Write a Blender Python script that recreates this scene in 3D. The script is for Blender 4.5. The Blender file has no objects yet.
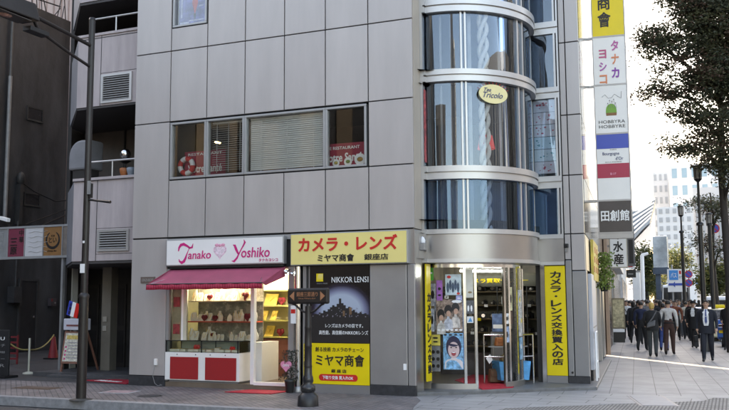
import bpy, bmesh, math, random
from mathutils import Vector, Matrix, Quaternion
SC = bpy.context.scene
COL = SC.collection
R = math.radians
rnd = random.Random(7)

# ------------------------------------------------------------------ camera
F_PX, PIT, ROL, YAW = 870.03, 0.1098, -0.0053, -0.3987
CAM = Vector((5.3036, -14.9325, 1.70))
FW = Vector((math.sin(YAW)*math.cos(PIT), math.cos(YAW)*math.cos(PIT), math.sin(PIT)))
RT = Vector((math.cos(YAW), -math.sin(YAW), 0)); UPV = RT.cross(FW)
R2 = RT*math.cos(ROL) + UPV*math.sin(ROL); U2 = UPV*math.cos(ROL) - RT*math.sin(ROL)
cd = bpy.data.cameras.new('camera'); cam = bpy.data.objects.new('camera', cd); COL.objects.link(cam)
cam.matrix_world = Matrix(((R2.x, U2.x, -FW.x, CAM.x), (R2.y, U2.y, -FW.y, CAM.y), (R2.z, U2.z, -FW.z, CAM.z), (0, 0, 0, 1)))
cd.lens = 36*F_PX/729; cd.sensor_width = 36; cd.clip_end = 3000; cd.clip_start = 0.1
SC.camera = cam

# ------------------------------------------------------------------ sky, sun, exposure
SUN_EL, SUN_AZ = R(36), R(-38)            # azimuth clockwise from +Y
w = bpy.data.worlds.new('World'); SC.world = w; w.use_nodes = True
nt = w.node_tree; sk = nt.nodes.new('ShaderNodeTexSky'); sk.sky_type = 'NISHITA'; sk.sun_disc = False
sk.sun_elevation = SUN_EL; sk.sun_rotation = SUN_AZ % (2*math.pi); sk.dust_density = 3.0; sk.air_density = 1.0; sk.ozone_density = 0.6
nt.links.new(sk.outputs[0], nt.nodes['Background'].inputs[0]); nt.nodes['Background'].inputs[1].default_value = 0.15
sl = bpy.data.lights.new('sun', 'SUN'); sun = bpy.data.objects.new('sun', sl); COL.objects.link(sun)
sl.energy = 3.0; sl.angle = R(0.5); sl.color = (1.0, 0.93, 0.82)
SDIR = Vector((math.sin(SUN_AZ)*math.cos(SUN_EL), math.cos(SUN_AZ)*math.cos(SUN_EL), math.sin(SUN_EL)))
sun.rotation_mode = 'QUATERNION'; sun.rotation_quaternion = SDIR.to_track_quat('Z', 'Y'); sun.location = (0, 0, 60)
vs = SC.view_settings; vs.view_transform = 'Standard'; vs.look = 'None'; vs.gamma = 1; vs.use_curve_mapping = False
vs.exposure = 2.66
vs.use_white_balance = True; vs.white_balance_temperature = 8600; vs.white_balance_tint = 12     # camera white balance set for open shade
SC.cycles.max_bounces = 8; SC.cycles.transparent_max_bounces = 16
SC.cycles.sample_clamp_indirect = 6

# ------------------------------------------------------------------ helpers
def ray(x, y): return FW + R2*((x-364.5)/F_PX) - U2*((y-205)/F_PX)
def atY(x, y, Y=0.0):
    d = ray(x, y); return CAM + d*((Y-CAM.y)/d.y)
def atX(x, y, X=0.0):
    d = ray(x, y); return CAM + d*((X-CAM.x)/d.x)
def atD(x, y, dep): return CAM + ray(x, y)*dep
def gnd(x, y, z=0.0):
    d = ray(x, y); return CAM + d*((z-CAM.z)/d.z)
V = Vector
TH = R(95.643)
SX = V((math.cos(TH), math.sin(TH), 0))        # along the avenue
SN = V((math.sin(TH), -math.cos(TH), 0))       # out of the avenue facade (to the right)
S0 = V((2.62, 2.75, 0))
def st(t, o=0.0, z=0.0): return S0 + SX*t + SN*o + V((0, 0, z))

class MB:
    def __init__(s): s.v = []; s.f = []; s.mi = []; s.sm = []; s.m = 0
    def add(s, vs, fs, smooth=False):
        b = len(s.v); s.v += [V(p) for p in vs]
        for f in fs: s.f.append([b+i for i in f]); s.mi.append(s.m); s.sm.append(smooth)
        return s
    def hexa(s, p):   # 8 points, bottom ring then top ring
        return s.add(p, [(3,2,1,0),(4,5,6,7),(0,1,5,4),(1,2,6,5),(2,3,7,6),(3,0,4,7)])
    def box(s, x0, x1, y0, y1, z0, z1):
        return s.hexa([(x0,y0,z0),(x1,y0,z0),(x1,y1,z0),(x0,y1,z0),(x0,y0,z1),(x1,y0,z1),(x1,y1,z1),(x0,y1,z1)])
    def slab(s, O, ux, uy, uz):   # corner O and three edge vectors
        O, ux, uy, uz = V(O), V(ux), V(uy), V(uz)
        if ux.cross(uy).dot(uz) < 0: O = O+uy; uy = -uy
        return s.hexa([O, O+ux, O+ux+uy, O+uy, O+uz, O+ux+uz, O+ux+uy+uz, O+uy+uz])
    def poly(s, pts, z0, z1):     # vertical prism of a plan polygon (counter-clockwise)
        n = len(pts)
        a = sum(pts[i][0]*pts[(i+1)%n][1]-pts[(i+1)%n][0]*pts[i][1] for i in range(n))
        if a < 0: pts = pts[::-1]
        v = [(p[0],p[1],z0) for p in pts]+[(p[0],p[1],z1) for p in pts]
        return s.add(v, [tuple(range(n))[::-1], tuple(range(n,2*n))]+[(i,(i+1)%n,n+(i+1)%n,n+i) for i in range(n)])
    def prism(s, pts, ext):       # planar 3-D polygon extruded by a vector
        n = len(pts); pts = [V(p) for p in pts]; ext = V(ext)
        nr = V((0,0,0))
        for i in range(n): nr += pts[i].cross(pts[(i+1)%n])
        if nr.dot(ext) < 0: pts = pts[::-1]
        return s.add(pts+[p+ext for p in pts], [tuple(range(n))[::-1], tuple(range(n,2*n))]+[(i,(i+1)%n,n+(i+1)%n,n+i) for i in range(n)])
    def cyl(s, p0, p1, r0, r1=None, n=12, caps=True):
        p0, p1 = V(p0), V(p1); r1 = r0 if r1 is None else r1
        d = (p1-p0).normalized(); a = d.orthogonal().normalized(); b = d.cross(a)
        vs = [p0+(a*math.cos(2*math.pi*i/n)+b*math.sin(2*math.pi*i/n))*r0 for i in range(n)] + [p1+(a*math.cos(2*math.pi*i/n)+b*math.sin(2*math.pi*i/n))*r1 for i in range(n)]
        s.add(vs, [(i,(i+1)%n,n+(i+1)%n,n+i) for i in range(n)], True)
        if caps: s.add(vs, [tuple(range(n))[::-1], tuple(range(n,2*n))])
        return s
    def tube(s, pts, r, n=8):
        pts = [V(p) for p in pts]; rs = r if isinstance(r, (list, tuple)) else [r]*len(pts)
        vs = []; a = None
        for i, p in enumerate(pts):
            d = (pts[min(i+1,len(pts)-1)]-pts[max(i-1,0)]).normalized()
            a = d.orthogonal().normalized() if a is None else (a-d*a.dot(d)).normalized()
            b = d.cross(a)
            vs += [p+(a*math.cos(2*math.pi*k/n)+b*math.sin(2*math.pi*k/n))*rs[i] for k in range(n)]
        m = len(pts)
        s.add(vs, [(i*n+k, i*n+(k+1)%n, (i+1)*n+(k+1)%n, (i+1)*n+k) for i in range(m-1) for k in range(n)], True)
        return s.add(vs, [tuple(range(n))[::-1], tuple(range((m-1)*n, m*n))])
    def lathe(s, base, prof, n=16, sx=1, sy=1):
        base = V(base); vs = []
        for r, z in prof: vs += [base+V((r*sx*math.cos(2*math.pi*k/n), r*sy*math.sin(2*math.pi*k/n), z)) for k in range(n)]
        m = len(prof)
        s.add(vs, [(i*n+k, i*n+(k+1)%n, (i+1)*n+(k+1)%n, (i+1)*n+k) for i in range(m-1) for k in range(n)], True)
        return s.add(vs, [tuple(range(n))[::-1], tuple(range((m-1)*n, m*n))])
    def ball(s, c, r, n=12, m=8):
        r = r if isinstance(r, (list, tuple)) else (r, r, r); c = V(c); vs = []
        for i in range(m+1):
            t = math.pi*i/m
            for k in range(n):
                q = 2*math.pi*k/n
                vs.append(c+V((r[0]*math.sin(t)*math.cos(q), r[1]*math.sin(t)*math.sin(q), -r[2]*math.cos(t))))
        return s.add(vs, [(i*n+k, i*n+(k+1)%n, (i+1)*n+(k+1)%n, (i+1)*n+k) for i in range(m) for k in range(n)], True)
    def build(s, name, mats, parent=None, bevel=0, local=False):
        me = bpy.data.meshes.new(name)
        M = MATS.get(parent) if parent is not None else None
        vs = s.v if (M is None or local) else [M @ p for p in s.v]
        me.from_pydata([tuple(p) for p in vs], [], s.f)
        for m in (mats if isinstance(mats, (list, tuple)) else [mats]): me.materials.append(m)
        me.polygons.foreach_set('material_index', s.mi); me.polygons.foreach_set('use_smooth', s.sm)
        o = bpy.data.objects.new(name, me); COL.objects.link(o)
        if parent is not None:
            o.parent = parent; MATS[o] = M if M is not None else Matrix.Identity(4)
        else: MATS[o] = Matrix.Identity(4)
        if bevel:
            b = o.modifiers.new('bevel', 'BEVEL'); b.width = bevel; b.segments = 2; b.limit_method = 'ANGLE'
        me.update()
        return o
MATS = {}      # object -> matrix from world to its frame, as authored
def tag(o, label=None, cat=None, group=None, kind=None):
    if label: o['label'] = label
    if cat: o['category'] = cat
    if group: o['group'] = group
    if kind: o['kind'] = kind
    return o
def thing(name, label, cat, loc=(0,0,0), rz=0, group=None):
    o = bpy.data.objects.new(name, None); COL.objects.link(o); o.empty_display_size = .2
    o.location = loc; o.rotation_euler = (0,0,rz)
    MATS[o] = (Matrix.Translation(V(loc)) @ Matrix.Rotation(rz, 4, 'Z')).inverted()
    return tag(o, label, cat, group)
def dup(o, loc=None, rz=None, label=None, parent=None, group=None, scale=None):
    c = o.copy(); COL.objects.link(c)
    if parent is not None: c.parent = parent
    if loc is not None: c.location = loc
    if rz is not None: c.rotation_euler = (0,0,rz)
    if scale is not None: c.scale = (scale, scale, scale)
    if label: c['label'] = label
    if group: c['group'] = group
    for ch in [x for x in o.children]: dup(ch, parent=c)
    return c

# ------------------------------------------------------------------ materials
def mat(name, col, rough=.6, metal=0, var=.12, scale=3.0, bump=0, emit=0, spec=None, bscale=None, aniso=0, coat=0, stretch=None):
    m = bpy.data.materials.new(name); m.use_nodes = True; n = m.node_tree; b = n.nodes['Principled BSDF']
    b.inputs['Roughness'].default_value = rough; b.inputs['Metallic'].default_value = metal
    if spec is not None: b.inputs['Specular IOR Level'].default_value = spec
    if coat: b.inputs['Coat Weight'].default_value = coat
    c = (*col, 1)
    b.inputs['Base Color'].default_value = c
    if var or bump:
        tc = n.nodes.new('ShaderNodeTexCoord'); nz = n.nodes.new('ShaderNodeTexNoise')
        nz.inputs['Scale'].default_value = scale; nz.inputs['Detail'].default_value = 6; nz.inputs['Roughness'].default_value = .62
        if stretch:
            mp = n.nodes.new('ShaderNodeMapping'); mp.inputs['Scale'].default_value = stretch; n.links.new(tc.outputs['Object'], mp.inputs[0]); n.links.new(mp.outputs[0], nz.inputs['Vector'])
        else: n.links.new(tc.outputs['Object'], nz.inputs['Vector'])
        if var:
            rp = n.nodes.new('ShaderNodeValToRGB'); rp.color_ramp.elements[0].position = .3; rp.color_ramp.elements[1].position = .7
            rp.color_ramp.elements[0].color = tuple(x*(1-var) for x in col)+(1,); rp.color_ramp.elements[1].color = tuple(min(1, x*(1+var)) for x in col)+(1,)
            n.links.new(nz.outputs['Fac'], rp.inputs['Fac']); n.links.new(rp.outputs[0], b.inputs['Base Color'])
            mr = n.nodes.new('ShaderNodeMapRange'); mr.inputs['To Min'].default_value = max(.02, rough*(1-var)); mr.inputs['To Max'].default_value = min(1, rough*(1+var))
            n.links.new(nz.outputs['Fac'], mr.inputs['Value']); n.links.new(mr.outputs[0], b.inputs['Roughness'])
        if bump:
            bp = n.nodes.new('ShaderNodeBump'); bp.inputs['Strength'].default_value = bump; bp.inputs['Distance'].default_value = .02
            nb = nz
            if bscale:
                nb = n.nodes.new('ShaderNodeTexNoise'); nb.inputs['Scale'].default_value = bscale; nb.inputs['Detail'].default_value = 3
                n.links.new(tc.outputs['Object'], nb.inputs['Vector'])
            n.links.new(nb.outputs['Fac'], bp.inputs['Height']); n.links.new(bp.outputs[0], b.inputs['Normal'])
    if emit:
        b.inputs['Emission Color'].default_value = c; b.inputs['Emission Strength'].default_value = emit
    return m
def glass(name, tint=(.9,.95,.95), refl=.12, rough=.0, wave=0, wscale=(1,1,1), coat=(1,1,1)):
    m = bpy.data.materials.new(name); m.use_nodes = True; n = m.node_tree; n.nodes.clear()
    out = n.nodes.new('ShaderNodeOutputMaterial'); mx = n.nodes.new('ShaderNodeMixShader')
    tr = n.nodes.new('ShaderNodeBsdfTransparent'); gl = n.nodes.new('ShaderNodeBsdfGlossy'); lw = n.nodes.new('ShaderNodeFresnel')
    tr.inputs[0].default_value = (*tint, 1); gl.inputs['Roughness'].default_value = rough; gl.inputs[0].default_value = (*coat, 1); lw.inputs['IOR'].default_value = 1.5
    ad = n.nodes.new('ShaderNodeMath'); ad.operation = 'ADD'; ad.use_clamp = True; ad.inputs[1].default_value = refl
    n.links.new(lw.outputs[0], ad.inputs[0]); n.links.new(ad.outputs[0], mx.inputs[0])
    n.links.new(tr.outputs[0], mx.inputs[1]); n.links.new(gl.outputs[0], mx.inputs[2]); n.links.new(mx.outputs[0], out.inputs[0])
    if wave:
        tc = n.nodes.new('ShaderNodeTexCoord'); mp = n.nodes.new('ShaderNodeMapping'); mp.inputs['Scale'].default_value = wscale
        nz = n.nodes.new('ShaderNodeTexNoise'); nz.inputs['Scale'].default_value = 1.2; nz.inputs['Detail'].default_value = 1
        bp = n.nodes.new('ShaderNodeBump'); bp.inputs['Strength'].default_value = wave; bp.inputs['Distance'].default_value = .05
        n.links.new(tc.outputs['Object'], mp.inputs[0]); n.links.new(mp.outputs[0], nz.inputs[0]); n.links.new(nz.outputs['Fac'], bp.inputs['Height'])
        n.links.new(bp.outputs[0], gl.inputs['Normal'])
    return m
def brickmat(name, c1, c2, mortar, bw, bh, msize, offset=.5, rot=0, rough=.75, bump=.4, var=.35, bias=0):
    m = bpy.data.materials.new(name); m.use_nodes = True; n = m.node_tree; b = n.nodes['Principled BSDF']
    tc = n.nodes.new('ShaderNodeTexCoord'); mp = n.nodes.new('ShaderNodeMapping'); mp.inputs['Rotation'].default_value = (0,0,rot)
    br = n.nodes.new('ShaderNodeTexBrick'); br.inputs['Scale'].default_value = 1; br.offset = offset; br.squash = 1
    br.inputs['Brick Width'].default_value = bw; br.inputs['Row Height'].default_value = bh; br.inputs['Mortar Size'].default_value = msize
    br.inputs['Bias'].default_value = bias
    br.inputs['Color1'].default_value = (*c1,1); br.inputs['Color2'].default_value = (*c2,1); br.inputs['Mortar'].default_value = (*mortar,1)
    nz = n.nodes.new('ShaderNodeTexNoise'); nz.inputs['Scale'].default_value = 2.2; nz.inputs['Detail'].default_value = 8; nz.inputs['Roughness'].default_value = .7
    mr = n.nodes.new('ShaderNodeMapRange'); mr.inputs['From Min'].default_value = .3; mr.inputs['From Max'].default_value = .7
    mr.inputs['To Min'].default_value = 1-var; mr.inputs['To Max'].default_value = 1+var*.5
    mx = n.nodes.new('ShaderNodeMix'); mx.data_type = 'RGBA'; mx.blend_type = 'MULTIPLY'; mx.inputs['Factor'].default_value = 1
    n.links.new(tc.outputs['Object'], mp.inputs[0]); n.links.new(mp.outputs[0], br.inputs[0]); n.links.new(tc.outputs['Object'], nz.inputs[0])
    nz.inputs['Scale'].default_value = 1.3; n.links.new(nz.outputs['Fac'], mr.inputs[0]); n.links.new(br.outputs['Color'], mx.inputs['A']); n.links.new(mr.outputs[0], mx.inputs['B'])
    n.links.new(mx.outputs['Result'], b.inputs['Base Color']); b.inputs['Roughness'].default_value = rough
    bp = n.nodes.new('ShaderNodeBump'); bp.inputs['Strength'].default_value = bump; bp.inputs['Distance'].default_value = .004; bp.invert = True
    n.links.new(br.outputs['Fac'], bp.inputs['Height']); n.links.new(bp.outputs[0], b.inputs['Normal'])
    return m

PANELS = [mat('aluminium_panel', c, .40, .25, .07, 1.0, bump=.02, bscale=1.5, stretch=(2.5,2.5,.45)) for c in ((.436,.402,.388),(.420,.386,.373),(.452,.418,.403))]; PANEL = PANELS[0]
JOINT = mat('dark_joint', (.02,.02,.02), .8, 0, 0)
BOUNCE_WARM = mat('bounce_tinted_return', (.47,.41,.34), .5, .1, .05, 1.5)  # warm light bounced off the avenue, mixed into the panel colour
STEEL = mat('brushed_steel', (.40,.39,.39), .32, .9, .06, 1.2, bump=.02, bscale=1.5)
STEELD = mat('dark_steel', (.30,.30,.305), .36, .6, .08, 1.2)
CHROME = mat('chrome', (.72,.72,.72), .14, 1, .1, 3)
ALU = mat('white_aluminium', (.52,.51,.50), .35, .55, .06, 2)
FRAME = mat('window_frame_grey', (.36,.36,.36), .4, .5, .05, 2)
BLACK = mat('black_paint', (.012,.012,.013), .4, 0, .2, 4)
POSTB = mat('post_brown_black', (.022,.018,.017), .38, .2, .25, 5)
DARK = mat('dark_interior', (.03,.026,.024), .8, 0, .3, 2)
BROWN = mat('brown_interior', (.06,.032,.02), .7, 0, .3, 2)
WHITE = mat('white_paint', (.78,.77,.75), .45, 0, .05, 2)
SIGNW = mat('sign_white', (.80,.79,.77), .35, 0, .03, 1.5)
SIGNY = mat('sign_pale_yellow', (.80,.66,.24), .4, 0, .04, 1.5)
YEL = mat('sign_yellow', (.80,.60,.01), .4, 0, .05, 2)
RED = mat('sign_red', (.62,.02,.015), .45, 0, .08, 2)
PINK = mat('letter_magenta', (.62,.012,.18), .5, 0, .05, 2)
LPINK = mat('pale_pink', (.75,.33,.45), .5, 0, .1, 6)
INK = mat('letter_black', (.015,.012,.012), .5, 0, .1, 5)
LWHITE = mat('letter_white', (.8,.8,.8), .5, 0, .04, 5)
PURPLE = mat('letter_purple', (.26,.05,.36), .5, 0, .08, 5)
ORANGE = mat('letter_orange', (.75,.25,.12), .5, 0, .08, 5)
AWN = mat('awning_crimson', (.36,.065,.115), .7, 0, .14, 3, bump=.05, bscale=5)
AWNV = mat('awning_valance_red', (.40,.018,.05), .65, 0, .08, 4)
REDP = mat('red_felt_panel', (.34,.012,.014), .75, 0, .25, 60)
MATRED = mat('red_mat', (.38,.010,.028), .9, 0, .2, 30, bump=.2, bscale=90)
CREAM = mat('cream_velvet', (.78,.72,.58), .8, 0, .1, 8)
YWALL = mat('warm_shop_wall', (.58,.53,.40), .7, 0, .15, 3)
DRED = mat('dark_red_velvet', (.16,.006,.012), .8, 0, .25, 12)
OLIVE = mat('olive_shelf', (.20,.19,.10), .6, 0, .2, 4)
TUBE = mat('fluorescent_tube', (.74,.88,1.0), .5, 0, 0, emit=22)
WARMT = mat('warm_lamp', (1,.84,.55), .5, 0, 0, emit=12); SHOPT = mat('shop_strip_light', (.92,.92,.86), .5, 0, 0, emit=42)
STONE = mat('plinth_stone', (.035,.036,.04), .35, 0, .3, 12)
GLS = glass('window_glass', (.95,.96,.95), -.02)
GLSHOP = glass('shop_glass', (.96,.97,.96), -.025)
GLBAY = glass('bay_glass', (.90,.92,.94), .03, 0, .22, (3,3,.10), (.74,.86,1.0))  # blue of the reflected sky is put into the glossy tint
GLSPAN = glass('spandrel_glass', (.72,.78,.86), .02, 0, .12, (2.2,2.2,.15), (.55,.75,1.0))  # reflected sky blue tinted in here too
BLIND = mat('venetian_blind', (.80,.80,.79), .5, .1, .05, 3)
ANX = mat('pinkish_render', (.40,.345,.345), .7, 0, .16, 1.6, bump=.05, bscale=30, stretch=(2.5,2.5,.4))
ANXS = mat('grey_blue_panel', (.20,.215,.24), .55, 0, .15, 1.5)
DKWALL = mat('dark_wall', (.040,.042,.046), .85, 0, .75, .8, bump=.4, bscale=6, stretch=(1.2,1.2,.4))  # near-black wall with strong random mottling
SIDING = mat('pinkish_siding', (.42,.33,.31), .7, 0, .15, 1)
PIPE = mat('grey_pipe', (.26,.26,.26), .5, .2, .15, 4)
ASPH = mat('asphalt', (.05,.05,.052), .9, 0, .25, 5, bump=.4, bscale=120)
ALLEY = mat('alley_asphalt', (.045,.045,.048), .8, 0, .45, 1.4, bump=.3, bscale=40)
KERB = mat('kerb_stone', (.22,.225,.235), .8, 0, .25, 9, bump=.3, bscale=60)
BRICK = brickmat('paving_brick', (.20,.172,.168), (.145,.134,.135), (.06,.058,.058), .2, .1, .006, .5, R(45), .8, .5, .5)
SLABM = brickmat('paving_slab', (.272,.270,.272), (.238,.236,.238), (.075,.075,.08), .82, .41, .007, 0.0, -(TH-R(90))-R(90), .6, .35, .30)
BANDM = brickmat('border_slab', (.285,.283,.285), (.255,.253,.255), (.07,.07,.07), .8, .42, .008, .3, 0, .6, .35, .2)
TACT = brickmat('tactile_tile', (.25,.235,.22), (.21,.20,.19), (.09,.085,.08), .30, .055, .012, 0, R(90), .8, 1, .25)
SKIN = mat('skin', (.50,.30,.21), .55, 0, .08, 20)
HAIRB = mat('black_hair', (.012,.010,.009), .5, 0, .4, 60, bump=.4, bscale=120)
HAIRY = mat('blond_hair', (.52,.34,.10), .5, 0, .35, 60, bump=.4, bscale=120)
SHOE = mat('black_shoe', (.012,.011,.011), .35, 0, .2, 8)
def cloth(n, c): return mat(n, c, .85, 0, .22, 14, bump=.25, bscale=9)

def glyphs(s, slant=0):
    cu = bpy.data.curves.new('t', 'FONT'); cu.body = s; cu.size = 1; cu.shear = slant; cu.resolution_u = 3; cu.extrude = .001
    o = bpy.data.objects.new('t', cu); COL.objects.link(o); bpy.context.view_layer.update()
    me = bpy.data.meshes.new_from_object(o.evaluated_get(bpy.context.evaluated_depsgraph_get()))
    bpy.data.objects.remove(o); bpy.data.curves.remove(cu)
    vs = [v.co.copy() for v in me.vertices]; fs = [list(p.vertices) for p in me.polygons]; bpy.data.meshes.remove(me)
    return vs, fs
def strokes(bold):      # a bold face: the outline set down several times a hair apart
    return [(0,0)] if bold <= 0 else [(0,0),(-bold,0),(bold,0),(0,-bold),(0,bold),(-bold*.7,bold*.7),(bold*.7,bold*.7),(-bold*.7,-bold*.7),(bold*.7,-bold*.7)]
def tq(s, O, ux, n, w, h, m, parent, bold=0.0, name='lettering', slant=0, out=.004, depth=.002):
    """lettering of the string s fitted into a w x h box whose lower-left corner is O, on a face with outward normal n"""
    vs, fs = glyphs(s, slant)
    if not vs: return None
    x0, x1, y0, y1 = min(v.x for v in vs)-bold, max(v.x for v in vs)+bold, min(v.y for v in vs)-bold, max(v.y for v in vs)+bold
    kx = w/max(1e-6, x1-x0); ky = h/max(1e-6, y1-y0)
    ux = V(ux).normalized(); n = V(n).normalized(); uz = n.cross(ux).normalized(); O = V(O)
    mb = MB()
    for i, (dx, dy) in enumerate(strokes(bold)):
        mb.add([O + ux*((v.x+dx-x0)*kx) + uz*((v.y+dy-y0)*ky) + n*(out+i*.0003+(depth if v.z > 0 else 0)) for v in vs], fs)
    return mb.build(name, m, parent)
def tvert(s, O, ux, n, w, h, m, parent, bold=0.0, gap=.12, name='lettering'):
    """upright characters one below the other in the w x h box with lower-left corner O; all in one mesh"""
    ux = V(ux).normalized(); n = V(n).normalized(); uz = n.cross(ux).normalized(); O = V(O); ch = h/len(s)
    big = MB()
    for i, c in enumerate(s):
        vs, fs = glyphs(c)
        x0, x1, y0, y1 = min(v.x for v in vs), max(v.x for v in vs), min(v.y for v in vs), max(v.y for v in vs)
        if c in '・ー一': kx = w*.9; ky = ch*.9
        else: kx = w/(x1-x0+2*bold); ky = ch*(1-gap)/(y1-y0+2*bold)
        cx = (x0+x1)/2; cy = (y0+y1)/2; C0 = O + ux*(w/2) + uz*(h-ch*(i+.5))
        for j, (dx, dy) in enumerate(strokes(bold)):
            big.add([C0+ux*((v.x+dx-cx)*kx)+uz*((v.y+dy-cy)*ky)+n*(.004+j*.0003+(.002 if v.z > 0 else 0)) for v in vs], fs)
    return big.build(name, m, parent)
Z = V((0,0,1)); XV = V((1,0,0)); NF = V((0,-1,0))       # front facade: right, outward normal
def fr(px0, py0, px1, py1, Y=0.0):
    """x0,x1,z0,z1 on the plane Y from two opposite picture corners of a rectangle on the front facade"""
    a, b = atY(px0, py0, Y), atY(px1, py1, Y); return min(a.x,b.x), max(a.x,b.x), min(a.z,b.z), max(a.z,b.z)

# ================================================================== SETTING: ground
def struct(name, mb, m, **k): return tag(mb.build(name, m, **k), kind='structure')
struct('ground', MB().add([(-700,-700,-.16),(700,-700,-.16),(700,900,-.16),(-700,900,-.16)], [(0,1,2,3)]), ASPH)
struct('alley_ground', MB().box(-40, -8.0, .02, 40, -.15, -.004).box(-8.0, -5.9, .02, 8, -.15, -.006), ALLEY)
struct('brick_pavement', MB().poly([(-40,-2.45),(.78,-2.45),(.48,-1.49),(.28,-.58),(-.02,.02),(-40,.02)], -.15, 0), BRICK)
struct('kerb', MB().box(-40, 1.2, -2.65, -2.452, -.15, .006), KERB)
struct('avenue_pavement', MB().poly([(.782,-2.45),(1.2,-6),(6.6,-6),st(7,3.9)[:2],st(140,3.9)[:2],st(140,-.3)[:2],st(0,-.3)[:2],(.0,.35),(-.02,.022),(.283,-.58),(.483,-1.49)], -.15, -.001), SLABM)
struct('avenue_kerb', MB().slab(st(7.5,3.9,-.15), SX*132, SN*.18, (0,0,.155)), KERB)
# border of large slabs along the crossing and tactile paving
struct('border_paving', MB().poly([(.52,-1.5),(.34,-.62),(.9,.05),(1.95,.95),(2.95,1.6),(4.6,1.62),(4.75,.92),(3.25,-.1),(1.6,-1.6)], -.1, .003), BANDM)
struct('tactile_paving', MB().poly([(3.2,-.22),(1.9,-1.15),(1.6,-3.2),(6,-3.2),(6.2,1.5),(4.9,1.52),(4.75,.95),(4.3,.62)], -.1, .0045), TACT)
# chamfered shop step
CC = V((.12, 2.15, 0)); RB = 1.60
def arc(r, a0, a1, n, z=0): return [CC+V((r*math.cos(R(a0+(a1-a0)*i/n)), r*math.sin(R(a0+(a1-a0)*i/n)), z)) for i in range(n+1)]
stp = [(.0,.03),(.5,.38),(.95,.72),(1.5,1.2),(1.96,1.62),(2.45,1.98),(2.84,2.2)]
struct('shop_step', MB().poly(stp+[tuple(st(7.5,.22)[:2]), tuple(st(7.5,-3)[:2]), (-.5,3)], -.1, .06), mat('step_stone', (.13,.13,.13), .55, 0, .3, 5), bevel=.012)
# inspection covers and plates in the pavement
def cover(name, c, ux, w_, d_, m, m2, label, z=.006):
    ux = V(ux).normalized(); uy = Z.cross(ux); t = thing(name, label, 'manhole cover', c)
    MB().slab(V(c)-ux*w_/2-uy*d_/2+Z*(z-.02), ux*w_, uy*d_, (0,0,.02)).build('frame', m, t)
    MB().slab(V(c)-ux*(w_/2-.05)-uy*(d_/2-.05)+Z*(z-.02), ux*(w_-.1), uy*(d_-.1), (0,0,.0245)).build('lid', m2, t)
BRN = mat('rusty_iron', (.12,.075,.05), .7, .3, .4, 9); IRON = mat('dark_iron', (.05,.05,.055), .6, .5, .4, 12)
cover('manhole_cover', gnd(37,388), (1,0,0), .95, .42, BRN, mat('iron_lid', (.10,.07,.055), .7, .2, .4, 14), 'rusty brown rectangular cover in the brick pavement at the left edge')
cover('manhole_cover', gnd(652,401), (1,.25,0), .62, 1.5, mat('cover_frame', (.16,.16,.18), .5, .3, .2, 9), mat('slab_lid', (.255,.255,.265), .6, 0, .15, 5), 'large slab-filled rectangular inspection cover in the grey corner paving')
cover('manhole_cover', gnd(120,392), (1,.15,0), .62, .5, mat('pale_plate', (.35,.36,.38), .6, 0, .2, 10), mat('pale_plate_red', (.36,.25,.25), .6, 0, .45, 9), 'pale plate with a faded red centre in the brick pavement beside the lamp post')
t = thing('manhole_cover', 'small dark round cover in the brick pavement left of the jewellery counter', 'manhole cover', gnd(150,396))
MB().lathe(gnd(150,396), [(.2,-.02),(.2,.006),(.17,.009)], 20).build('lid', IRON, t); MB().lathe(gnd(150,396), [(.23,-.02),(.23,.004)], 20).build('frame', BLACK, t)
tag(MB().slab(st(24,1.0,-.02), SX*.35, SN*.9, (0,0,.026)).build('drain_grate', IRON), 'dark drain grate in the avenue pavement behind the walkers', 'drain')

# ================================================================== SETTING: the corner building
bld = thing('corner_building', 'silver panelled corner building with a round glass bay over a camera shop', 'building', (0,0,0))
z0, z4, z3, z2, z1 = 0.0, 3.018, 4.209, 5.450, 6.967
PW = .9; xs = [-6.3+PW*i for i in range(8)]
G_ = .011
clad = MB()
def pan(x0, x1, za, zb): clad.m = rnd.choices((0,1,2),(5,3,2))[0]; clad.box(x0+G_, x1-G_, 0, .05, za+G_, zb-G_)
for i in range(7):
    x0, x1 = xs[i], xs[i+1]
    if i == 0: pan(x0, x1, z4, z2); pan(x0, x1, .2, z4-.01)
    else: pan(x0, x1, z4, z3)
    if i == 6: pan(x0, x1, z3, z2)
    pan(x0, x1, z2, z1)
    if i == 1: pan(x0, x1, z1, 7.46)
    else: pan(x0, x1, z1, 9.6)
    pan(x0, x1, 9.6, 11.5)
clad.build('cladding', PANELS, bld, bevel=.004)
bk = MB()
WX0, WX1 = xs[1], xs[6]
bk.box(-6.3, -.05, .045, .20, z4-.65, z3)                   # behind the sill row
bk.box(-6.3, WX0, .045, .20, z3, z2); bk.box(WX1, -.05, .045, .20, z3, z2)
bk.box(-6.3, -.05, .045, .20, z2, 7.46)
bk.box(-6.3, xs[1], .045, .20, 7.46, 9.0); bk.box(xs[2], -.05, .045, .20, 7.46, 9.0); bk.box(-6.3, -.05, .045, .2, 9.0, 11.4)
bk.box(-6.3, xs[1]+.02, .045, .20, 0, z4-.65); bk.box(-2.50, -2.28, .1, .3, 0, z4-.65)
bk.build('joint_backing', JOINT, bld)
sunh = V((SDIR.x, SDIR.y, 0)).normalized(); eB = st(9.9)+sunh*12.9  # unseen rear end cut parallel to the sun, shaping the pavement light streak
up = [(-6.3,.2),(0,.2),(2.6,2.9),tuple(st(9.9)[:2]), (eB.x, eB.y)]
MB().poly(up, 11.4, 30).build('upper_storeys', PANEL, bld)
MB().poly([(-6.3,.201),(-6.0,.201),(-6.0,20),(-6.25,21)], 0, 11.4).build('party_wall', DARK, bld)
MB().poly([tuple(st(9.7)[:2]),tuple(st(9.9)[:2]),(eB.x,eB.y),(eB.x,eB.y-.4)], 0, 11.4).build('rear_wall', DARK, bld)  # unseen wall, slanted along the sun to leave room for the streak
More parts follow.
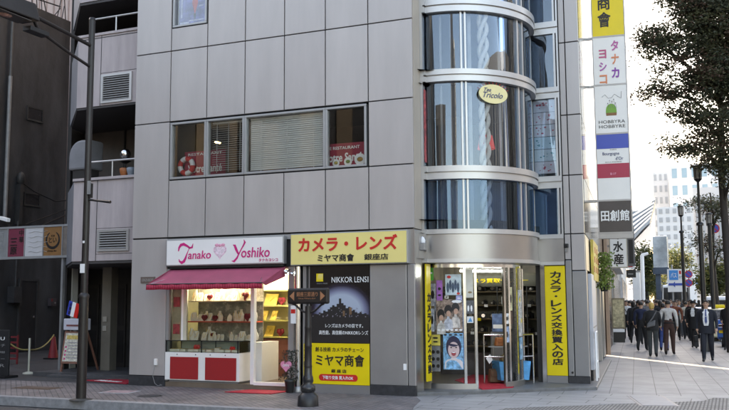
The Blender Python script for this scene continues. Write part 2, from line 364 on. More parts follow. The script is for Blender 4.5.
for nm, za in (('ground_ceiling', 2.95), ('first_floor_ceiling', 5.80), ('second_floor_ceiling', 9.2)):
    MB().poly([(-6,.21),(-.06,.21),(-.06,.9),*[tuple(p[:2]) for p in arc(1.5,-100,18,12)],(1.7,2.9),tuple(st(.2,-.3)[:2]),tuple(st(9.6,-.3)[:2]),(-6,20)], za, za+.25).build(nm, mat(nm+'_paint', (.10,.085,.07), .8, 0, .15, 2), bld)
# corner return (faces the avenue; its warm bounce light is painted into the colour)
MB().box(-.045, .0, .052, .40, z4, 11.4).build('corner_return', BOUNCE_WARM, bld)
MB().box(-6.29, xs[1], -.012, .04, 0, .2).build('plinth', STONE, bld); MB().box(-.88, .0, -.018, .05, 0, .18).build('plinth', STONE, bld)

# --- windows of the first floor
def window(x0, x1, za, zb, Y=.02, name='window', fw=.045, pane=GLS):
    f = MB(); d = .09
    f.box(x0, x1, Y-.03, Y+d, za, za+fw); f.box(x0, x1, Y-.03, Y+d, zb-fw, zb)
    f.box(x0, x0+fw, Y-.03, Y+d, za+fw, zb-fw); f.box(x1-fw, x1, Y-.03, Y+d, za+fw, zb-fw)
    o = f.build(name, FRAME, bld, bevel=.006)
    MB().box(x0+fw, x1-fw, Y+.03, Y+.036, za+fw, zb-fw).build('pane', pane, o)
    return o
zb_, zt_ = z3+.015, z2-.03
w1 = window(xs[1]+.02, xs[2]-.002, zb_, zt_); w2 = window(xs[2]+.002, xs[3]-.002, zb_, zt_)
w3 = window(xs[3]+.002, xs[5]-.002, zb_, zt_); w4 = window(xs[5]+.002, xs[6]-.04, zb_, zt_)
w5 = window(xs[1]+.03, xs[2]-.03, 7.47, 9.0)
def blind(x0, x1, za, zb, tilt, wobj, step=.043):
    b = MB(); n = int((zb-za)/step); c, s_ = math.cos(tilt), math.sin(tilt); hw = .024
    for i in range(n):
        z = zb-step*(i+.5); y = .16+rnd.uniform(-.002,.002)
        b.slab((x0, y-hw*c, z-hw*s_), (x1-x0,0,0), (0,2*hw*c,2*hw*s_), (0,0,.003))
    for q in range(3): xx = x0+(x1-x0)*(.15+.35*q); b.box(xx-.003, xx+.003, .132, .136, za, zb)
    b.box(x0, x1, .14, .18, zb, zb+.03)
    b.build('blind', BLIND, wobj)
blind(xs[3]+.06, xs[5]-.06, zb_+.07, zt_-.08, R(54), w3, .041)
blind(xs[2]+.06, xs[3]-.06, zb_+.10, zt_-.08, R(14), w2, .045)
WOOD = mat('orange_wood', (.42,.18,.05), .5, 0, .25, 5)
for a, b_, wo in ((xs[1],xs[2],w1),(xs[2],xs[3],w2),(xs[3],xs[5],w3),(xs[5],xs[6]-.04,w4)):
    MB().box(a+.05, b_-.05, .062, .34, zb_+.0, zb_+.055).build('sill', WOOD, wo)
# restaurant room behind
rm = MB(); rm.box(-6, -.1, 3.6, 3.7, 3.2, 5.8); rm.box(-6.0, -.1, .3, 3.6, 3.2, 3.25)
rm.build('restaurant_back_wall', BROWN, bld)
MB().box(-4.62,-3.62,2.6,3.5,3.25,4.75).box(-5.3,-5.1,1.6,2.4,3.25,5.2).build('restaurant_partition', mat('warm_partition', (.20,.10,.05), .6, 0, .3, 2), bld)
t = thing('ceiling_lamp', 'lit tube lamp inside the restaurant seen through the leftmost window', 'lamp', (-5.5,2.2,5.4))
MB().cyl((-5.72,2.25,5.42),(-5.5,2.1,5.36),.02,n=8).build('bulb', mat('yellow_bulb', (1,.8,.4), .5, 0, 0, emit=3), t); MB().cyl((-5.6,2.17,5.4),(-5.6,2.17,5.8),.008,n=6).build('cord', BLACK, t)
# lifebuoy, banners, plates behind the panes
c0 = atY(186,166,.25)
t = thing('lifebuoy', 'red and white lifebuoy behind the leftmost restaurant window', 'lifebuoy', c0)
for k in range(8):
    mb = MB(); pts = [c0+V((.155*math.cos(a), .02, .155*math.sin(a))) for a in [R(k*45+i*45/5) for i in range(6)]]
    mb.tube(pts, .055, 10); mb.build('segment', RED if k % 2 else LWHITE, t)
a = fr(186,152,222,174,.30)
CRIM = mat('crimson_banner', (.30,.008,.035), .6, 0, .1, 3)
t = thing('banner', 'crimson restaurant banner beside the lifebuoy behind the left windows', 'banner', (a[0],.33,a[2]))
MB().box(a[0]-.05, a[1]+.06, .33, .34, a[2], a[3]).build('cloth', CRIM, t)
tq('RESTAURANT', (a[0]+.04,.33,a[3]-.09), XV, NF, a[1]-a[0]-.06, .055, LWHITE, t, .01)
tq('Votre Santé', (a[0]+.04,.33,a[2]+.07), XV, NF, a[1]-a[0]-.06, .17, LWHITE, t, .02)
a = fr(328,144,364,167,.16)
t = thing('banner', 'crimson restaurant banner behind the rightmost restaurant window', 'banner', (a[0],.2,a[2]))
MB().box(a[0], a[1], .20, .21, a[2], a[3]).build('cloth', CRIM, t)
tq('E RESTAURANT', (a[0]+.02,.20,a[3]-.12), XV, NF, a[1]-a[0]-.12, .06, LWHITE, t, .012)
tq('otre Santé', (a[0]+.0,.20,a[2]+.14), XV, NF, a[1]-a[0]-.05, .17, LWHITE, t, .025)
for k, (px, rr, lb) in enumerate(((336,.075,'small white food plate standing at the left end of the right banner'),(348,.085,'middle white food plate leaning in front of the right banner'),(360,.115,'largest white food plate leaning at the right end of the right banner'))):
    c = atY(px,165,.15); c.z = zb_+.055+rr*.95; t = thing('plate', lb, 'plate', c, group='food plates in the restaurant window')
    MB().cyl(c+V((0,0,0)), c+V((0,.012,.0)), rr, rr*.9, 20).build('dish', LWHITE, t)
    MB().ball(c+V((0,-.004,0)), (rr*.55,.02,rr*.4), 10, 6).build('food', mat('food%d'%k, [(.35,.3,.08),(.15,.25,.05),(.4,.22,.05)][k], .7, 0, .5, 30), t)
# upper window poster
a = fr(175,0,206,26,.1); x0, x1 = xs[1]+.1, xs[2]-.1
t = thing('window_poster', 'blue violet poster with a red tie shape in the topmost window', 'poster', (x0,.12,7.53))
PB = mat('poster_blue', (.13,.13,.40), .6, 0, .75, 5)
MB().box(x0, x1, .12, .13, 7.53, 8.9).build('sheet', PB, t)
MB().prism([(x0+.33,.118,7.98),(x0+.40,.118,7.74),(x0+.47,.118,7.98),(x0+.44,.118,8.3),(x0+.36,.118,8.3)], (0,-.003,0)).build('red_shape', RED, t)
MB().prism([(x0+.37,.118,7.76),(x0+.40,.118,7.58),(x0+.425,.118,7.76)], (0,-.002,0)).box(x0+.36,x0+.365,.115,.118,7.6,8.4).build('dark_stroke', INK, t)
MB().box(x0+.03, x0+.25, .116, .118, 7.56, 7.60).box(x0+.25, x0+.62, .116, .118, 7.60, 7.63).box(x0+.05,x0+.08,.116,.118,7.7,8.3).box(x0+.5,x0+.6,.116,.118,7.9,7.93).box(x0+.52,x0+.6,.116,.118,8.05,8.07).build('pale_strokes', mat('pale_blue', (.5,.52,.75), .6, 0, .3, 12), t)

# --- round glass bay
A0, A1 = -94.5, 23
def ring(r0, r1, za, zb, a0=A0, a1=A1, n=28):
    m = MB(); p0, p1 = arc(r0,a0,a1,n), arc(r1,a0,a1,n)
    def grid(A, B, smooth): m.add(A+B, [(i,i+1,n+2+i,n+1+i) for i in range(n)], smooth)
    L = lambda P, z: [p+Z*z for p in P]
    grid(L(p1,za), L(p1,zb), True); grid(L(p0,zb), L(p0,za), True); grid(L(p1,zb), L(p0,zb), False); grid(L(p0,za), L(p1,za), False)
    for i in (0, n):
        q = [p0[i]+Z*za, p1[i]+Z*za, p1[i]+Z*zb, p0[i]+Z*zb]; m.add(q if i == 0 else q[::-1], [(0,1,2,3)])
    return m
def ringparts(name, specs, m, parent):
    big = MB()
    for sp in specs:
        r = ring(*sp); b = len(big.v); big.v += r.v; big.f += [[b+i for i in f] for f in r.f]; big.mi += r.mi; big.sm += r.sm
    return big
FLX0, FLX1, FLY = 1.60, 2.205, 2.79
def flats(mb, za, zb, o=0.0, th=.12):   # straight runs of a band: left return strip and right window strip
    mb.box(-.001, .05+o, .401, .62, za, zb); mb.box(FLX0-.03, FLX1, FLY-o, FLY+th, za, zb)
fas = ringparts('', [(1.3,RB+.05,2.47,2.93)], STEEL, bld); flats(fas, 2.47, 2.93, .03); fas.build('drum_fascia', STEEL, bld)
for za, zb, o in ((2.40,2.468,.05),(2.932,3.02,.05),(3.96,4.065,.05),(4.065,4.10,.02),(4.10,4.21,.06),(5.83,5.93,.05),(5.93,5.96,.02),(5.96,6.06,.06),(7.19,7.30,.05),(7.30,7.33,.02),(7.33,7.45,.06),(9.0,9.25,.06)):
    bd = ring(1.3 if zb < 3.1 else 1.5, RB+.04+o, za, zb); flats(bd, za, zb, o); bd.build('horizontal_band', ALU, bld)
MB().poly([(-.3,.8),(.02,.45)]+[tuple(p[:2]) for p in arc(1.6,A0,A1,20)]+[(2.2,2.9),(2.2,3.4),(-.3,3.4)], 2.43, 2.46).build('drum_soffit', mat('soffit', (.32,.31,.30), .5, .3, .1, 2), bld)
def vpost(a, za, zb, r=RB, w_=.035, d_=.07):
    p = CC+V((r*math.cos(R(a)), r*math.sin(R(a)), 0)); er = V((math.cos(R(a)), math.sin(R(a)), 0)); et = V((-er.y, er.x, 0))
    MB().slab(p-et*w_/2-er*d_*.6+Z*za, et*w_, er*d_, (0,0,zb-za)).build('mullion', ALU, bld)
lv = [(3.02,3.96),(4.21,5.83),(6.06,7.19),(7.45,9.0)]
for za, zb in lv:
    for a in (A0+.6, -67.2, -64.4, -21.5, -15, A1-.8): vpost(a, za, zb)
    for q_ in ((FLX0-.01, FLX0+.03, FLY-.03, FLY+.06), (FLX1-.10, FLX1-.06, FLY-.05, FLY+.06), (FLX1-.035, FLX1, FLY-.05, FLY+.06), (.0, .05, .405, .44)): MB().box(*q_, za, zb).build('mullion', ALU, bld)
for k, (za, zb) in enumerate(lv):
    gm = GLSPAN if k == 0 else GLBAY
    gp = ring(RB-.012, RB, za, zb, A0+1, A1-1, 40); gp.box(.02,.026,.44,.60,za,zb); gp.box(FLX0+.03, FLX1-.1, FLY+.0, FLY+.006, za, zb)
    gp.build('bay_glazing', gm, bld)
# back lining: spandrel back panel, curtains behind the glass
ring(1.24, 1.28, 3.02, 3.96, A0-4, A1+6).box(FLX0+.02, FLX1, FLY+.1, FLY+.13, 3.02, 3.96).build('spandrel_back', mat('spandrel_blue_grey', (.13,.17,.22), .5, 0, .2, 2), bld)
cur = MB()
for (a0_, a1_) in ((-61.5,-58.5),(-35,-33),(-12,-9),(-83,-81.5),(-75,-74)):
    for za, zb in lv:
        n = 10
        for i in range(n):
            aa, ab = a0_+(a1_-a0_)*i/n, a0_+(a1_-a0_)*(i+1)/n; ra, rb = 1.42+.025*(i%2), 1.42+.025*((i+1)%2)
            pa, pb = CC+V((ra*math.cos(R(aa)),ra*math.sin(R(aa)),0)), CC+V((rb*math.cos(R(ab)),rb*math.sin(R(ab)),0))
            cur.add([pa+Z*za,pb+Z*za,pb+Z*zb,pa+Z*zb],[(0,1,2,3)])
cur.build('curtain', mat('pale_curtain', (.78,.77,.74), .8, 0, .1, 4), bld)
# twisted white column inside the bay
tw = MB(); ca = CC+V((1.45*math.cos(R(-49)),1.45*math.sin(R(-49)),0))
for k in range(3):
    for za, zb in lv:
        pts = []
        for i in range(41):
            z = za+(zb-za)*i/40; q = z*7+k*2*math.pi/3; pts.append(ca+V((.072*math.cos(q),.072*math.sin(q),z)))
        tw.tube(pts, .045, 8)
tw.build('twisted_column', mat('cream_plaster', (.86,.80,.68), .6, 0, .12, 12), bld)
rs = MB()
for za, zb in lv[1:]: rs.cyl(CC+V((1.40*math.cos(R(-25)),1.40*math.sin(R(-25)),za)), CC+V((1.40*math.cos(R(-25)),1.40*math.sin(R(-25)),zb)), .022)
rs.build('pink_rail', mat('pink_paint', (.55,.16,.16), .5, 0, .1, 4), bld)
# bay room: dark wall with warm things
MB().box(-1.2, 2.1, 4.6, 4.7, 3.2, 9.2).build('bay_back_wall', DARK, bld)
tb = thing('table_lamp', 'table lamp with a red pleated shade inside the round bay', 'lamp', CC+V((1.28*math.cos(R(-44)),1.28*math.sin(R(-44)),4.25)))
p = CC+V((1.28*math.cos(R(-44)),1.28*math.sin(R(-44)),0))
MB().lathe(p, [(.09,4.25),(.03,4.3),(.025,4.62)]).build('stand', ALU, tb); MB().lathe(p, [(.17,4.60),(.12,4.86)], 20).build('lamp_shade', mat('red_shade', (.45,.05,.05), .7, 0, .15, 20, emit=.15), tb)
for q, (a_, r_, hh, cl, lb) in enumerate(((-72,.9,4.95,(.05,.05,.06),'seated diner in dark clothes behind the bay glass'),)): pass
# café oval sign on the glass
an = R(-45.5); er = V((math.cos(an), math.sin(an), 0)); et = V((-er.y, er.x, 0)); c = CC+er*(RB+.03)+Z*5.60
t = thing('oval_sign', 'pale yellow oval cafe sign with red rays on the round glass bay', 'sign', c)
MB().prism([c+et*.31*math.cos(2*math.pi*i/40)+Z*.185*math.sin(2*math.pi*i/40) for i in range(40)], er*.02).build('plate', mat('oval_cream', (.85,.74,.38), .4, 0, .05, 3), t)
ry = MB()
for i in range(11):
    q = R(25+13*i); d = et*math.cos(q)*.30+Z*math.sin(q)*.185; s_ = et*(-math.sin(q))*.006+Z*.002
    ry.prism([c+d*1.06-s_, c+d*1.06+s_, c+d*1.24+s_, c+d*1.24-s_], er*.012)
ry.build('rays', RED, t)
NAVY = mat('letter_navy', (.03,.05,.16), .5, 0, .1, 5)
tq('Tea', c-et*.20+Z*.04+er*.02, et, er, .15, .07, NAVY, t, .01, slant=.4); tq('Tricolo', c-et*.22-Z*.08+er*.02, et, er, .42, .11, NAVY, t, .008, slant=.4)
# menu posters on the right strip (three stacked sheets) and red strip at the left return
zz = 4.28
MENU = ['white sweets poster with a red line drawing, lowest in the narrow window', 'white and pale blue cake poster, second from bottom in the narrow window', 'pale blue sweets poster, third from bottom in the narrow window','white cake poster, fourth from bottom in the narrow window','white dessert poster with red berries, topmost but one in the narrow window','white dessert plate poster at the top of the narrow window']
for k in range(6):
    h_ = .245; x0, x1 = FLX0+.05, FLX1-.11; zc = zz+k*(h_+.012); t = thing('menu_poster', MENU[k], 'poster', (x0,FLY+.03,zc), group='dessert posters in the narrow bay window')
    MB().box(x0, x1, FLY+.02, FLY+.03, zc, zc+h_).build('sheet', mat('menu_sheet%d'%k, [(.68,.62,.62),(.60,.68,.68),(.52,.68,.72),(.70,.68,.68),(.70,.64,.64),(.66,.64,.66)][k], .6, 0, .1, 9), t)
    ds = MB()
    for j in range(7):
        xx, z_ = rnd.uniform(x0+.05,x1-.05), rnd.uniform(zc+.05,zc+h_-.05); r_ = rnd.uniform(.012,.03)
        ds.prism([(xx+r_*math.cos(i*R(45)), FLY+.019, z_+r_*.7*math.sin(i*R(45))) for i in range(8)], (0,-.001-.0004*j,0))
    ds.build('picture', [mat('berry', (.45,.03,.06), .6, 0, .4, 9), INK][0] if k in (0,3,4,5) else mat('leafdrop%d'%k, (.08,.28,.30), .6, 0, .4, 9), t)
t = tag(MB().box(.052,.06,.46,.58,4.3,5.7).build('poster_strip', mat('red_white_strip', (.50,.10,.10), .6, 0, .8, 9)), 'narrow red and white poster strip on the left return of the glass bay', 'poster')

# --- avenue pier and avenue facade
pr_ = MB()
def ppan(x0, x1, za, zb): pr_.m = rnd.randrange(3); pr_.box(x0+G_, x1-G_, 2.75, 2.80, za+G_, zb-G_)
for za, zb in ((z4,z3),(z3,z2),(z2,z1),(z1,9.6),(9.6,11.4)): ppan(2.215, 2.345, za, zb); ppan(2.345, 2.625, za, zb)
ppan(2.215, 2.345, 2.5, z4); ppan(2.345, 2.625, 2.28, z4)
pr_.build('pier_cladding', PANELS, bld, bevel=.004)
MB().box(2.215, 2.60, 2.79, 3.0, 0, 11.4).build('pier_backing', JOINT, bld)
MB().box(2.215+.01,2.345-.008,2.748,2.80,.2,2.49).box(2.345+.008,2.632,2.748,2.80,.2,2.27).build('pier_steel', STEELD, bld, bevel=.01)
MB().box(2.222,2.64,2.742,2.81,.05,.2).build('pier_plinth', STONE, bld)
MB().cyl((2.30,2.735,.27),(2.30,2.752,.27),.022,n=12).build('vent_hole', INK, bld)
# glossy avenue wall mirrors the blade sign
av = MB()
GLOSS = mat('glossy_avenue_panel', (.62,.57,.51), .09, .85, .03, 1)
for za, zb in ((3.02,z3),(z3,z2),(z2,z1),(z1,9.6),(9.6,11.4)):
    for t0, t1 in ((.03,1.2),(1.2,2.4),(2.4,3.6),(3.6,4.8),(4.8,6.0),(6.0,7.2),(7.2,9.8)):
        av.slab(st(t0+.01,-.05,za+.01), SX*(t1-t0-.02), SN*.05, (0,0,zb-za-.02))
av.build('avenue_cladding', GLOSS, bld)
MB().slab(st(.2,-.26,0), SX*9.6, SN*.2, (0,0,3.02)).slab(st(.2,-.22,3.02), SX*9.6, SN*.165, (0,0,8.4)).build('avenue_backing', JOINT, bld)
sf = MB()
for t0, t1, h_ in ((.08,.35,2.9),(2.1,2.3,2.9),(4.2,4.45,2.9),(6.6,7.0,2.9),(8.4,9.7,2.9)): sf.slab(st(t0,-.06,.05), SX*(t1-t0), SN*.07, (0,0,h_))
sf.slab(st(.08,-.05,2.3), SX*9.6, SN*.055, (0,0,.7))
sf.build('avenue_pillar', STEEL, bld)
for t0, t1 in ((.4,2.05),(2.35,4.15),(4.5,6.55)): MB().slab(st(t0,-.055,.12), SX*(t1-t0), SN*.01, (0,0,2.15)).build('avenue_window', GLS, bld)

# ================================================================== GROUND FLOOR: jewellery shop
js = MB()
js.box(-5.40,-5.33,.0,.06,.12,2.37).box(-2.62,-2.50,.06,.12,.1,2.9).box(-5.40,-2.5,-.0,.12,2.90,2.99)
js.build('shop_frame', FRAME, bld)
# room
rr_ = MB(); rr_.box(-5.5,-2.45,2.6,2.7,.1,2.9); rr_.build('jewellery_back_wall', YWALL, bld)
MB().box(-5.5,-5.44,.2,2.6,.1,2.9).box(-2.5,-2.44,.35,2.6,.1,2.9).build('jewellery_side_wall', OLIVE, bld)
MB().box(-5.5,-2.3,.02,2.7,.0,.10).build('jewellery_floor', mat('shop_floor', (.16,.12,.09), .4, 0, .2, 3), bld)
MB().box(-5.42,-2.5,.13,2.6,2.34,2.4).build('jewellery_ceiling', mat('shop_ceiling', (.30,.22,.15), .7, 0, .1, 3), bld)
for i, (x, y, lb) in enumerate(((-4.3,.25,'lit strip lamp over the jewellery window shelves'),(-3.0,1.3,'lit strip lamp over the jewellery doorway'),(-4.2,2.0,'lit strip lamp at the back of the jewellery shop'))):
    t = thing('strip_lamp', lb, 'lamp', (x,y,2.33)); MB().box(x-.5,x+.5,y-.05,y+.05,2.31,2.34).build('housing', WHITE, t); MB().cyl((x-.45,y,2.29),(x+.45,y,2.29),.022,n=8).build('tube', SHOPT, t)
# window: posts, pane, red shelf edge
MB().box(-5.05,-4.98,.10,.16,.92,2.34).build('window_post', mat('cream_frame', (.55,.53,.42), .5, 0, .1, 3), bld)
MB().box(-3.42,-3.34,.0,.10,.1,2.34).build('door_post', WHITE, bld, bevel=.006)
MB().box(-3.34,-2.52,-.0,.1,.09,.15).build('door_sill', WHITE, bld)
MB().box(-4.98,-3.43,.125,.131,.92,2.33).build('shop_pane', GLSHOP, bld)
sh = thing('display_shelf', 'red edged glass shelves filled with jewellery in the shop window', 'shelf', (-4.2,.35,.9))
RE = mat('red_shelf_edge', (.55,.07,.03), .45, 0, .1, 4)
for z, m_ in ((1.31, RE), (1.72, mat('pale_shelf_edge', (.42,.36,.25), .5, 0, .1, 4))):
    MB().box(-4.99,-3.45,.16,.55,z-.025,z).build('shelf', m_, sh)
MB().box(-4.99,-3.45,.55,.57,.9,2.1).build('back_panel', mat('mirror_olive', (.38,.36,.28), .25, .3, .6, 5), sh)
# counter
ct = thing('display_counter', 'white counter with two red felt panels and a low glass case', 'counter', (-4.5,.25,.1))
CX0, CX1 = -5.39, -3.65
MB().box(CX0,CX1,-.02,.55,.14,.69).build('cabinet', WHITE, ct, bevel=.006)
MB().box(CX0+.07,CX1-.05,.03,.5,.04,.14).build('toe_kick', STEELD, ct)
mid = atY(203,360).x
for x0, x1 in ((atY(171,360).x, atY(199,360).x), (atY(206,360).x, atY(237,360).x)):
    MB().box(x0,x1,-.034,-.02,.16,.60).build('red_panel', REDP, ct, bevel=.004)
for px in (178,196.5,211,226): p = atY(px,354); MB().cyl((p.x,-.032,.65),(p.x,-.02,.65),.012,n=10).build('lock', CHROME, ct)
cs = MB()
for x in (CX0+.02, CX0+.86, CX1-.04):
    for y in (-.01, .52): cs.box(x-.01,x+.01,y-.01,y+.01,.69,.925)
cs.box(CX0,CX1,-.02,-.0,.915,.93).box(CX0,CX1,.515,.53,.915,.93).box(CX0,CX0+.02,-.0,.515,.915,.93).box(CX1-.02,CX1,-.0,.515,.915,.93)
fr_ = cs.build('case_frame', BLACK, ct)
MB().box(CX0+.02,CX1-.02,-.012,-.008,.70,.915).box(CX1-.012,CX1-.008,.0,.51,.70,.915).box(CX0+.02,CX1-.02,.0,.51,.926,.930).build('case_pane', glass('case_glass', (.93,.97,.96), -.02), ct)
MB().box(CX0+.02,CX1-.02,.515,.52,.70,.915).build('case_back', mat('pale_green_back', (.48,.58,.55), .4, 0, .1, 3), ct)
# jewellery
def bust_at(x, y, z, s, lb, g, m=CREAM):
    t = thing('necklace_bust', lb, 'bust', (x,y,z), 0, g)
    MB().lathe((x,y,z), [(.05*s,0),(.06*s,.02*s),(.075*s,.09*s),(.05*s,.14*s),(.028*s,.17*s),(.028*s,.21*s)], 10, 1, .5).build('form', m, t)
    MB().tube([(x-.03*s,y-.03*s,z+.17*s),(x-.03*s,y-.045*s,z+.10*s),(x,y-.048*s,z+.06*s),(x+.03*s,y-.045*s,z+.10*s),(x+.03*s,y-.03*s,z+.17*s)], .004*s, 5).build('necklace', mat_gold, t)
    return t
mat_gold = mat('gold', (.75,.50,.12), .3, 1, .1, 9)
LB = {1.31:'cream necklace bust standing on the red edged shelf of the shop window', 1.72:'small cream necklace bust on the upper shelf under the awning', .93:'cream necklace bust on top of the glass case in the shop window'}
b0 = None
for z, ss in ((1.31,1.15),(1.72,1.1),(.93,1.2)):
    for k in range(6):
        x = -4.88+.27*k+rnd.uniform(-.04,.04); y = rnd.uniform(.24,.42) if z > 1 else rnd.uniform(.2,.45); s_ = ss*rnd.uniform(.6,1.1)
        if b0 is None: b0 = bust_at(0,0,0,1,LB[z],'necklace busts on the shop shelves')
        o = dup(b0, (x,y,z+.001), rnd.uniform(-.3,.3), LB[z], scale=s_)
        
bpy.data.objects.remove(b0.children[1]) if False else None
bd0 = thing('necklace_board', 'slanted cream necklace board on the red edged shelf', 'display stand', (0,0,0), 0, 'cream necklace boards in the shop window')
MB().prism([(-.055,0,0),(.055,0,0),(.055,.035,.11),(.035,.045,.145),(-.035,.045,.145),(-.055,.035,.11)],(0,.012,.0)).build('board', CREAM, bd0); MB().tube([(-.03,.030,.125),(-.02,.012,.06),(0,.006,.04),(.02,.012,.06),(.03,.030,.125)],.004,5).build('chain', mat_gold, bd0); MB().prism([(-.03,.02,0),(.03,.02,0),(.03,.07,0),(-.03,.07,0)],(0,0,.012)).build('foot', CREAM, bd0)
BLB = {1.31:'slanted cream necklace board on the red edged shelf', 1.72:'slanted cream necklace board on the upper shelf under the awning', .93:'slanted cream necklace board on top of the glass case'}
for z in BLB:
    for k in range(11):
        o = dup(bd0, (-4.92+.142*k+rnd.uniform(-.05,.05), rnd.uniform(.19,.28), z+.001), rnd.uniform(-.35,.35), BLB[z], scale=rnd.uniform(.7,1.25))
bd0.location = (-3.52,.2,1.311)
b0.location = (-4.0, .40, 1.311); b0['label'] = LB[1.31]
def heart(x, y, z, s, lb):
    t = thing('velvet_cushion', lb, 'cushion', (x,y,z), 0, 'dark red velvet cushions among the jewellery')
    MB().ball((x-.028*s,y,z+.085*s),(.045*s,.03*s,.045*s),10,6).ball((x+.028*s,y,z+.085*s),(.045*s,.03*s,.045*s),10,6).prism([(x-.068*s,y-.02*s,z+.07*s),(x,y-.02*s,z),(x+.068*s,y-.02*s,z+.07*s)],(0,.04*s,0)).build('cushion', DRED, t)
    return t
for x, y, z, s, lb in ((-4.62,.22,1.31,1.0,'dark red heart cushion at the left of the red edged shelf'),(-4.38,.24,1.31,.9,'dark red heart cushion second from left on the red edged shelf'),(-3.62,.24,1.31,1.2,'dark red heart cushion at the right end of the red edged shelf'),
    (-4.52,.26,1.72,1.0,'dark red heart cushion at the left of the upper shelf'),(-3.70,.26,1.72,1.25,'dark red heart cushion at the right of the upper shelf'),(-4.45,.3,.931,1.1,'dark red heart cushion on top of the case behind the shop pane'),(-3.8,.3,.931,1.1,'dark red cushion lying on top of the case near the door post')): heart(x,y,z,s,lb)
t = heart(-4.72,.12,.70,1.1,'bright red rose cushion inside the left half of the counter case'); t.children[0].data.materials[0] = RED
t = heart(-3.88,.10,.70,.9,'bright red rose cushion inside the right half of the counter case'); t.children[0].data.materials[0] = RED
for k in range(11):
    x = CX0+.1+k*.15+rnd.uniform(-.02,.02); h_ = rnd.choice((.05,.08,.13,.15)) if k > 5 else .05
    t = thing('ring_tray', 'cream velvet ring tray inside the counter case', 'tray', (x,.12,.70), 0, 'cream trays in the counter case')
    MB().box(x-.06,x+.06,.04+.06*(h_>.05),.2,.70,.70+h_).build('tray', CREAM, t, bevel=.006)
    mb = MB(); [mb.box(x-.045+.03*j,x-.033+.03*j,.07+.06*(h_>.05),.17,.70+h_,.708+h_) for j in range(4)]; mb.build('rings', mat_gold, t)
# right interior shelf with yellow goods behind the door
gs = thing('display_cabinet', 'warm lit cabinet with yellow jewellery displays inside the doorway', 'cabinet', (-3.9,2.1,.1))
for z in (.95,1.30,1.62,1.95): MB().box(-4.55,-3.40,1.75,2.25,z-.03,z).build('shelf', mat('cabinet_shelf', (.42,.38,.12), .5, 0, .1, 4), gs)
MB().box(-4.55,-3.40,1.80,2.25,.10,.90).build('cupboard', mat('reddish_cupboard', (.20,.07,.05), .5, 0, .25, 3), gs)
MB().box(-4.55,-3.40,2.25,2.28,.9,2.3).build('back_panel', mat('cabinet_back', (.60,.53,.32), .6, 0, .15, 3), gs)
YD = mat('yellow_display', (.75,.55,.12), .6, 0, .2, 9)
for k, (x, z, w_, h_, lb) in enumerate(((-4.02,1.62,.30,.24,'large yellow display board on the upper cabinet shelf'),(-4.18,1.30,.13,.2,'left yellow necklace stand on the middle cabinet shelf'),(-3.95,1.30,.13,.2,'right yellow necklace stand on the middle cabinet shelf'),(-4.05,.95,.2,.22,'yellow display stand on the lowest cabinet shelf'))):
    t = thing('display_stand', lb, 'display stand', (x,1.85,z)); MB().prism([(x-w_/2,1.85,z),(x+w_/2,1.85,z),(x+w_/2,1.98,z+h_),(x-w_/2,1.98,z+h_)],(0,.03,0)).build('board', YD, t)
    MB().tube([(x-w_*.25,1.90,z+h_*.7),(x,1.868,z+h_*.35),(x+w_*.25,1.90,z+h_*.7)],.006,5).build('chain', mat_gold, t)
for x, z, lb in ((-3.72,1.62,'dark red heart cushion on the upper cabinet shelf in the doorway'),(-3.75,.95,'dark red heart cushion on the lowest cabinet shelf in the doorway')): heart(x,1.85,z,1.3,lb)
MB().box(-3.72,-3.50,.60,1.3,.1,.88).build('inner_counter', WHITE, bld)
st_ = thing('poster_strip', 'narrow strip of dark red jewellery pictures left of the shop window', 'poster', (-5.2,.11,.95))
MB().box(-5.32,-5.10,.10,.12,.93,2.3).build('sheet', mat('strip_olive', (.22,.19,.11), .6, 0, .3, 4), st_)
for z in (1.95,1.60,1.05): MB().box(-5.29,-5.13,.092,.10,z,z+.2).build('picture', mat('dark_red_picture', (.24,.03,.03), .6, 0, .6, 12), st_)
MB().box(-5.10,-5.05,.10,.16,.93,2.34).build('strip_frame', WHITE, bld)
# sign, awning
SGX0, SGX1, SGZ0, SGZ1 = -5.34, -2.62, 2.42, 2.965
t = thing('signboard', 'white jewellery shop sign with magenta script and a heart emblem', 'sign', (SGX0,-.1,SGZ0))
MB().box(SGX0,SGX1,-.13,-.001,SGZ0,SGZ1).build('box', FRAME, t, bevel=.01); MB().box(SGX0+.025,SGX1-.025,-.138,-.13,SGZ0+.025,SGZ1-.025).build('face', SIGNW, t)
yf = -.138
def swash(pts, ws):
    m_ = MB(); pts = [V((SGX0+(SGX1-SGX0)*a, yf-.004, SGZ0+(SGZ1-SGZ0)*b)) for a, b in pts]
    n = len(pts); L = []; Rr = []
    for i, p in enumerate(pts):
        d = (pts[min(i+1,n-1)]-pts[max(i-1,0)]).normalized(); q = V((-d.z,0,d.x))*ws[i]; L.append(p+q); Rr.append(p-q)
    m_.add(L+Rr, [(i,i+1,n+i+1,n+i) for i in range(n-1)]); return m_
sw = [swash([(.115,.55),(.12,.68),(.135,.78),(.16,.81),(.19,.74),(.215,.66),(.235,.68),(.243,.82)], [.012,.022,.03,.03,.022,.02,.022,.006]),
      swash([(.213,.68),(.20,.55),(.188,.42),(.178,.28),(.165,.17),(.145,.12),(.125,.18),(.120,.26)], [.006,.008,.014,.024,.03,.03,.018,.005]),
      swash([(.585,.72),(.60,.70),(.612,.56),(.625,.44),(.632,.38)], [.006,.024,.028,.022,.014]),
      swash([(.675,.90),(.685,.80),(.672,.68),(.655,.55),(.635,.38),(.62,.24),(.595,.12),(.575,.14)], [.004,.022,.016,.012,.014,.020,.022,.004])]
for s_ in sw: s_.build('swash_letter', PINK, t)
tq('anako', (SGX0+.20*2.72,yf,SGZ0+.25*.54), XV, NF, .20*2.72, .165, PINK, t, .012, slant=.12)
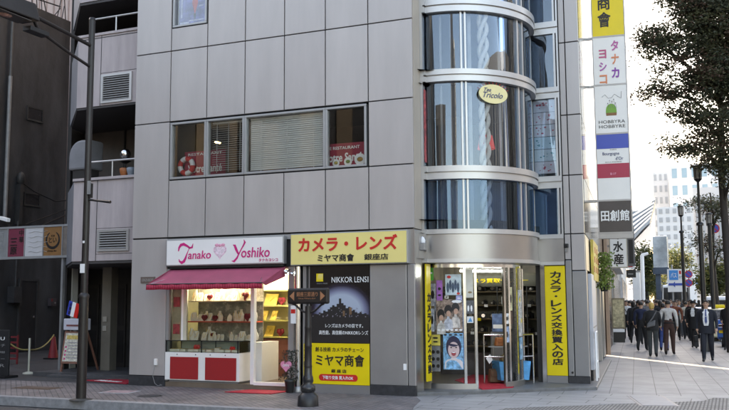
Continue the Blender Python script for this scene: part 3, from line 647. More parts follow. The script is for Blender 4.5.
tq('oshiko', (SGX0+.655*2.72,yf,SGZ0+.25*.54), XV, NF, .235*2.72, .20, PINK, t, .012, slant=.12)
tq('タナカヨシコ', (SGX0+.80*2.72,yf,SGZ0+.09*.54), XV, NF, .155*2.72, .062, PINK, t, .012)
hx, hz = SGX0+.475*2.72, SGZ0+.27
def heartpts(cx, cz, s, y):
    return [(cx+s*.062*16*math.sin(q)**3, y, cz+s*.062*(13*math.cos(q)-5*math.cos(2*q)-2*math.cos(3*q)-math.cos(4*q))) for q in [2*math.pi*i/36 for i in range(36)]]
MB().prism(heartpts(hx,hz,.155,yf),(0,-.002,0)).build('heart_emblem', mat('pale_pink_heart', (.75,.50,.60), .5, 0, .35, 25), t)
MB().prism(heartpts(hx,hz,.12,yf-.002),(0,-.002,0)).build('heart_inner', mat('paler_pink_heart', (.78,.64,.70), .5, 0, .3, 30), t)
MB().ball((hx,yf-.003,hz+.12),(.035,.006,.03),8,6).ball((hx-.07,yf-.003,hz+.13),(.05,.005,.03),8,6).ball((hx+.07,yf-.003,hz+.13),(.05,.005,.03),8,6).build('bow', LPINK, t)
aw = thing('awning', 'crimson fabric awning over the jewellery counter', 'awning', (-4,0,2.3))
AY = -.72; AX0, AX1, BX0, BX1 = -5.36, -2.75, -5.27, -2.64; ZB, ZF = 2.37, 2.045
a_ = MB(); n = 24
def top(u, v):
    x = (BX0+(BX1-BX0)*u)*(1-v)+(AX0+(AX1-AX0)*u)*v; sag = -.022*math.sin(math.pi*v)-.008*math.sin(math.pi*v)*math.sin(u*math.pi*2.3+.4); return V((x, -.03+(AY+.03)*v, ZB+(ZF-ZB)*v+sag))
a_.add([top(i/n, j_/6) for i in range(n+1) for j_ in range(7)], [(i*7+j_, i*7+j_+1, (i+1)*7+j_+1, (i+1)*7+j_) for i in range(n) for j_ in range(6)], True)
for x, xb in ((AX0,BX0),(AX1,BX1)): a_.add([(xb,-.03,ZB),(x,AY,ZF),(x,AY+.12,ZF-.05),(xb,-.03,ZB-.2)],[(0,1,2,3)])
can = a_.build('canopy', AWN, aw); so = can.modifiers.new('thick','SOLIDIFY'); so.thickness = .006
vl = MB(); vp = []
for i in range(49):
    u = i/48; x = AX0+(AX1-AX0)*u; vp.append((V((x,AY-.004-.004*math.sin(i*1.3),ZF+.0)), V((x,AY-.012-.010*math.sin(i*.9+.5),ZF-.105-.004*math.sin(i*.8)))))
for i in range(48): vl.add([vp[i][0],vp[i+1][0],vp[i+1][1],vp[i][1]],[(0,1,2,3)],True)
va = vl.build('valance', AWNV, aw); so = va.modifiers.new('thick','SOLIDIFY'); so.thickness = .005
MB().cyl((AX0,AY,ZF),(AX1,AY,ZF),.014).build('front_bar', BLACK, aw); MB().box(BX0,BX1,-.1,.02,2.37,2.42).build('cassette', BLACK, aw)
MB().tube([(AX1-.05,AY,ZF-.01),(-2.95,-.38,2.16),(-2.75,-.02,2.2)],.014).tube([(AX0+.05,AY,ZF-.01),(-5.1,-.38,2.16),(-5.2,-.02,2.2)],.014).build('folding_arm', CHROME, aw)
t = thing('spot_lamp', 'small chrome spot lamp at the right end of the awning', 'lamp', (-2.6,-.1,2.25)); MB().ball((-2.58,-.12,2.26),.05,10,8).build('head', CHROME, t); MB().cyl((-2.58,-.1,2.26),(-2.56,.06,2.32),.012).build('arm', CHROME, t); MB().ball((-2.46,-.10,2.22),.04,10,8).build('lens', CHROME, t)
# mats
def mat_thing(name, quad, m, label, cat, z=.004, th=.012):
    t = thing(name, label, cat, (quad[0][0], quad[0][1], 0)); MB().prism([V((p[0],p[1],z)) for p in quad],(0,0,th)).build('carpet', m, t); return t
q = [gnd(236,390.5), gnd(279,391.5), gnd(291,384.5), gnd(254,384)]
mat_thing('door_mat', [(-3.60,-.62),(-2.62,-.62),(-2.50,-.03),(-3.36,-.03)], MATRED, 'red door mat on the pavement before the jewellery doorway', 'mat')
# plaque, outlet
t = thing('wall_plaque', 'small brown plaque on the silver panel left of the awning', 'plaque', (-6.05,-.01,2.09)); MB().box(-6.04,-5.68,-.02,-.001,2.09,2.22).build('plate', mat('brown_plaque', (.16,.12,.10), .5, .2, .1, 6), t, bevel=.004)
tq('GINZA BLDG', (-6.0,-.02,2.125), XV, NF, .28, .055, mat('plaque_grey', (.35,.32,.3), .5, 0, .1, 5), t, .004)
t = thing('power_outlet', 'white outlet box with a hanging cable on the lower silver panel', 'outlet', (-5.62,-.01,.45)); MB().box(-5.65,-5.58,-.04,-.001,.42,.55).build('box', WHITE, t, bevel=.006)
MB().tube([(-5.63,-.03,.42),(-5.66,-.05,.2),(-5.6,-.06,.06),(-5.5,-.1,.02),(-5.42,-.06,.03),(-5.5,-.03,.04)],.006,6).build('cable', PIPE, t)

# ================================================================== GROUND FLOOR: middle strip
t = thing('chrome_column', 'chrome column between the jewellery doorway and the black lens poster', 'column', (-2.38,-.02,0))
MB().cyl((-2.38,.0,.08),(-2.38,.0,2.36),.075,n=20).build('shaft', CHROME, t); MB().lathe((-2.38,.0,0),[(.10,0),(.10,.06),(.08,.1)],20).build('base', STEELD, t)
MB().box(-2.52,-2.10,.10,.14,.0,2.36).build('side_panel', DARK, bld)
MB().box(-2.27,-2.20,-.01,.1,.0,2.36).box(-2.15,-2.125,.0,.1,.0,2.36).build('trim_post', STEELD, bld)
t = thing('sticker', 'small white and red notice on the chrome column', 'notice', (-2.42,-.08,1.35)); MB().box(-2.49,-2.38,-.085,-.08,1.28,1.62).build('sheet', LWHITE, t); MB().box(-2.485,-2.39,-.088,-.085,1.47,1.55).build('red_band', RED, t)
t = thing('wreath', 'dark bushy potted plant with a pink heart before the chrome column', 'plant', (-2.45,-.1,.0))
lf = MB()
for k in range(420):
    q = V((rnd.gauss(0,.075), rnd.gauss(0,.05), rnd.uniform(.22,.78)-.0)); a = V((rnd.uniform(-1,1),rnd.uniform(-1,1),rnd.uniform(-1,1))).normalized(); b = a.orthogonal().normalized()
    p = V((-2.44,-.20,0))+q; lf.add([p-a*.022, p+b*.012, p+a*.022, p-b*.012],[(0,1,2,3)])
lf.build('foliage', mat('dark_leaf', (.022,.026,.018), .6, 0, .4, 9), t)
MB().lathe((-2.44,-.20,0),[(.07,.0),(.10,.2),(.11,.24),(.09,.24)],14).build('pot', BLACK, t)
MB().prism(heartpts(-2.47,.50,.115,-.29),(0,-.02,0)).build('heart_sign', mat('pink_heart', (.72,.25,.40), .5, 0, .1, 8), t); tq('OPEN', (-2.53,-.31,.485), XV, NF, .13, .045, LWHITE, t, .01)
# camera shop fascia sign
SX0, SX1, SZ0, SZ1 = -2.485, -.095, 2.375, 2.985
t = thing('signboard', 'pale yellow camera shop sign with big red katakana', 'sign', (SX0,-.1,SZ0))
MB().box(SX0,SX1,-.12,-.001,SZ0,SZ1).build('box', FRAME, t, bevel=.01); MB().box(SX0+.02,SX1-.02,-.128,-.12,SZ0+.02,SZ1-.02).build('face', SIGNY, t)
W_, H_ = SX1-SX0, SZ1-SZ0
tq('カメラ・レンズ', (SX0+.075*W_,-.128,SZ0+.42*H_), XV, NF, .845*W_, .46*H_, RED, t, .035)
tq('ミヤマ商會', (SX0+.245*W_,-.128,SZ0+.10*H_), XV, NF, .315*W_, .23*H_, INK, t, .03); tq('銀座店', (SX0+.645*W_,-.128,SZ0+.12*H_), XV, NF, .20*W_, .19*H_, INK, t, .02)
# lens poster
t = thing('poster', 'tall black lens poster with a glowing skyline of lenses', 'poster', (-2.1,-.02,.93))
PX0, PX1, PZ0, PZ1 = -2.12, -.895, .925, 2.365
pm = bpy.data.materials.new('poster_print'); pm.use_nodes = True; n_ = pm.node_tree; b_ = n_.nodes['Principled BSDF']; b_.inputs['Roughness'].default_value = .22
tc = n_.nodes.new('ShaderNodeTexCoord'); mp = n_.nodes.new('ShaderNodeMapping'); gr = n_.nodes.new('ShaderNodeTexGradient'); gr.gradient_type = 'SPHERICAL'; cr = n_.nodes.new('ShaderNodeValToRGB')
mp.inputs['Location'].default_value = (1.46/.66, 0, -1.50/.55); mp.inputs['Scale'].default_value = (1/.66, 1, 1/.55)
e_ = cr.color_ramp.elements; e_[0].position = 0; e_[0].color = (.004,.004,.006,1); e_[1].position = .42; e_[1].color = (.36,.42,.52,1)
x_ = cr.color_ramp.elements.new(.12); x_.color = (.02,.018,.035,1); x_ = cr.color_ramp.elements.new(.26); x_.color = (.16,.17,.27,1)
n_.links.new(tc.outputs['Object'], mp.inputs[0]); n_.links.new(mp.outputs[0], gr.inputs[0]); n_.links.new(gr.outputs['Fac'], cr.inputs[0]); n_.links.new(cr.outputs[0], b_.inputs['Base Color'])
MATS_SAVE = MATS[t]; 
o = MB().box(PX0,PX1,-.012,.0,PZ0,PZ1).build('print', pm); o.parent = t; o.matrix_parent_inverse = Matrix.Translation(-V((-2.1,-.02,.93)))
sky_ = MB(); heights = [.07,.10,.09,.14,.12,.20,.17,.24,.30,.36,.32,.40,.56,.42,.36,.27,.31,.19,.22,.15,.12,.16,.10,.12,.08]
wd = (PX1-PX0-.06)/len(heights)
for i, h_ in enumerate(heights):
    x = PX0+.05+i*wd; sky_.box(x, x+wd*.99, -.0145-.0002*(i%3), -.012, 1.36, 1.40+h_*.62)
sky_.box(PX0+.0,PX1,-.0150,-.012,PZ0+.002,1.40); sky_.build('skyline', INK, t)
dots = MB()
for k in range(40):
    x, z = PX0+.06+rnd.random()*1.08, 1.40+rnd.random()**2*.16; dots.box(x, x+rnd.uniform(.008,.022), -.0165, -.0155, z, z+rnd.uniform(.008,.03))
dots.build('lens_glints', mat('glint', (.22,.2,.25), .4, 0, .7, 40), t)
MB().box(-1.30,-1.25,-.0165,-.0155,1.45,1.58).box(-1.43,-1.39,-.0165,-.0155,1.42,1.52).build('lens_ring', mat('lens_brown', (.20,.11,.06), .4, 0, .3, 12), t)
MB().box(-1.98,-1.84,-.016,-.012,2.07,2.22).build('logo_square', YEL, t)
rays_ = MB()
for k in range(4): rays_.prism([(-1.98+.02+.03*k,-.0162,2.10),(-1.98+.028+.03*k,-.0162,2.10),(-1.98+.065+.025*k,-.0162,2.21),(-1.98+.045+.022*k,-.0162,2.21)],(0,-.001,0))
rays_.build('logo_ray', SIGNY, t)
tq('PHOTO PRISM', (-1.97,-.012,2.02), XV, NF, .22, .022, mat('dim_letter', (.25,.25,.25), .5, 0, .1, 4), t, 0)
tq('NIKKOR LENS', (-1.66,-.012,2.045), XV, NF, .715, .105, LWHITE, t, .0); MB().box(-.925,-.912,-.018,-.012,2.045,2.15).build('cut_letter', LWHITE, t)
tq('レンズはカメラの目です。', (-1.79,-.0155,1.205), XV, NF, .77, .075, LWHITE, t, .012)
tq('高性能、高信頼のNIKKORレンズ', (-1.92,-.0155,1.075), XV, NF, 1.0, .08, LWHITE, t, .012)
# yellow panel below
t = thing('signboard', 'yellow camera shop panel with black name under the lens poster', 'sign', (-2.1,-.02,.16))
QX0, QX1, QZ0, QZ1 = -2.10, -.90, .16, .915
MB().box(QX0,QX1,-.012,.0,QZ0,QZ1).build('face', YEL, t, bevel=.003)
tq('創る技術 カメラのチェーン', (QX0+.10,-.012,QZ0+.60), XV, NF, .99, .085, INK, t, .012)
tq('ミヤマ商會', (QX0+.11,-.012,QZ0+.335), XV, NF, .99, .215, INK, t, .02)
tq('銀 座 店', (QX0+.43,-.012,QZ0+.215), XV, NF, .31, .065, INK, t, .02)
pl_ = [(QX0+.235+.06*math.cos(q)+(.67 if math.cos(q) > 0 else 0), -.012, QZ0+.125+.062*math.sin(q)) for q in [2*math.pi*i/32 for i in range(32)]]
MB().prism(pl_,(0,-.004,0)).build('red_pill', RED, t); tq('下取り交換 買入れOK', (QX0+.25,-.016,QZ0+.09), XV, NF, .63, .07, LWHITE, t, .02)
ys = thing('narrow_sign', 'narrow yellow sign with black marks beside the chrome column', 'sign', (-2.24,-.02,.12)); MB().box(-2.245,-2.155,-.02,-.011,.12,.90).build('face', YEL, ys)
tvert('カメラレンズ', (-2.235,-.02,.30), XV, NF, .065, .56, INK, ys, .02)
MB().box(-2.14,-.895,-.004,.05,.0,.155).build('lower_panel', STEELD, bld); MB().box(-2.2,-.89,.02,.2,.0,2.4).build('poster_backing', DARK, bld)
# stainless pillar
MB().box(-.885,-.155,-.015,.05,.18,2.365).box(-.145,.0,-.015,.05,.18,2.365).build('pillar_cladding', mat('pillar_steel', (.35,.34,.335), .38, .55, .10, .9, bump=.02, bscale=1.2), bld, bevel=.012)
MB().box(-.885,-.0,-.01,.05,2.37,3.0).box(-.06,.0,.051,.42,.0,3.0).build('pillar_head', STEEL, bld)
t = thing('paper_notice', 'small white slip taped low on the stainless pillar', 'notice', (-.18,-.02,.5)); MB().box(-.235,-.175,-.022,-.016,.46,.57).build('sheet', LWHITE, t)
t = thing('security_lamp', 'small dark box lamp with a dome on the corner beside the camera shop sign', 'lamp', (.04,.3,2.7)); p = atY(424,252,.25)
MB().box(.0,.12,.2,.34,2.62,2.76).build('housing', STEELD, t, bevel=.01); MB().lathe((.06,.27,2.76),[(.05,0),(.055,.05),(.03,.1),(.004,.12)],12).build('dome', LWHITE, t)
MB().box(.0,.05,.1,.4,2.47,2.93).build('drum_end', STEEL, bld)

# ================================================================== GROUND FLOOR: camera shop corner
RG = 1.31
gfr = MB()
def gpost(a, w_=.05, d_=.05, za=.06, zb=2.43, mb=gfr, r=RG):
    er = V((math.cos(R(a)), math.sin(R(a)), 0)); et = V((-er.y, er.x, 0)); p = CC+er*r
    mb.slab(p-et*w_/2-er*d_/2+Z*za, et*w_, er*d_, (0,0,zb-za))
for a in (-99,-66.5,-57.5,-29.5,-24,-12,2,14): gpost(a)
o_ = ringparts('', [(RG-.03,RG+.03,2.32,2.43)], CHROME, bld); gfr.v and None
b0_ = len(gfr.v); gfr.v += o_.v; gfr.f += [[b0_+i for i in f] for f in o_.f]; gfr.mi += o_.mi; gfr.sm += o_.sm
gfr.build('shop_glass_frame', CHROME, bld)
MB().v
gl_ = ring(RG-.006, RG, .16, 2.32, -99, -66.5, 12); 
for sp in ((-66.5,-57.5),(-29.5,-12),(-12,14)):
    r_ = ring(RG-.006, RG, .16, 2.32, sp[0], sp[1], 6); b = len(gl_.v); gl_.v += r_.v; gl_.f += [[b+i for i in f] for f in r_.f]; gl_.mi += r_.mi; gl_.sm += r_.sm
gl_.build('shop_glass', GLSHOP, bld)
for sp in ((-99,-57.5),(-29.5,14)): ring(RG-.03, RG+.03, .06, .16, sp[0], sp[1], 10).build('shop_glass_base', STEEL, bld)
# interior
MB().box(-.95,-.85,.2,6,.0,2.95).box(-.95,2.2,5.2,5.3,.0,2.95).box(-.85,-.0,.8,.9,.0,2.4).build('camera_shop_wall', mat('shop_dark_wall', (.22,.19,.15), .6, 0, .3, 2), bld)
MB().poly([(-.85,.9),(.0,.95)]+[tuple(p[:2]) for p in arc(RG+.02,-100,20,14)]+[(1.8,5.2),(-.85,5.2)], .055, .066).build('shop_floor', mat('shop_floor_grey', (.16,.14,.12), .3, 0, .2, 3), bld)
MB().poly([(.95,.95),(1.4,1.45),(1.0,4.9),(-.1,4.9),(-.05,2.5)], .06, .074).build('red_carpet', MATRED, bld)
for k, (p0, p1, lb) in enumerate((((.45,1.35,2.27),(1.25,2.0,2.27),'lit fluorescent tube just inside the camera shop entrance'),((-.2,3.2,2.6),(.9,3.2,2.6),'lit fluorescent tube over the camera shelves'))):
    t = thing('strip_lamp', lb, 'lamp', p0); MB().cyl(p0,p1,.022,n=8).build('tube', TUBE, t); MB().cyl(V(p0)+Z*.04,V(p1)+Z*.04,.04,n=6).build('housing', WHITE, t)
cab = thing('camera_shelf', 'tall dark shelves full of cameras at the back of the camera shop', 'shelf', (.4,4.4,.06))
for z in (.7,1.0,1.3,1.6,1.9): MB().box(-.8,1.6,4.0,4.4,z-.025,z).build('shelf', mat('brown_shelf', (.14,.10,.05), .5, 0, .2, 4), cab)
MB().box(-.8,1.6,4.4,4.44,.06,2.3).build('back_panel', mat('shelf_back', (.10,.09,.06), .6, 0, .3, 3), cab)
MB().box(-.8,1.6,3.95,4.4,.06,.55).build('cupboard', mat('shelf_cupboard', (.06,.05,.05), .5, 0, .3, 3), cab)
tq('カメラ買取センター', (-.2,3.98,2.08), XV, NF, 1.4, .1, YEL, cab, .02); MB().box(-.4,1.5,3.99,4.4,2.0,2.24).build('header', mat('header_olive', (.08,.08,.06), .6, 0, .2, 3), cab)
cp = thing('camera', 'black camera with a lens on the shop shelf', 'camera', (0,0,0), 0, 'cameras on the back shelves')
MB().box(-.06,.06,-.03,.03,0,.085).box(-.025,.025,-.025,.02,.085,.11).build('body', BLACK, cp, bevel=.006); MB().cyl((0,-.03,.045),(0,-.10,.045),.036,.04,14).build('lens', INK, cp); MB().cyl((0,-.1,.045),(0,-.104,.045),.03,.03,12).build('glass', CHROME, cp)
first = True
for z in (.7,1.0,1.3,1.6,1.9):
    for k in range(11):
        x = -.68+.21*k+rnd.uniform(-.03,.03); y = 4.12+rnd.uniform(-.04,.04)
        if first: cp.location = (x,y,z+.001); first = False
        else: dup(cp, (x,y,z+.001), rnd.uniform(-.4,.4), 'black camera with a lens on the shop shelf', scale=rnd.uniform(.8,1.5))
# price cards on shelf edges
for k in range(14):
    x, z = -.6+.16*k, (1.0,1.3,1.6)[k%3]; t = tag(MB().box(x,x+.08,3.985,3.995,z-.05,z+.01).build('price_card', [LWHITE,YEL,LWHITE][k%3]), 'small price card on the edge of the camera shelf', 'card', 'price cards on the camera shelves')
# blue cart with bags
t = thing('goods_cart', 'steel rail cart with a bright blue bin inside the shop entrance', 'cart', (1.35,2.05,.07))
BLU = mat('bright_blue_bin', (.05,.32,.62), .5, 0, .3, 7)
MB().hexa([(1.05,2.0,.14),(1.52,2.35,.14),(1.30,2.65,.14),(.83,2.3,.14),(1.02,1.97,.50),(1.56,2.37,.50),(1.30,2.72,.50),(.78,2.3,.50)]).build('bin', BLU, t)
rl = MB()
for p in ((.74,1.9),(1.30,2.0),(1.6,2.4),(.8,2.4)): rl.cyl((p[0],p[1],.07),(p[0],p[1],1.02),.016,n=8)
rl.tube([(.74,1.9,1.02),(1.30,2.0,1.02),(1.6,2.4,1.02),(.8,2.4,1.02),(.74,1.9,1.02)],.016).tube([(.74,1.9,.6),(1.30,2.0,.6),(1.6,2.4,.6)],.012).build('rail', CHROME, t)
MB().hexa([(.80,1.98,.78),(1.28,2.06,.78),(1.5,2.4,.78),(.85,2.4,.78),(.80,1.98,.80),(1.28,2.06,.80),(1.5,2.4,.80),(.85,2.4,.80)]).build('tray', STEELD, t)
TAN = mat('tan_leather', (.30,.20,.09), .6, 0, .3, 8); ORG = mat('orange_brown_leather', (.36,.11,.03), .55, 0, .25, 8)
def bag(c, s, m, lb, ux=(.8,.6,0)):
    c = V(c); ux = V(ux).normalized(); uy = Z.cross(ux); t = thing('camera_bag', lb, 'bag', c)
    a, b, h = s
    o = MB().hexa([c-ux*a-uy*b, c+ux*a-uy*b, c+ux*a+uy*b, c-ux*a+uy*b, c-ux*a*.85-uy*b*.7+Z*h, c+ux*a*.85-uy*b*.7+Z*h, c+ux*a*.85+uy*b*.7+Z*h, c-ux*a*.85+uy*b*.7+Z*h]).build('body', m, t, bevel=.02)
    MB().slab(c-ux*a*.8-uy*(b+.012)+Z*h*.45, ux*a*1.6, uy*.02, Z*h*.4).build('flap', m, t, bevel=.006)
    MB().tube([c-ux*a*.5+Z*h, c-ux*a*.3+Z*h*1.35, c+ux*a*.3+Z*h*1.35, c+ux*a*.5+Z*h], .009, 6).build('strap', BLACK, t)
bag((1.02,2.16,.80),(.13,.07,.17),ORG,'orange brown camera bag on the cart tray')
bag((1.32,2.24,.80),(.14,.08,.24),TAN,'tan camera bag at the right of the cart tray')
bag((1.12,2.28,.50),(.16,.09,.12),TAN,'tan bag lying in the bright blue bin'); bag((.86,2.2,.09),(.12,.08,.26),mat('brown_canvas', (.16,.09,.05), .8, 0, .3, 9),'brown bag standing on the floor left of the blue bin')
for k, (c, lb) in enumerate((((1.18,2.06,.86),'white price tag standing on the cart tray'),((.84,1.92,.52),'white price tag hanging on the cart rail'))):
    c = V(c); t = thing('price_tag', lb, 'tag', c); q = V((.8,.6,0)); MB().prism([c-q*.07+Z*.05, c-Z*.06, c+q*.07+Z*.02, c+q*.02+Z*.13],(-.003,.004,0)).build('card', LWHITE, t); MB().tube([c+q*.02+Z*.12, c+q*.03+Z*.2],.003,4).build('string', BLACK, t)
t = thing('display_box', 'blue grey printed display box on the shop counter', 'box', (.9,2.9,.75))
MB().box(.62,.98,2.9,3.2,.07,1.05).build('stand', STEELD, t); MB().box(.66,.94,2.88,3.1,1.05,1.42).build('box', mat('blue_box', (.10,.16,.30), .4, 0, .8, 6), t, bevel=.006); MB().box(.68,.92,2.874,2.88,1.12,1.2).build('print_band', LWHITE, t)
PBX = [mat('carton%d'%k, c, .5, 0, .3, 12) for k, c in enumerate(((.5,.42,.08),(.45,.06,.05),(.10,.14,.3),(.55,.55,.55),(.05,.05,.055),(.12,.25,.12)))]
rk = thing('goods_rack', 'black wire rack of boxed goods behind the right curved glass', 'rack', (1.2,3.0,.06)); m_ = MB()
for x, y in ((.98,2.75),(1.35,3.1),(.75,3.0),(1.12,3.35)): m_.cyl((x,y,.06),(x,y,2.0),.014,n=6)
for z in (.4,.8,1.2,1.6): m_.prism([(.98,2.75,z),(1.35,3.1,z),(1.12,3.35,z),(.75,3.0,z)],(0,0,.015))
m_.build('frame', BLACK, rk); nn = 0
CN = ['yellow','red','dark blue','white','black','green']; LV = ['lowest','second lowest','second highest','highest']
for iz, z in enumerate((.4,.8,1.2,1.6)):
    for k in range(4):
        c = V((.98,2.75,z+.016)).lerp(V((1.35,3.1,z+.016)),.12+.25*k)+V((-.06,.07,0)); h_ = rnd.uniform(.14,.30); ci = (iz*5+k*3+rnd.randrange(2))%6
        t = tag(MB().slab(c-V((.04,.04,0)), V((.06,.055,0)), V((-.06,.065,0)), V((0,0,h_))).build('goods_box', PBX[ci], bevel=.004), CN[ci]+' goods box on the '+LV[iz]+' rack shelf, '+['leftmost','second from left','second from right','rightmost'][k], 'box', 'boxed goods on the wire rack')
# posters on the left curved glass
def gposter(a0_, a1_, za, zb, m, lb, name='poster', r=RG+.006, lines=True):
    t = thing(name, lb, 'poster', CC+V((r*math.cos(R(a0_)), r*math.sin(R(a0_)), za)))
    ring(r, r+.003, za, zb, a0_, a1_, 8).build('sheet', m, t); return t
def onarc(a, z, r): return CC+V((r*math.cos(R(a)), r*math.sin(R(a)), z))
def patch(mb, ca, cz, wa, hz, r, n=16, lvl=0):    # ellipse patch on the curved glass; wa in degrees
    for_ = [onarc(ca+wa*math.cos(2*math.pi*i/n), cz+hz*math.sin(2*math.pi*i/n), r+.010+.0015*lvl) for i in range(n)]
    mb.add(for_, [tuple(range(n))]); return mb
def shoulders(mb, ca, zt, wa, h, r, lvl=0):   # head-and-shoulders outline on the curved glass
    o = [(-.22,0),(.22,0),(.30,-.18),(.72,-.26),(.95,-.45),(1.0,-1),(-1.0,-1),(-.95,-.45),(-.72,-.26),(-.30,-.18)]
    mb.add([onarc(ca+wa*x, zt+h*z, r+.010+.0015*lvl) for x, z in o][::-1], [tuple(range(10))]); return mb
def kid(t, ca, cz, k, hair, face, bg=None):
    r = RG
    patch(MB(), ca, cz+.035*k, 6.2*k, .205*k, r, 20, 2).build('hair', hair, t)
    m_ = MB(); patch(m_, ca, cz-.02*k, 4.6*k, .15*k, r, 20, 3); m_.build('face', face, t)
    m_ = MB(); patch(m_, ca, cz+.125*k, 5.3*k, .085*k, r, 16, 4); m_.build('fringe', hair, t)
    m_ = MB(); patch(m_, ca-2.0*k, cz+.025*k, .8*k, .012*k, r, 8, 5); patch(m_, ca+2.0*k, cz+.025*k, .8*k, .012*k, r, 8, 5); m_.build('eye', INK, t)
    m_ = MB(); patch(m_, ca, cz-.085*k, 1.9*k, .045*k, r, 12, 5); m_.build('mouth', mat('mouth_red', (.35,.05,.06), .5, 0, .2, 9), t)
    m_ = MB(); patch(m_, ca, cz-.062*k, 1.5*k, .012*k, r, 12, 6); m_.build('teeth', LWHITE, t)
PALE = mat('poster_face', (.62,.45,.45), .6, 0, .1, 9); PH = mat('poster_hair', (.022,.018,.05), .6, 0, .4, 20)
t = gposter(-84.5,-68,.42,1.09,mat('poster_cyan', (.16,.38,.58), .5, 0, .7, 16),'bright blue poster of a laughing child with dark bobbed hair, low on the curved glass')
kid(t,-76,.80,1.0,PH,PALE); m_ = MB(); shoulders(m_,-76,.66,7.4,.225,RG,1); m_.build('shirt', mat('poster_shirt', (.66,.60,.62), .6, 0, .1, 9), t)
m_ = MB()
for k in range(4): patch(m_,-82.6+4.2*k,1.06,1.5,.018,RG,6,1)
m_.build('title_marks', INK, t)
t = gposter(-90,-68,1.115,1.72,mat('poster_photo', (.27,.19,.15), .5, 0, .9, 16),'brown photo poster of three dark haired people above the laughing child')
for k, (ca, cz) in enumerate(((-86,1.42),(-80,1.50),(-74,1.54))):
    m_ = MB(); shoulders(m_,ca,cz-.09,3.6,.26,RG,1); m_.build('clothes', mat('photo_cloth%d'%k, [(.50,.48,.46),(.42,.44,.50),(.55,.50,.46)][k], .6, 0, .55, 14), t)
    m_ = MB(); patch(m_,ca,cz+.02,3.2,.10,RG,14,2); m_.build('hair', INK, t); m_ = MB(); patch(m_,ca+.3,cz-.045,1.9,.055,RG,14,3); m_.build('face', mat('photo_face%d'%k, (.50,.30,.22), .6, 0, .2, 20), t)
m_ = MB()
for k in range(6): patch(m_,-88+3.6*k,1.15,1.4,.02,RG,6,3)
m_.build('title_marks', LWHITE, t); m_ = MB(); patch(m_,-73,1.68,4.2,.03,RG,8,2); m_.build('caption', LWHITE, t)
t = gposter(-82,-69,1.80,2.19,mat('poster_team', (.50,.60,.64), .5, 0, .3, 8),'pale blue team poster with dark figures, high on the curved glass')
m_ = MB()
for k in range(5): patch(m_,-80+2.1*k,1.94+.05*(k%2),1.1,.10,RG,10,1)
m_.build('figures', mat('team_dark', (.05,.08,.13), .5, 0, .5, 20), t); m_ = MB(); patch(m_,-79,2.14,1.8,.03,RG,6,1); patch(m_,-71.5,1.83,1.4,.025,RG,6,1); m_.build('red_mark', RED, t)
t = gposter(-89.5,-84.5,1.70,2.08,mat('poster_purple', (.34,.12,.42), .5, 0, .35, 9),'narrow purple poster on the curved glass')
m_ = MB(); patch(m_,-87,1.92,1.4,.03,RG,8,1); patch(m_,-87,1.80,1.5,.02,RG,8,1); m_.build('print_mark', INK, t)
t = gposter(-73.5,-68.5,1.70,1.79,mat('poster_lilac', (.34,.36,.62), .5, 0, .3, 9),'small lilac card under the pale blue team poster'); m_ = MB(); patch(m_,-71,1.74,1.6,.012,RG,6,1); m_.build('print_mark', LWHITE, t)
t = gposter(-96.5,-92,2.08,2.35,mat('poster_green', (.08,.42,.06), .5, 0, .2, 9),'bright green card at the top left of the curved glass'); m_ = MB(); patch(m_,-94,2.22,1.2,.02,RG,6,1); m_.build('print_mark', LWHITE, t)
t = gposter(-95,-87,.86,1.06,mat('poster_yellow', (.62,.50,.10), .5, 0, .2, 9),'yellow card with black print left of the laughing child'); m_ = MB(); patch(m_,-91,1.0,2.6,.02,RG,6,1); patch(m_,-91,.93,2.4,.016,RG,6,1); m_.build('print_mark', INK, t)
t = gposter(-95,-87,.38,.85,mat('poster_grey', (.17,.17,.18), .5, 0, .4, 9),'dark grey poster with camera pictures left of the laughing child')
m_ = MB()
for k in range(6): patch(m_,-93+4*(k%2),.74-.13*(k//2),1.5,.035,RG,8,1)
m_.build('camera_pictures', INK, t)
for a_, b_, za, zb, cl, lb in ((-68.2,-66.8,.5,1.7,(.10,.18,.36),'tall thin blue leaflet strip beside the entrance post'),(-82.8,-79.5,1.735,1.79,(.55,.52,.45),'tiny cream card between the purple and team posters'),(-91.5,-90.2,1.15,1.66,(.16,.16,.17),'thin grey leaflet strip left of the brown photo poster'),(-95.5,-90.3,1.60,2.02,(.30,.29,.30),'grey leaflet left of the purple poster'),(-95.5,-91.8,1.12,1.55,(.40,.42,.46),'pale grey leaflet left of the brown photo poster'),(-29,-24.5,1.25,1.45,(.62,.62,.60),'white notice on the pane right of the doorway'),(-29,-25,.9,1.2,(.30,.40,.55),'blue white leaflet on the pane right of the doorway'),(-23,-19,1.5,1.95,(.55,.50,.30),'yellowish leaflet high on the right curved glass')):
    t = gposter(a_,b_,za,zb,mat('leaflet', cl, .5, 0, .6, 22),lb); m_ = MB(); patch(m_,(a_+b_)/2,(za+zb)/2,(b_-a_)*.3,(zb-za)*.2,RG,8,1); m_.build('print_mark', INK, t)
t = gposter(-64.8,-59.5,1.28,1.4,mat('poster_white', (.7,.7,.7), .5, 0, .05, 9),'white triangle warning sticker on the narrow side pane'); m_ = MB(); m_.add([onarc(-64,1.30,RG+.012),onarc(-60.3,1.30,RG+.012),onarc(-62.1,1.385,RG+.012)],[(0,1,2)]); m_.build('triangle', BLU, t)
t = gposter(-65.8,-59.2,1.75,2.28,mat('paper_roll', (.62,.60,.52), .6, 0, .1, 5),'long cream paper sheet hanging in the narrow side pane'); m_ = MB(); patch(m_,-62,1.85,1.8,.02,RG,8,1); m_.build('torn_edge', TAN, t)
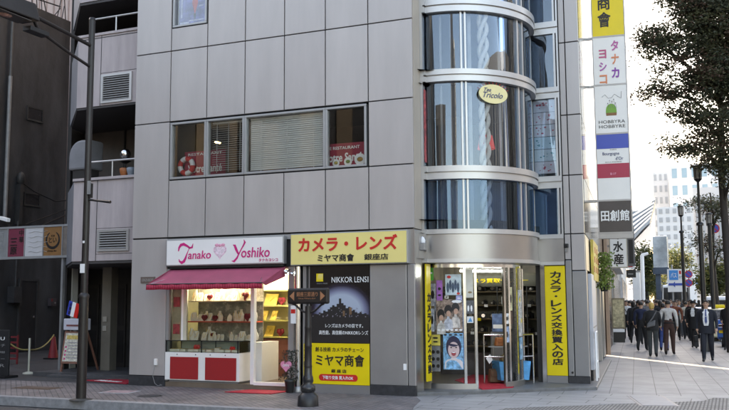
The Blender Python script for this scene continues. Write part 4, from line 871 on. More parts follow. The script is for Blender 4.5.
t = gposter(-65.5,-59.0,1.45,1.70,mat('bag_print', (.10,.10,.11), .5, 0, .6, 8),'dark card with bottle shapes in the narrow side pane'); m_ = MB(); patch(m_,-63.6,1.55,.8,.06,RG,8,1); patch(m_,-61,1.55,.8,.06,RG,8,1); m_.build('bottle_pictures', LWHITE, t)
t = gposter(-8,3,1.0,1.9,mat('leaflets', (.50,.50,.50), .5, 0, .8, 14),'tall patchwork of leaflets on the right curved glass'); m_ = MB(); patch(m_,-4,1.7,1.6,.05,RG,8,1); patch(m_,-1,1.3,1.6,.05,RG,8,1); m_.build('yellow_leaflet', YEL, t)
t = gposter(-7,2,.55,.98,mat('leaflets_blue', (.18,.36,.52), .5, 0, .8, 12),'blue and white leaflets low on the right curved glass'); m_ = MB(); patch(m_,-3,.8,1.8,.05,RG,8,1); m_.build('white_leaflet', LWHITE, t)
# narrow yellow sign on the left return, hanging chain
t = thing('narrow_sign', 'narrow yellow hatched sign on the corner return left of the posters', 'sign', (.01,.2,.3)); MB().box(.03,.06,.46,.70,.22,2.38).build('face', YEL, t); tvert('カメラレンズ交換', (.06,.485,.35), (0,1,0), (1,0,0), .19, 1.5, INK, t, .045)
ch_ = MB()
for k in range(44): z = .2+k*.05; p = onarc(-101,z,RG+.12); ch_.ball(p,(.016,.016,.024),6,4)
tag(ch_.build('hanging_chain', mat('dark_chain', (.12,.11,.10), .5, .6, .3, 20)), 'dark hanging chain left of the curved glass posters', 'chain')
# yellow vertical sign
VX0, VX1, VZ0, VZ1 = 1.795, 2.205, .20, 2.38
t = thing('vertical_sign', 'tall yellow vertical sign with black katakana beside the shop entrance', 'sign', (VX0,2.78,VZ0))
MB().box(VX0,VX1,2.77,2.82,VZ0,VZ1).build('face', YEL, t, bevel=.004); MB().box(VX0,VX1,2.775,2.82,.06,.195).build('base', STEELD, t)
tvert('カメラ・レンズ交換買入の店', (VX0+.11,2.77,VZ0+.2), XV, NF, .22, VZ1-VZ0-.30, INK, t, .035, gap=.10)
MB().box(1.70,VX0-.01,2.80,2.84,.06,2.43).build('entrance_trim', CHROME, bld); MB().box(1.60,2.205,2.84,2.9,.0,2.43).build('sign_backing', DARK, bld)
t = thing('wall_camera', 'small dark wall camera on the pier above the vertical sign', 'camera', (2.23,2.72,2.78)); MB().box(2.215,2.30,2.66,2.745,2.74,2.82).build('body', BLACK, t, bevel=.008); MB().cyl((2.26,2.66,2.78),(2.26,2.60,2.77),.022).build('lens', INK, t); MB().box(2.23,2.28,2.70,2.748,2.66,2.74).build('bracket', STEELD, t)

# ================================================================== LEFT: annex, dark building, alley
an_ = thing('annex_building', 'pinkish annex with balconies and louvre vents left of the silver building', 'building', (-7.2,.3,0))
AXL, AXR, AY0 = -8.15, -6.32, .3
def aband(name, za, zb):
    MB().box(AXL,AXR,AY0,AY0+.12,za,zb).build(name, ANX, an_)
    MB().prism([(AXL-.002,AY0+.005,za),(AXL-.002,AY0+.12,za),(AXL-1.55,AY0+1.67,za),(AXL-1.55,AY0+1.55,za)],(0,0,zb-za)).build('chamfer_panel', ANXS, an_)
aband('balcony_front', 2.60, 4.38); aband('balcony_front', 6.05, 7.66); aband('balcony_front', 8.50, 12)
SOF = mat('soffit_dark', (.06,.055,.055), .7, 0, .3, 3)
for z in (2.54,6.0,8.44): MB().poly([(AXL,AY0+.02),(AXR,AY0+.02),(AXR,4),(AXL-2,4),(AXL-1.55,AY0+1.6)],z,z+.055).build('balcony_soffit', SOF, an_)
for z in (4.38, 7.66): MB().box(AXL-.02,AXR,AY0-.03,AY0+.16,z,z+.06).build('ledge', ANX, an_, bevel=.006)
jt = MB(); 
for za, zb in ((2.6,4.38),(6.05,7.66)): jt.box(-7.50,-7.485,AY0-.003,AY0,za,zb)
jt.box(AXL,AXR,AY0-.032,AY0-.028,4.365,4.378).box(AXL,AXR,AY0-.004,AY0,7.60,7.615).box(-7.49,-6.5,AY0-.003,AY0,3.30,3.31).box(-7.49,-6.5,AY0-.003,AY0,2.74,2.75).box(-7.49,-6.5,AY0-.003,AY0,6.78,6.79)
jt.build('joint_line', JOINT, an_)
def vent(x0, x1, za, zb):
    f = MB(); f.box(x0,x1,AY0-.035,AY0-.001,za,za+.05).box(x0,x1,AY0-.035,AY0-.001,zb-.05,zb).box(x0,x0+.06,AY0-.035,AY0-.001,za+.05,zb-.05).box(x1-.06,x1,AY0-.035,AY0-.001,za+.05,zb-.05)
    o = f.build('louvre_vent', ALU, an_); MB().box(x0+.06,x1-.06,AY0-.006,AY0-.002,za+.05,zb-.05).build('backing', INK, o)
    s_ = MB(); n = int((zb-za-.1)/.048)
    for i in range(n): z = za+.05+(i+.5)*(zb-za-.1)/n; s_.slab((x0+.06,AY0-.034,z-.014),(x1-x0-.12,0,0),(0,.026,.024),(0,0,.004))
    s_.build('slats', ALU, o)
vent(-7.44,-6.60,2.80,3.27); vent(-7.46,-6.62,6.09,6.74)
for z in (4.44, 7.72):
    r_ = MB(); h_ = .36; r_.tube([(AXL+.35,AY0+.06,z+h_),(AXR,AY0+.06,z+h_)],.022)
    for x in (AXL+.35,-7.15,AXR-.06): r_.cyl((x,AY0+.06,z),(x,AY0+.06,z+h_),.018)
    r_.build('railing', ALU, an_)
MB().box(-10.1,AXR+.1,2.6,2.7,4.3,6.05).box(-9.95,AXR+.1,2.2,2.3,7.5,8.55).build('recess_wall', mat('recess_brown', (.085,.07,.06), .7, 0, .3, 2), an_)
rc = MB()
for k in range(15): rc.box(-9.6+.2*k,-9.58+.2*k,2.17,2.2,7.65,8.45)
for x in (-8.6,-7.9,-7.3): rc.box(x,x+.03,2.55,2.6,4.4,6.0)
rc.build('wall_rib', JOINT, an_)
MB().poly([(AXL+.1,AY0+.15),(AXR+.3,AY0+.15),(AXR+.3,9),(-11,9),(-11,2.6)],12,27).build('upper_storeys', ANX, an_)
MB().box(-9.6,-6.3,6,6.2,0,12).box(-6.4,-6.3,.5,6,0,12).build('rear_wall', DARK, an_)
MB().poly([(-9.78,2.0),(-9.9,2.0),(-11.1,9),(-10.9,9)],0,12).build('sun_block_wall', DARK, an_)  # unseen wall added to stop sun leaking into the entrance
# pale round hood on the balcony
hd = thing('round_hood', 'pale rounded hood standing on the annex balcony', 'hood', (-8.6,1.2,4.4)); a, b = atY(68,170.5,1.0), atY(90,139,1.0); w_, h_ = b.x-a.x, b.z-a.z
pr2 = [(a.x,1.0,a.z),(b.x,1.0,a.z),(b.x,1.0,b.z),(a.x+.55*w_,1.0,b.z)]+[(a.x+.55*w_*(1-math.sin(q)),1.0,a.z+.45*h_+.55*h_*math.cos(q)) for q in [R(15*i) for i in range(1,7)]]
MB().prism(pr2,(0,.5,0)).build('hood', mat('hood_grey', (.21,.21,.225), .5, 0, .15, 2), hd, bevel=.05); MB().box(a.x+.1,b.x-.05,1.05,1.4,4.4,a.z+.01).build('base', DARK, hd)
t = thing('globe_lamp', 'silver globe lamp on the annex balcony railing', 'lamp', (-6.78,.6,4.8)); p = atY(125.5,154.5,.6); MB().ball(p,(.12,.12,.13),16,10).build('globe', CHROME, t); MB().cyl(p-Z*.12,p-Z*.5,.02).lathe(p-Z*.2,[(.13,.05),(.05,.0)],12).build('stem', BLACK, t)
for k, (px, m_, lb) in enumerate(((124,ORG,'small orange brown pot on the annex balcony ledge'),(131,mat('bluish_pot', (.2,.24,.28), .4, 0, .2, 8),'small bluish pot at the right end of the annex balcony ledge'))):
    p = atY(px,172,.45); p.z = 4.44; t = tag(MB().lathe(p,[(.06,0),(.09,.1),(.10,.17),(.07,.19)],14).build('flower_pot', m_), lb, 'pot')
# annex ground recess
EW = 3.0
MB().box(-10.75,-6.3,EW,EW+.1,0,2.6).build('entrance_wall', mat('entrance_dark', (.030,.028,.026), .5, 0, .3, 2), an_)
ca_, cb_ = atY(102,300,2.0).x, atY(111,300,2.0).x
MB().box(ca_,cb_,2.0,2.25,0,2.55).build('entrance_column', mat('beige_column', (.17,.155,.13), .5, 0, .1, 3), an_)
for z in (1.02,1.24): MB().box(ca_+.06,ca_+.17,1.975,2.0,z,z+.12).build('intercom', mat('beige_plate', (.35,.32,.28), .5, 0, .1, 4), an_)
for pa_, pb_ in ((88,100),(113,127)):
    x0, x1 = atY(pa_,300,EW).x, atY(pb_,300,EW).x; o = MB().box(x0,x1,EW-.05,EW-.002,.05,2.15).build('door', mat('dark_door', (.034,.031,.029), .4, 0, .3, 2), an_); MB().box(x0+.05,x1-.05,EW-.06,EW-.05,.2,1.0).box(x0+.05,x1-.05,EW-.06,EW-.05,1.12,2.05).build('door_panels', mat('dark_door_panel', (.022,.02,.02), .35, 0, .3, 2), o)
MB().box(-9.3,-6.4,.9,1.1,0,.05).box(-9.9,-6.4,1.1,EW,0,.09).build('entrance_step', mat('step_dark', (.07,.07,.075), .5, 0, .3, 4), an_)
x0, x1 = atY(66,300,2.2).x, atY(72,300,2.2).x
MB().box(x0,x1,2.2,2.4,0,2.56).build('white_pier', mat('white_pier_paint', (.52,.51,.48), .6, 0, .12, 2), an_)
MB().cyl((x0-.12,2.2,0),(x0-.12,2.2,2.56),.05).build('drain_pipe', PIPE, an_)
mat_thing('door_mat', [(-7.95,.52),(-6.45,.12),(-6.45,.95),(-7.2,1.0)], MATRED, 'red mat with pale script in the dark annex entrance', 'mat', z=.0, th=.012)
o = tq('Welcome', (-7.55,.42,.0), V((.97,-.16,0)), (0,0,1), .75, .22, LWHITE, None, .01, slant=.3, out=.014); tag(o,'pale script woven into the red mat of the annex entrance','lettering'); o.name='mat_lettering'
for ob in bpy.data.objects:
    if ob.name.startswith('door_mat') and 'pale script' in ob.get('label',''): o.parent = ob; MATS[o] = MATS[ob]; o.matrix_parent_inverse = Matrix.Translation(-V(ob.location)); del o['category']; del o['label']; o.name = 'lettering'
t = thing('wall_lamp', 'small amber wall lamp at the right of the annex entrance', 'lamp', (-6.4,.5,2.3)); MB().box(-6.45,-6.33,.44,.56,2.12,2.3).build('shade', mat('amber', (.5,.3,.1), .5, 0, .1, 5, emit=.5), t); MB().box(-6.42,-6.36,.47,.53,2.3,2.42).build('bracket', BLACK, t)
# blue white red flag sign
c = atY(73,309.5,.6); ux = V((.86,-.1,-.22)).normalized(); uz = NF.cross(ux)*-1; uz = V((.22,0,.97)).normalized()
t = thing('flag_sign', 'tilted blue white and red shop flag hanging on the annex corner', 'sign', c)
for k, m_ in enumerate((mat('flag_blue', (.03,.06,.42), .5, 0, .1, 5), LWHITE, RED)): MB().slab(c+ux*(-.17+.115*k)-uz*.16, ux*.112, uz*.32, (0,.02,0)).build('stripe', m_, t)
tq('営業中', c+ux*-.05-uz*.13, uz, (0,-1,0), .26, .07, INK, t, .01)
# dark building on the far side of the alley
dk = thing('dark_building', 'grey black windowless building across the narrow alley', 'building', (-17.5,8,0)); DX = -17.5
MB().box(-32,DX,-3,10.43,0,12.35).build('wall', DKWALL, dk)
for (y0, y1, za, zb) in ((8.42,9.11,8.21,8.62),(8.43,9.11,5.15,5.53)):
    o = MB().box(DX-.0,DX+.05,y0-.05,y1+.05,za-.06,za).box(DX,DX+.03,y0-.05,y0,za,zb).box(DX,DX+.03,y1,y1+.05,za,zb).box(DX,DX+.03,y0-.05,y1+.05,zb,zb+.05).build('window', mat('dark_frame', (.035,.035,.035), .7, 0, .3, 4), dk)
    MB().box(DX+.002,DX+.008,y0,y1,za,zb).build('pane', mat('dark_pane', (.014,.014,.015), .25, 0, .3, 4), o)
o = MB().box(DX,DX+.06,8.28,8.36,0,2.45).box(DX,DX+.06,9.12,9.2,0,2.45).box(DX,DX+.06,8.28,9.2,2.45,2.53).build('door', mat('door_frame_dark', (.045,.045,.046), .6, 0, .3, 4), dk)
MB().box(DX+.002,DX+.03,8.36,9.12,.02,2.45).build('leaf', mat('door_leaf_dark', (.022,.022,.024), .5, 0, .3, 3), o); MB().box(DX+.03,DX+.09,8.95,9.0,1.18,1.24).build('handle', CHROME, o)
MB().cyl((DX+.1,7.45,4.6),(DX+.1,7.45,9.5),.07).build('drain_pipe', PIPE, dk); MB().cyl((DX+.1,7.45,9.5),(DX+.1,7.45,12.2),.05).build('upper_pipe', mat('dark_pipe', (.09,.09,.09), .5, 0, .2, 3), dk)
MB().tube([(DX+.1,8.1,5.9),(DX+.25,8.6,5.6),(DX+.3,9.6,5.35),(DX+.3,10.5,5.5)],.025).tube([(DX+.3,8.2,4.4),(DX+.3,10.6,5.25)],.02).tube([(DX+.35,8.9,4.4),(DX+.35,10.6,5.1)],.03).build('cable', BLACK, dk)
MB().ball((DX+.12,8.1,6.0),(.12,.16,.25),10,6).box(DX,DX+.2,8.0,8.14,4.4,5.8).build('cable_box', mat('dark_box', (.03,.03,.03), .6, 0, .3, 5), dk)
MB().box(DX+.001,DX+.3,7.8,8.15,1.7,2.25).box(DX+.001,DX+.22,8.15,8.25,1.6,1.95).cyl((DX+.15,8.0,2.25),(DX+.15,8.0,4.5),.04).build('meter_box', mat('meter_grey', (.04,.04,.042), .5, 0, .3, 5), dk)
t = thing('red_box', 'small red and grey box on the dark wall by the back door', 'box', (DX,9.9,1.7)); MB().box(DX+.001,DX+.15,9.72,10.0,1.58,1.86).build('case', mat('grey_case', (.07,.06,.065), .5, 0, .2, 5), t); MB().box(DX+.15,DX+.16,9.73,9.80,1.74,1.84).build('red_label', mat('dull_red', (.22,.03,.03), .6, 0, .2, 5), t); MB().box(DX+.15,DX+.16,9.9,9.96,1.66,1.72).build('pale_label', PIPE, t)
# pinkish siding building behind
sd = thing('siding_building', 'pinkish ribbed wall rising behind the dark building', 'building', (-24,16,0)); m_ = MB().box(-34,-12,13,30,0,25).build('wall', SIDING, sd)
rb_ = MB()
for k in range(44): rb_.box(-30+.4*k,-29.93+.4*k,12.97,13.0,9,25)
rb_.build('siding_ribs', mat('siding_line', (.30,.235,.22), .7, 0, .1, 2), sd)
t = thing('roof_aerial', 'tangle of dark rods on the roof edge of the dark building', 'aerial', (DX-.6,9.6,12.35)); a_ = MB()
for k in range(9): y = 8.6+.25*k; a_.tube([(DX-.4,y,12.35),(DX-.5+rnd.uniform(-.3,.3),y+rnd.uniform(-.3,.5),12.9+rnd.random()*.5)],.02,5)
a_.tube([(DX-.4,8.3,12.8),(DX-.5,10.4,13.0)],.025,5).build('rods', BLACK, t)
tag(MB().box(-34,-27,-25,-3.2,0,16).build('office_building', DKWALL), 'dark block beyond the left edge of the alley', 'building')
# sign gantry over the alley
GY = 1.7; gt = thing('alley_sign', 'row of light box signs across the alley mouth', 'sign', (-11,GY,2.7))
GX = [atY(q,240,GY).x for q in (-25,8.5,25.5,44,63,73.5)]
pn = [('white_panel', PIPE), ('crimson_panel', mat('crimson_panel', (.19,.03,.055), .5, 0, .1, 4)), ('white_panel', mat('dull_white_panel', (.52,.51,.52), .5, 0, .06, 3)), ('ochre_panel', mat('ochre_panel', (.26,.125,.045), .5, 0, .12, 4)), ('clear_panel', mat('grey_clear_panel', (.20,.17,.15), .4, 0, .3, 4))]
GZ0, GZ1 = atY(40,256,GY).z, atY(40,227.5,GY).z
for i, (nm, m_) in enumerate(pn): MB().box(GX[i]+.015,GX[i+1]-.015,GY-.02,GY+.1,GZ0,GZ1).build(nm, m_, gt, bevel=.004)
f_ = MB().box(GX[0],GX[-1],GY-.04,GY+.12,GZ1,GZ1+.05).box(GX[0],GX[-1],GY-.04,GY+.12,GZ0-.06,GZ0)
for x in GX: f_.box(x-.014,x+.014,GY-.035,GY+.11,GZ0,GZ1)
f_.build('frame', mat('gantry_grey', (.30,.30,.30), .5, .2, .1, 4), gt); MB().box(GX[4]-.03,GX[4]+.03,GY,GY+.08,0,GZ0-.06).build('post', PIPE, gt); MB().box(GX[0],GX[0]+.06,GY,GY+.08,0,GZ0-.06).build('post', PIPE, gt)
yf = GY-.02
gw = GX[2]-GX[1]; gh = GZ1-GZ0; tvert('三原', (GX[1]+.16*gw,yf,GZ0+.06*gh), XV, NF, .40*gw, .62*gh, INK, gt, .02); tvert('中華', (GX[1]+.66*gw,yf,GZ0+.48*gh), XV, NF, .26*gw, .48*gh, INK, gt, .012)
ring_ = MB(); cx, cz = (GX[3]+GX[4])/2, GZ0+.55*gh
pts = [(cx+.20*math.cos(q)*(1 if True else 1), yf-.004, cz+.20*math.sin(q)) for q in [R(120+300*i/30) for i in range(31)]]
for i in range(30):
    w0, w1 = .012+.022*math.sin(math.pi*i/30), .012+.022*math.sin(math.pi*(i+1)/30); d0, d1 = (V(pts[i])-V((cx,yf-.004,cz))).normalized(), (V(pts[i+1])-V((cx,yf-.004,cz))).normalized()
    ring_.add([V(pts[i])-d0*w0, V(pts[i])+d0*w0, V(pts[i+1])+d1*w1, V(pts[i+1])-d1*w1],[(0,1,2,3)])
ring_.build('ring_emblem', INK, gt); tq('とい', (cx-.12,yf,cz-.07), XV, NF, .24, .13, INK, gt, .01); tq('ICHI', (cx-.05,yf,cz+.07), XV, NF, .10, .05, INK, gt, .004); tq('Dining Bar', (cx-.16,yf,GZ0+.12*gh), XV, NF, .30, .05, INK, gt, .004, slant=.3)
wv = MB()
for k in range(5): z = GZ0+.15*gh+.14*k*gh/.8; wv.tube([(GX[2]+.12+.1*j, yf-.006, z+.02*math.sin(j*1.7+k)) for j in range(7)], .005, 4)
wv.build('faint_script', mat('faint_grey', (.45,.45,.45), .5, 0, .1, 5), gt)
tvert('酒処', (GX[1]-.35,yf,GZ0+.15), XV, NF, .2, .5, mat('faint_ink', (.3,.3,.3), .5, 0, .1, 5), gt, .01)
t = thing('security_camera', 'white security camera above the left end of the alley signs', 'camera', (-10.3,.6,3.75)); c = atY(7,219,GY); MB().slab(c+V((-.16,-.1,-.02)),V((.30,-.05,-.07)),V((.02,.10,0)),V((.01,0,.09))).build('body', WHITE, t, bevel=.01); MB().cyl(c+V((0,.0,-.02)),c+V((-.05,.15,-.22)),.02).build('bracket', BLACK, t)
# alley street furniture
af = thing('menu_stand', 'pale menu board on a wooden easel by the alley entrance', 'menu board', gnd(66,374))
p0, p1 = atY(59.5,371,1.35), atY(78,371,1.35); q0, q1 = atY(58.5,322,1.35), atY(78.5,324,1.35); fy = 1.35
RW = mat('reddish_wood', (.22,.10,.07), .6, 0, .2, 5)
lf_ = MB(); 
for x in (p0.x+.03, p1.x+.03): lf_.slab((x-.02,fy-.02,0),(.04,0,0),(0,.04,0),(0,.22,1.25))
lf_.slab((p0.x+.05,fy+.75,0),(.04,0,0),(0,.04,0),(0,-.55,1.2)).slab((p1.x-.05,fy+.75,0),(.04,0,0),(0,.04,0),(0,-.55,1.2)).build('easel', RW, af)
def afp(mb, x0, x1, z0_, z1_, off): mb.prism([(x0,fy-.03+.17*z0_-off,z0_),(x1,fy-.03+.17*z0_-off,z0_),(x1,fy-.03+.17*z1_-off,z1_),(x0,fy-.03+.17*z1_-off,z1_)],(0,.02,0)); return mb
afp(MB(), p0.x, p1.x+.08, .28, 1.02, 0).build('board', RW, af)
afp(MB(), p0.x+.05, p1.x+.04, .33, .98, .012).build('menu_sheet', mat('menu_print', (.55,.52,.44), .5, 0, .5, 22), af)
mr = MB(); [afp(mr, p0.x+.09, p0.x+.13, .37+.09*k, .41+.09*k, .018) for k in range(4)]; mr.build('pink_dots', PINK, af)
mr = MB(); [afp(mr, p0.x+.16, p1.x-.02, .40+.07*k, .425+.07*k, .018) for k in range(6)]; mr.build('print_rows', mat('menu_grey', (.32,.30,.30), .6, 0, .3, 20), af)
afp(MB(), p0.x+.1, p1.x, .84, .93, .018).build('yellow_line', mat('ochre_print', (.55,.40,.12), .6, 0, .4, 20), af)
MB().box(p0.x-.02,p1.x+.1,fy+.10,fy+.28,1.05,1.32).build('header_box', mat('lilac_white', (.55,.55,.62), .5, 0, .08, 4), af, bevel=.02); MB().box(p0.x+.08,p1.x+.0,fy+.09,fy+.1,1.14,1.18).build('header_print', mat('dull_maroon', (.2,.06,.06), .6, 0, .3, 30), af)
bb = thing('menu_stand', 'black chalk menu board at the left edge of the alley', 'menu board', gnd(3,378)); c = gnd(0,378)
MB().box(c.x-.8,c.x+.22,c.y,c.y+.06,.05,1.08).build('board', mat('chalkboard', (.012,.012,.013), .6, 0, .2, 5), bb, bevel=.01); MB().box(c.x-.8,c.x+.24,c.y-.1,c.y+.3,0,.05).build('base', BLACK, bb)
for k, tx in enumerate(('MENU','ランチ','定食 900','カレー','BAR')): tq(tx, (c.x-.45,c.y,.85-.15*k), XV, NF, .55, .075, LWHITE, bb, .004) if k == 0 else tq(tx, (c.x-.30,c.y,.85-.15*k), XV, NF, .42, .065, PIPE, bb, .002)
def cone(p, lb, s=1.0):
    t = thing('traffic_cone', lb, 'cone', p); MB().lathe(p,[(.15*s,.04),(.05*s,.66*s),(.02*s,.68*s)],16).build('cone', mat('dull_cone_red', (.26,.02,.025), .6, 0, .2, 6), t); MB().box(p[0]-.2*s,p[0]+.2*s,p[1]-.2*s,p[1]+.2*s,0,.04).build('base', BLACK, t)
    MB().lathe(p,[(.106*s,.30*s),(.086*s,.42*s)],16).build('collar', mat('dull_pink_band', (.30,.05,.05), .6, 0, .2, 6), t)
p = gnd(53,359); cone(p, 'dull red traffic cone behind the menu easel in the alley', 1.0)
cr_ = thing('red_crate', 'dark red slatted crate stand behind the chalk board in the alley', 'stand', gnd(12,364)); c = gnd(12,364); m_ = MB()
for dx in (-.16,.16): m_.box(c.x+dx-.02,c.x+dx+.02,c.y,c.y+.04,0,.80)
for k in range(5): m_.box(c.x-.16,c.x+.16,c.y+.005,c.y+.03,.12+.15*k,.17+.15*k)
m_.build('frame', mat('dull_crate_red', (.20,.02,.025), .6, 0, .2, 6), cr_)
sk_ = thing('rope_stake', 'thin pale stake holding a yellow and black rope in the alley', 'stake', gnd(28,374)); c = gnd(28.5,374)
MB().cyl(c,c+Z*.85,.025,n=8).lathe(c,[(.14,0),(.14,.03),(.03,.06)],12).build('pole', mat('pale_stake', (.45,.43,.36), .6, 0, .1, 5), sk_)
pA, pB, pC = gnd(10,364)+Z*.55, c+Z*.58, gnd(53,359)+Z*.72; rp = MB(); k_ = 0
def sag(a, b, d, n=14): return [a.lerp(b, i/n)-Z*d*4*(i/n)*(1-i/n) for i in range(n+1)]
pts = sag(pA,pB,.06)+sag(pB,pC,.14)[1:]
ro = MB().tube(pts, .02, 6).build('barrier_rope', mat('yellow_black_rope', (.30,.25,.08), .7, 0, .8, 9)); tag(ro, 'sagging yellow and black rope between the crate, the stake and the cone', 'rope')

# ================================================================== street lamp on the left
lp = thing('street_lamp', 'tall brown black street lamp post at the kerb on the left', 'street lamp', (-5.32,-2.56,0)); LX, LY = -5.32, -2.56
MB().cyl((LX,LY,0),(LX,LY,1.78),.088,.082,16).lathe((LX,LY,1.78),[(.09,0),(.092,.05),(.06,.09)],16).build('lower_shaft', POSTB, lp)
MB().cyl((LX,LY,1.86),(LX,LY,6.86),.062,.055,16).cyl((LX,LY,6.86),(LX,LY,6.90),.062,.05,16).build('upper_shaft', POSTB, lp)
MB().lathe((LX,LY,0),[(.2,0),(.2,.012),(.1,.03)],16).build('base_collar', mat('collar_dark', (.04,.038,.036), .7, 0, .4, 8), lp)
MB().tube([(LX,LY,6.37),(LX,-3.2,6.43),(LX,-4.1,6.51)],.036).tube([(LX,LY,5.97),(LX,-3.1,6.08),(LX,-3.72,6.24),(LX,-3.92,6.32),(LX,-4.02,6.46)],.028).build('arm', POSTB, lp)
MB().box(LX-.09,LX+.09,-4.15,-3.72,6.20,6.28).build('ballast_box', BLACK, lp, bevel=.01)
hb = MB().hexa([(LX-.2,-5.0,6.34),(LX+.2,-5.0,6.34),(LX+.2,-4.05,6.36),(LX-.2,-4.05,6.36),(LX-.14,-4.95,6.62),(LX+.14,-4.95,6.62),(LX+.14,-4.1,6.66),(LX-.14,-4.1,6.66)]).build('lamp_head', POSTB, lp, bevel=.02)
MB().box(LX-.15,LX+.15,-4.9,-4.2,6.325,6.339).build('lens_plate', mat('lamp_plate', (.09,.08,.075), .4, .2, .2, 5), hb); MB().ball((LX,-4.62,6.325),(.08,.13,.03),12,6).build('lamp_glass', mat('lamp_glass_red', (.45,.25,.2), .2, 0, .5, 20), hb)
MB().tube([(LX,LY,3.54),(LX+.25,LY-.05,3.50),(LX+.62,LY-.12,3.45)],[.022,.018,.026]).box(LX+.08,LX+.13,LY-.05,LY+.0,3.56,3.82).build('side_bracket', POSTB, lp)
MB().box(LX+.065,LX+.12,LY-.08,LY-.05,3.62,3.86).build('tag_plate', PIPE, lp); MB().box(LX-.045,LX+.05,LY-.075,LY-.062,2.22,2.38).build('sticker', LWHITE, lp); MB().box(LX-.01,LX+.03,LY-.07,LY-.06,2.75,2.79).build('small_sticker', LWHITE, lp)

# ================================================================== street name post
sp = thing('street_sign', 'short ornate black post carrying a street name plate with two arrows', 'sign', (-1.18,-1.96,0)); c = V((-1.18,-1.96,0))
MB().lathe(c,[(.175,0),(.175,.02),(.165,.16),(.12,.20),(.105,.22)],20).build('plinth', BLACK, sp)
GP = mat('gunmetal', (.05,.05,.052), .28, .6, .25, 6)
MB().lathe(c,[(.105,.22),(.125,.26),(.12,.32),(.075,.36),(.09,.40),(.085,.46),(.068,.50),(.065,.62)],20).build('turned_base', GP, sp)
MB().lathe(c,[(.064,.62),(.068,.64),(.062,.66),(.060,.95),(.066,.97),(.060,.99),(.055,1.25),(.060,1.27),(.054,1.29),(.05,1.62)],16).build('shaft', POSTB, sp)
MB().box(-1.55,-.80,c.y-.05,c.y+.05,1.655,1.915).build('plate', POSTB, sp, bevel=.03)
nf = c.y-.05
COP = mat('copper_letter', (.42,.19,.10), .45, .3, .1, 8)
MB().prism([(-1.50,nf,1.785),(-1.415,nf,1.71),(-1.415,nf,1.86)],(0,-.004,0)).prism([(-.85,nf,1.785),(-.935,nf,1.86),(-.935,nf,1.71)],(0,-.004,0)).build('arrow', COP, sp)
tq('銀座三原通り', (-1.37,nf,1.775), XV, NF, .39, .078, COP, sp, .01); tq('Ginza Mihara-dori', (-1.34,nf,1.735), XV, NF, .32, .024, COP, sp, 0)
MB().tube([(-1.18,c.y,1.50),(-1.30,c.y,1.54),(-1.42,c.y,1.64),(-1.47,c.y,1.66)],.018).tube([(-1.18,c.y,1.50),(-1.06,c.y,1.54),(-.94,c.y,1.64),(-.89,c.y,1.66)],.018).build('bracket', POSTB, sp)

# ================================================================== RIGHT: blade sign and avenue signs
bu = V((math.cos(R(6.5)), math.sin(R(6.5)), 0)); bn = V((bu.y, -bu.x, 0)); BO = st(4.55, .10); BW = .83
bs = thing('blade_sign', 'tall five panel blade sign projecting from the avenue facade', 'sign', BO)
yy = lambda py: atD(612, py, 22.3).z
BZ = [yy(236)+.02, yy(203.5), yy(137.5), yy(88.5), yy(39.5), yy(-60)]
def bface(name, za, zb, m, x0=.03, x1=None):
    x1 = BW-.03 if x1 is None else x1
    return MB().slab(BO+bu*x0+bn*.10+Z*za, bu*(x1-x0), bn*.012, (0,0,zb-za)).build(name, m, bs)
MB().slab(BO+bu*.0-bn*.10+Z*BZ[0], bu*BW, bn*.2, (0,0,BZ[5]-BZ[0])).build('casing', FRAME, bs, bevel=.01)
fm = MB()
for x in (0, BW-.03): fm.slab(BO+bu*x+bn*.1+Z*BZ[0], bu*.03, bn*.02, (0,0,BZ[5]-BZ[0]))
for z in BZ: fm.slab(BO+bu*.03+bn*.1+Z*(z-.02), bu*(BW-.06), bn*.02, (0,0,.04))
fm.slab(BO-bu*.0-bn*.1+Z*(BZ[0]-.14), bu*BW, bn*.22, (0,0,.13)).build('frame', mat('blade_frame', (.36,.34,.33), .4, .4, .08, 3), bs)
arms = MB()
for z in (BZ[1], BZ[3], BZ[4]): arms.slab(st(4.5,-.02,z-.03), SX*.08, SN*.16, (0,0,.06))
arms.build('mounting_arm', STEELD, bs)
def bt(s_, fx, fz, w_, h_, m, za, zb, bold=.0, vert=False, par=None):
    O = BO+bu*(.03+fx*(BW-.06))+bn*.112+Z*(za+fz*(zb-za)); (tvert if vert else tq)(s_, O, bu, bn, w_*(BW-.06), h_*(zb-za), m, par, bold)
f = bface('brown_panel', BZ[0]+.02, BZ[1]-.02, mat('dark_brown_face', (.06,.045,.042), .4, 0, .2, 2)); bt('田創館', .06,.36,.88,.34,LWHITE,BZ[0],BZ[1],.02,False,f)
f = bface('white_panel', BZ[1]+.02, BZ[2]-.02, SIGNW); za, zb = BZ[1]+.02, BZ[2]-.02; hh = zb-za
f2 = MB().slab(BO+bu*.03+bn*.112+Z*(za+.78*hh), bu*(BW-.06), bn*.003, (0,0,.22*hh)).build('blue_band', mat('sign_blue', (.04,.08,.42), .4, 0, .05, 2), f)
f2 = MB().slab(BO+bu*.03+bn*.112+Z*(za+.33*hh), bu*(BW-.06), bn*.003, (0,0,.22*hh)).build('red_band', mat('sign_crimson', (.42,.02,.06), .4, 0, .06, 2), f)
bt('Bourgogne', .18,.665,.52,.062,NAVY,za,zb,.008,False,f); bt("d'Or", .58,.60,.24,.05,NAVY,za,zb,.012,False,f); bt('BOULANGERIE', .26,.565,.5,.015,INK,za,zb,0,False,f); bt('PARIS', .42,.755,.2,.015,INK,za,zb,0,False,f)
O = BO+bu*(.03+.40*(BW-.06))+bn*.115+Z*(za+.375*hh); tq('B1F', O, bu, bn, .14, .055, LPINK, f, .01)
f = bface('white_panel', BZ[2]+.02, BZ[3]-.02, SIGNW); za, zb = BZ[2]+.02, BZ[3]-.02
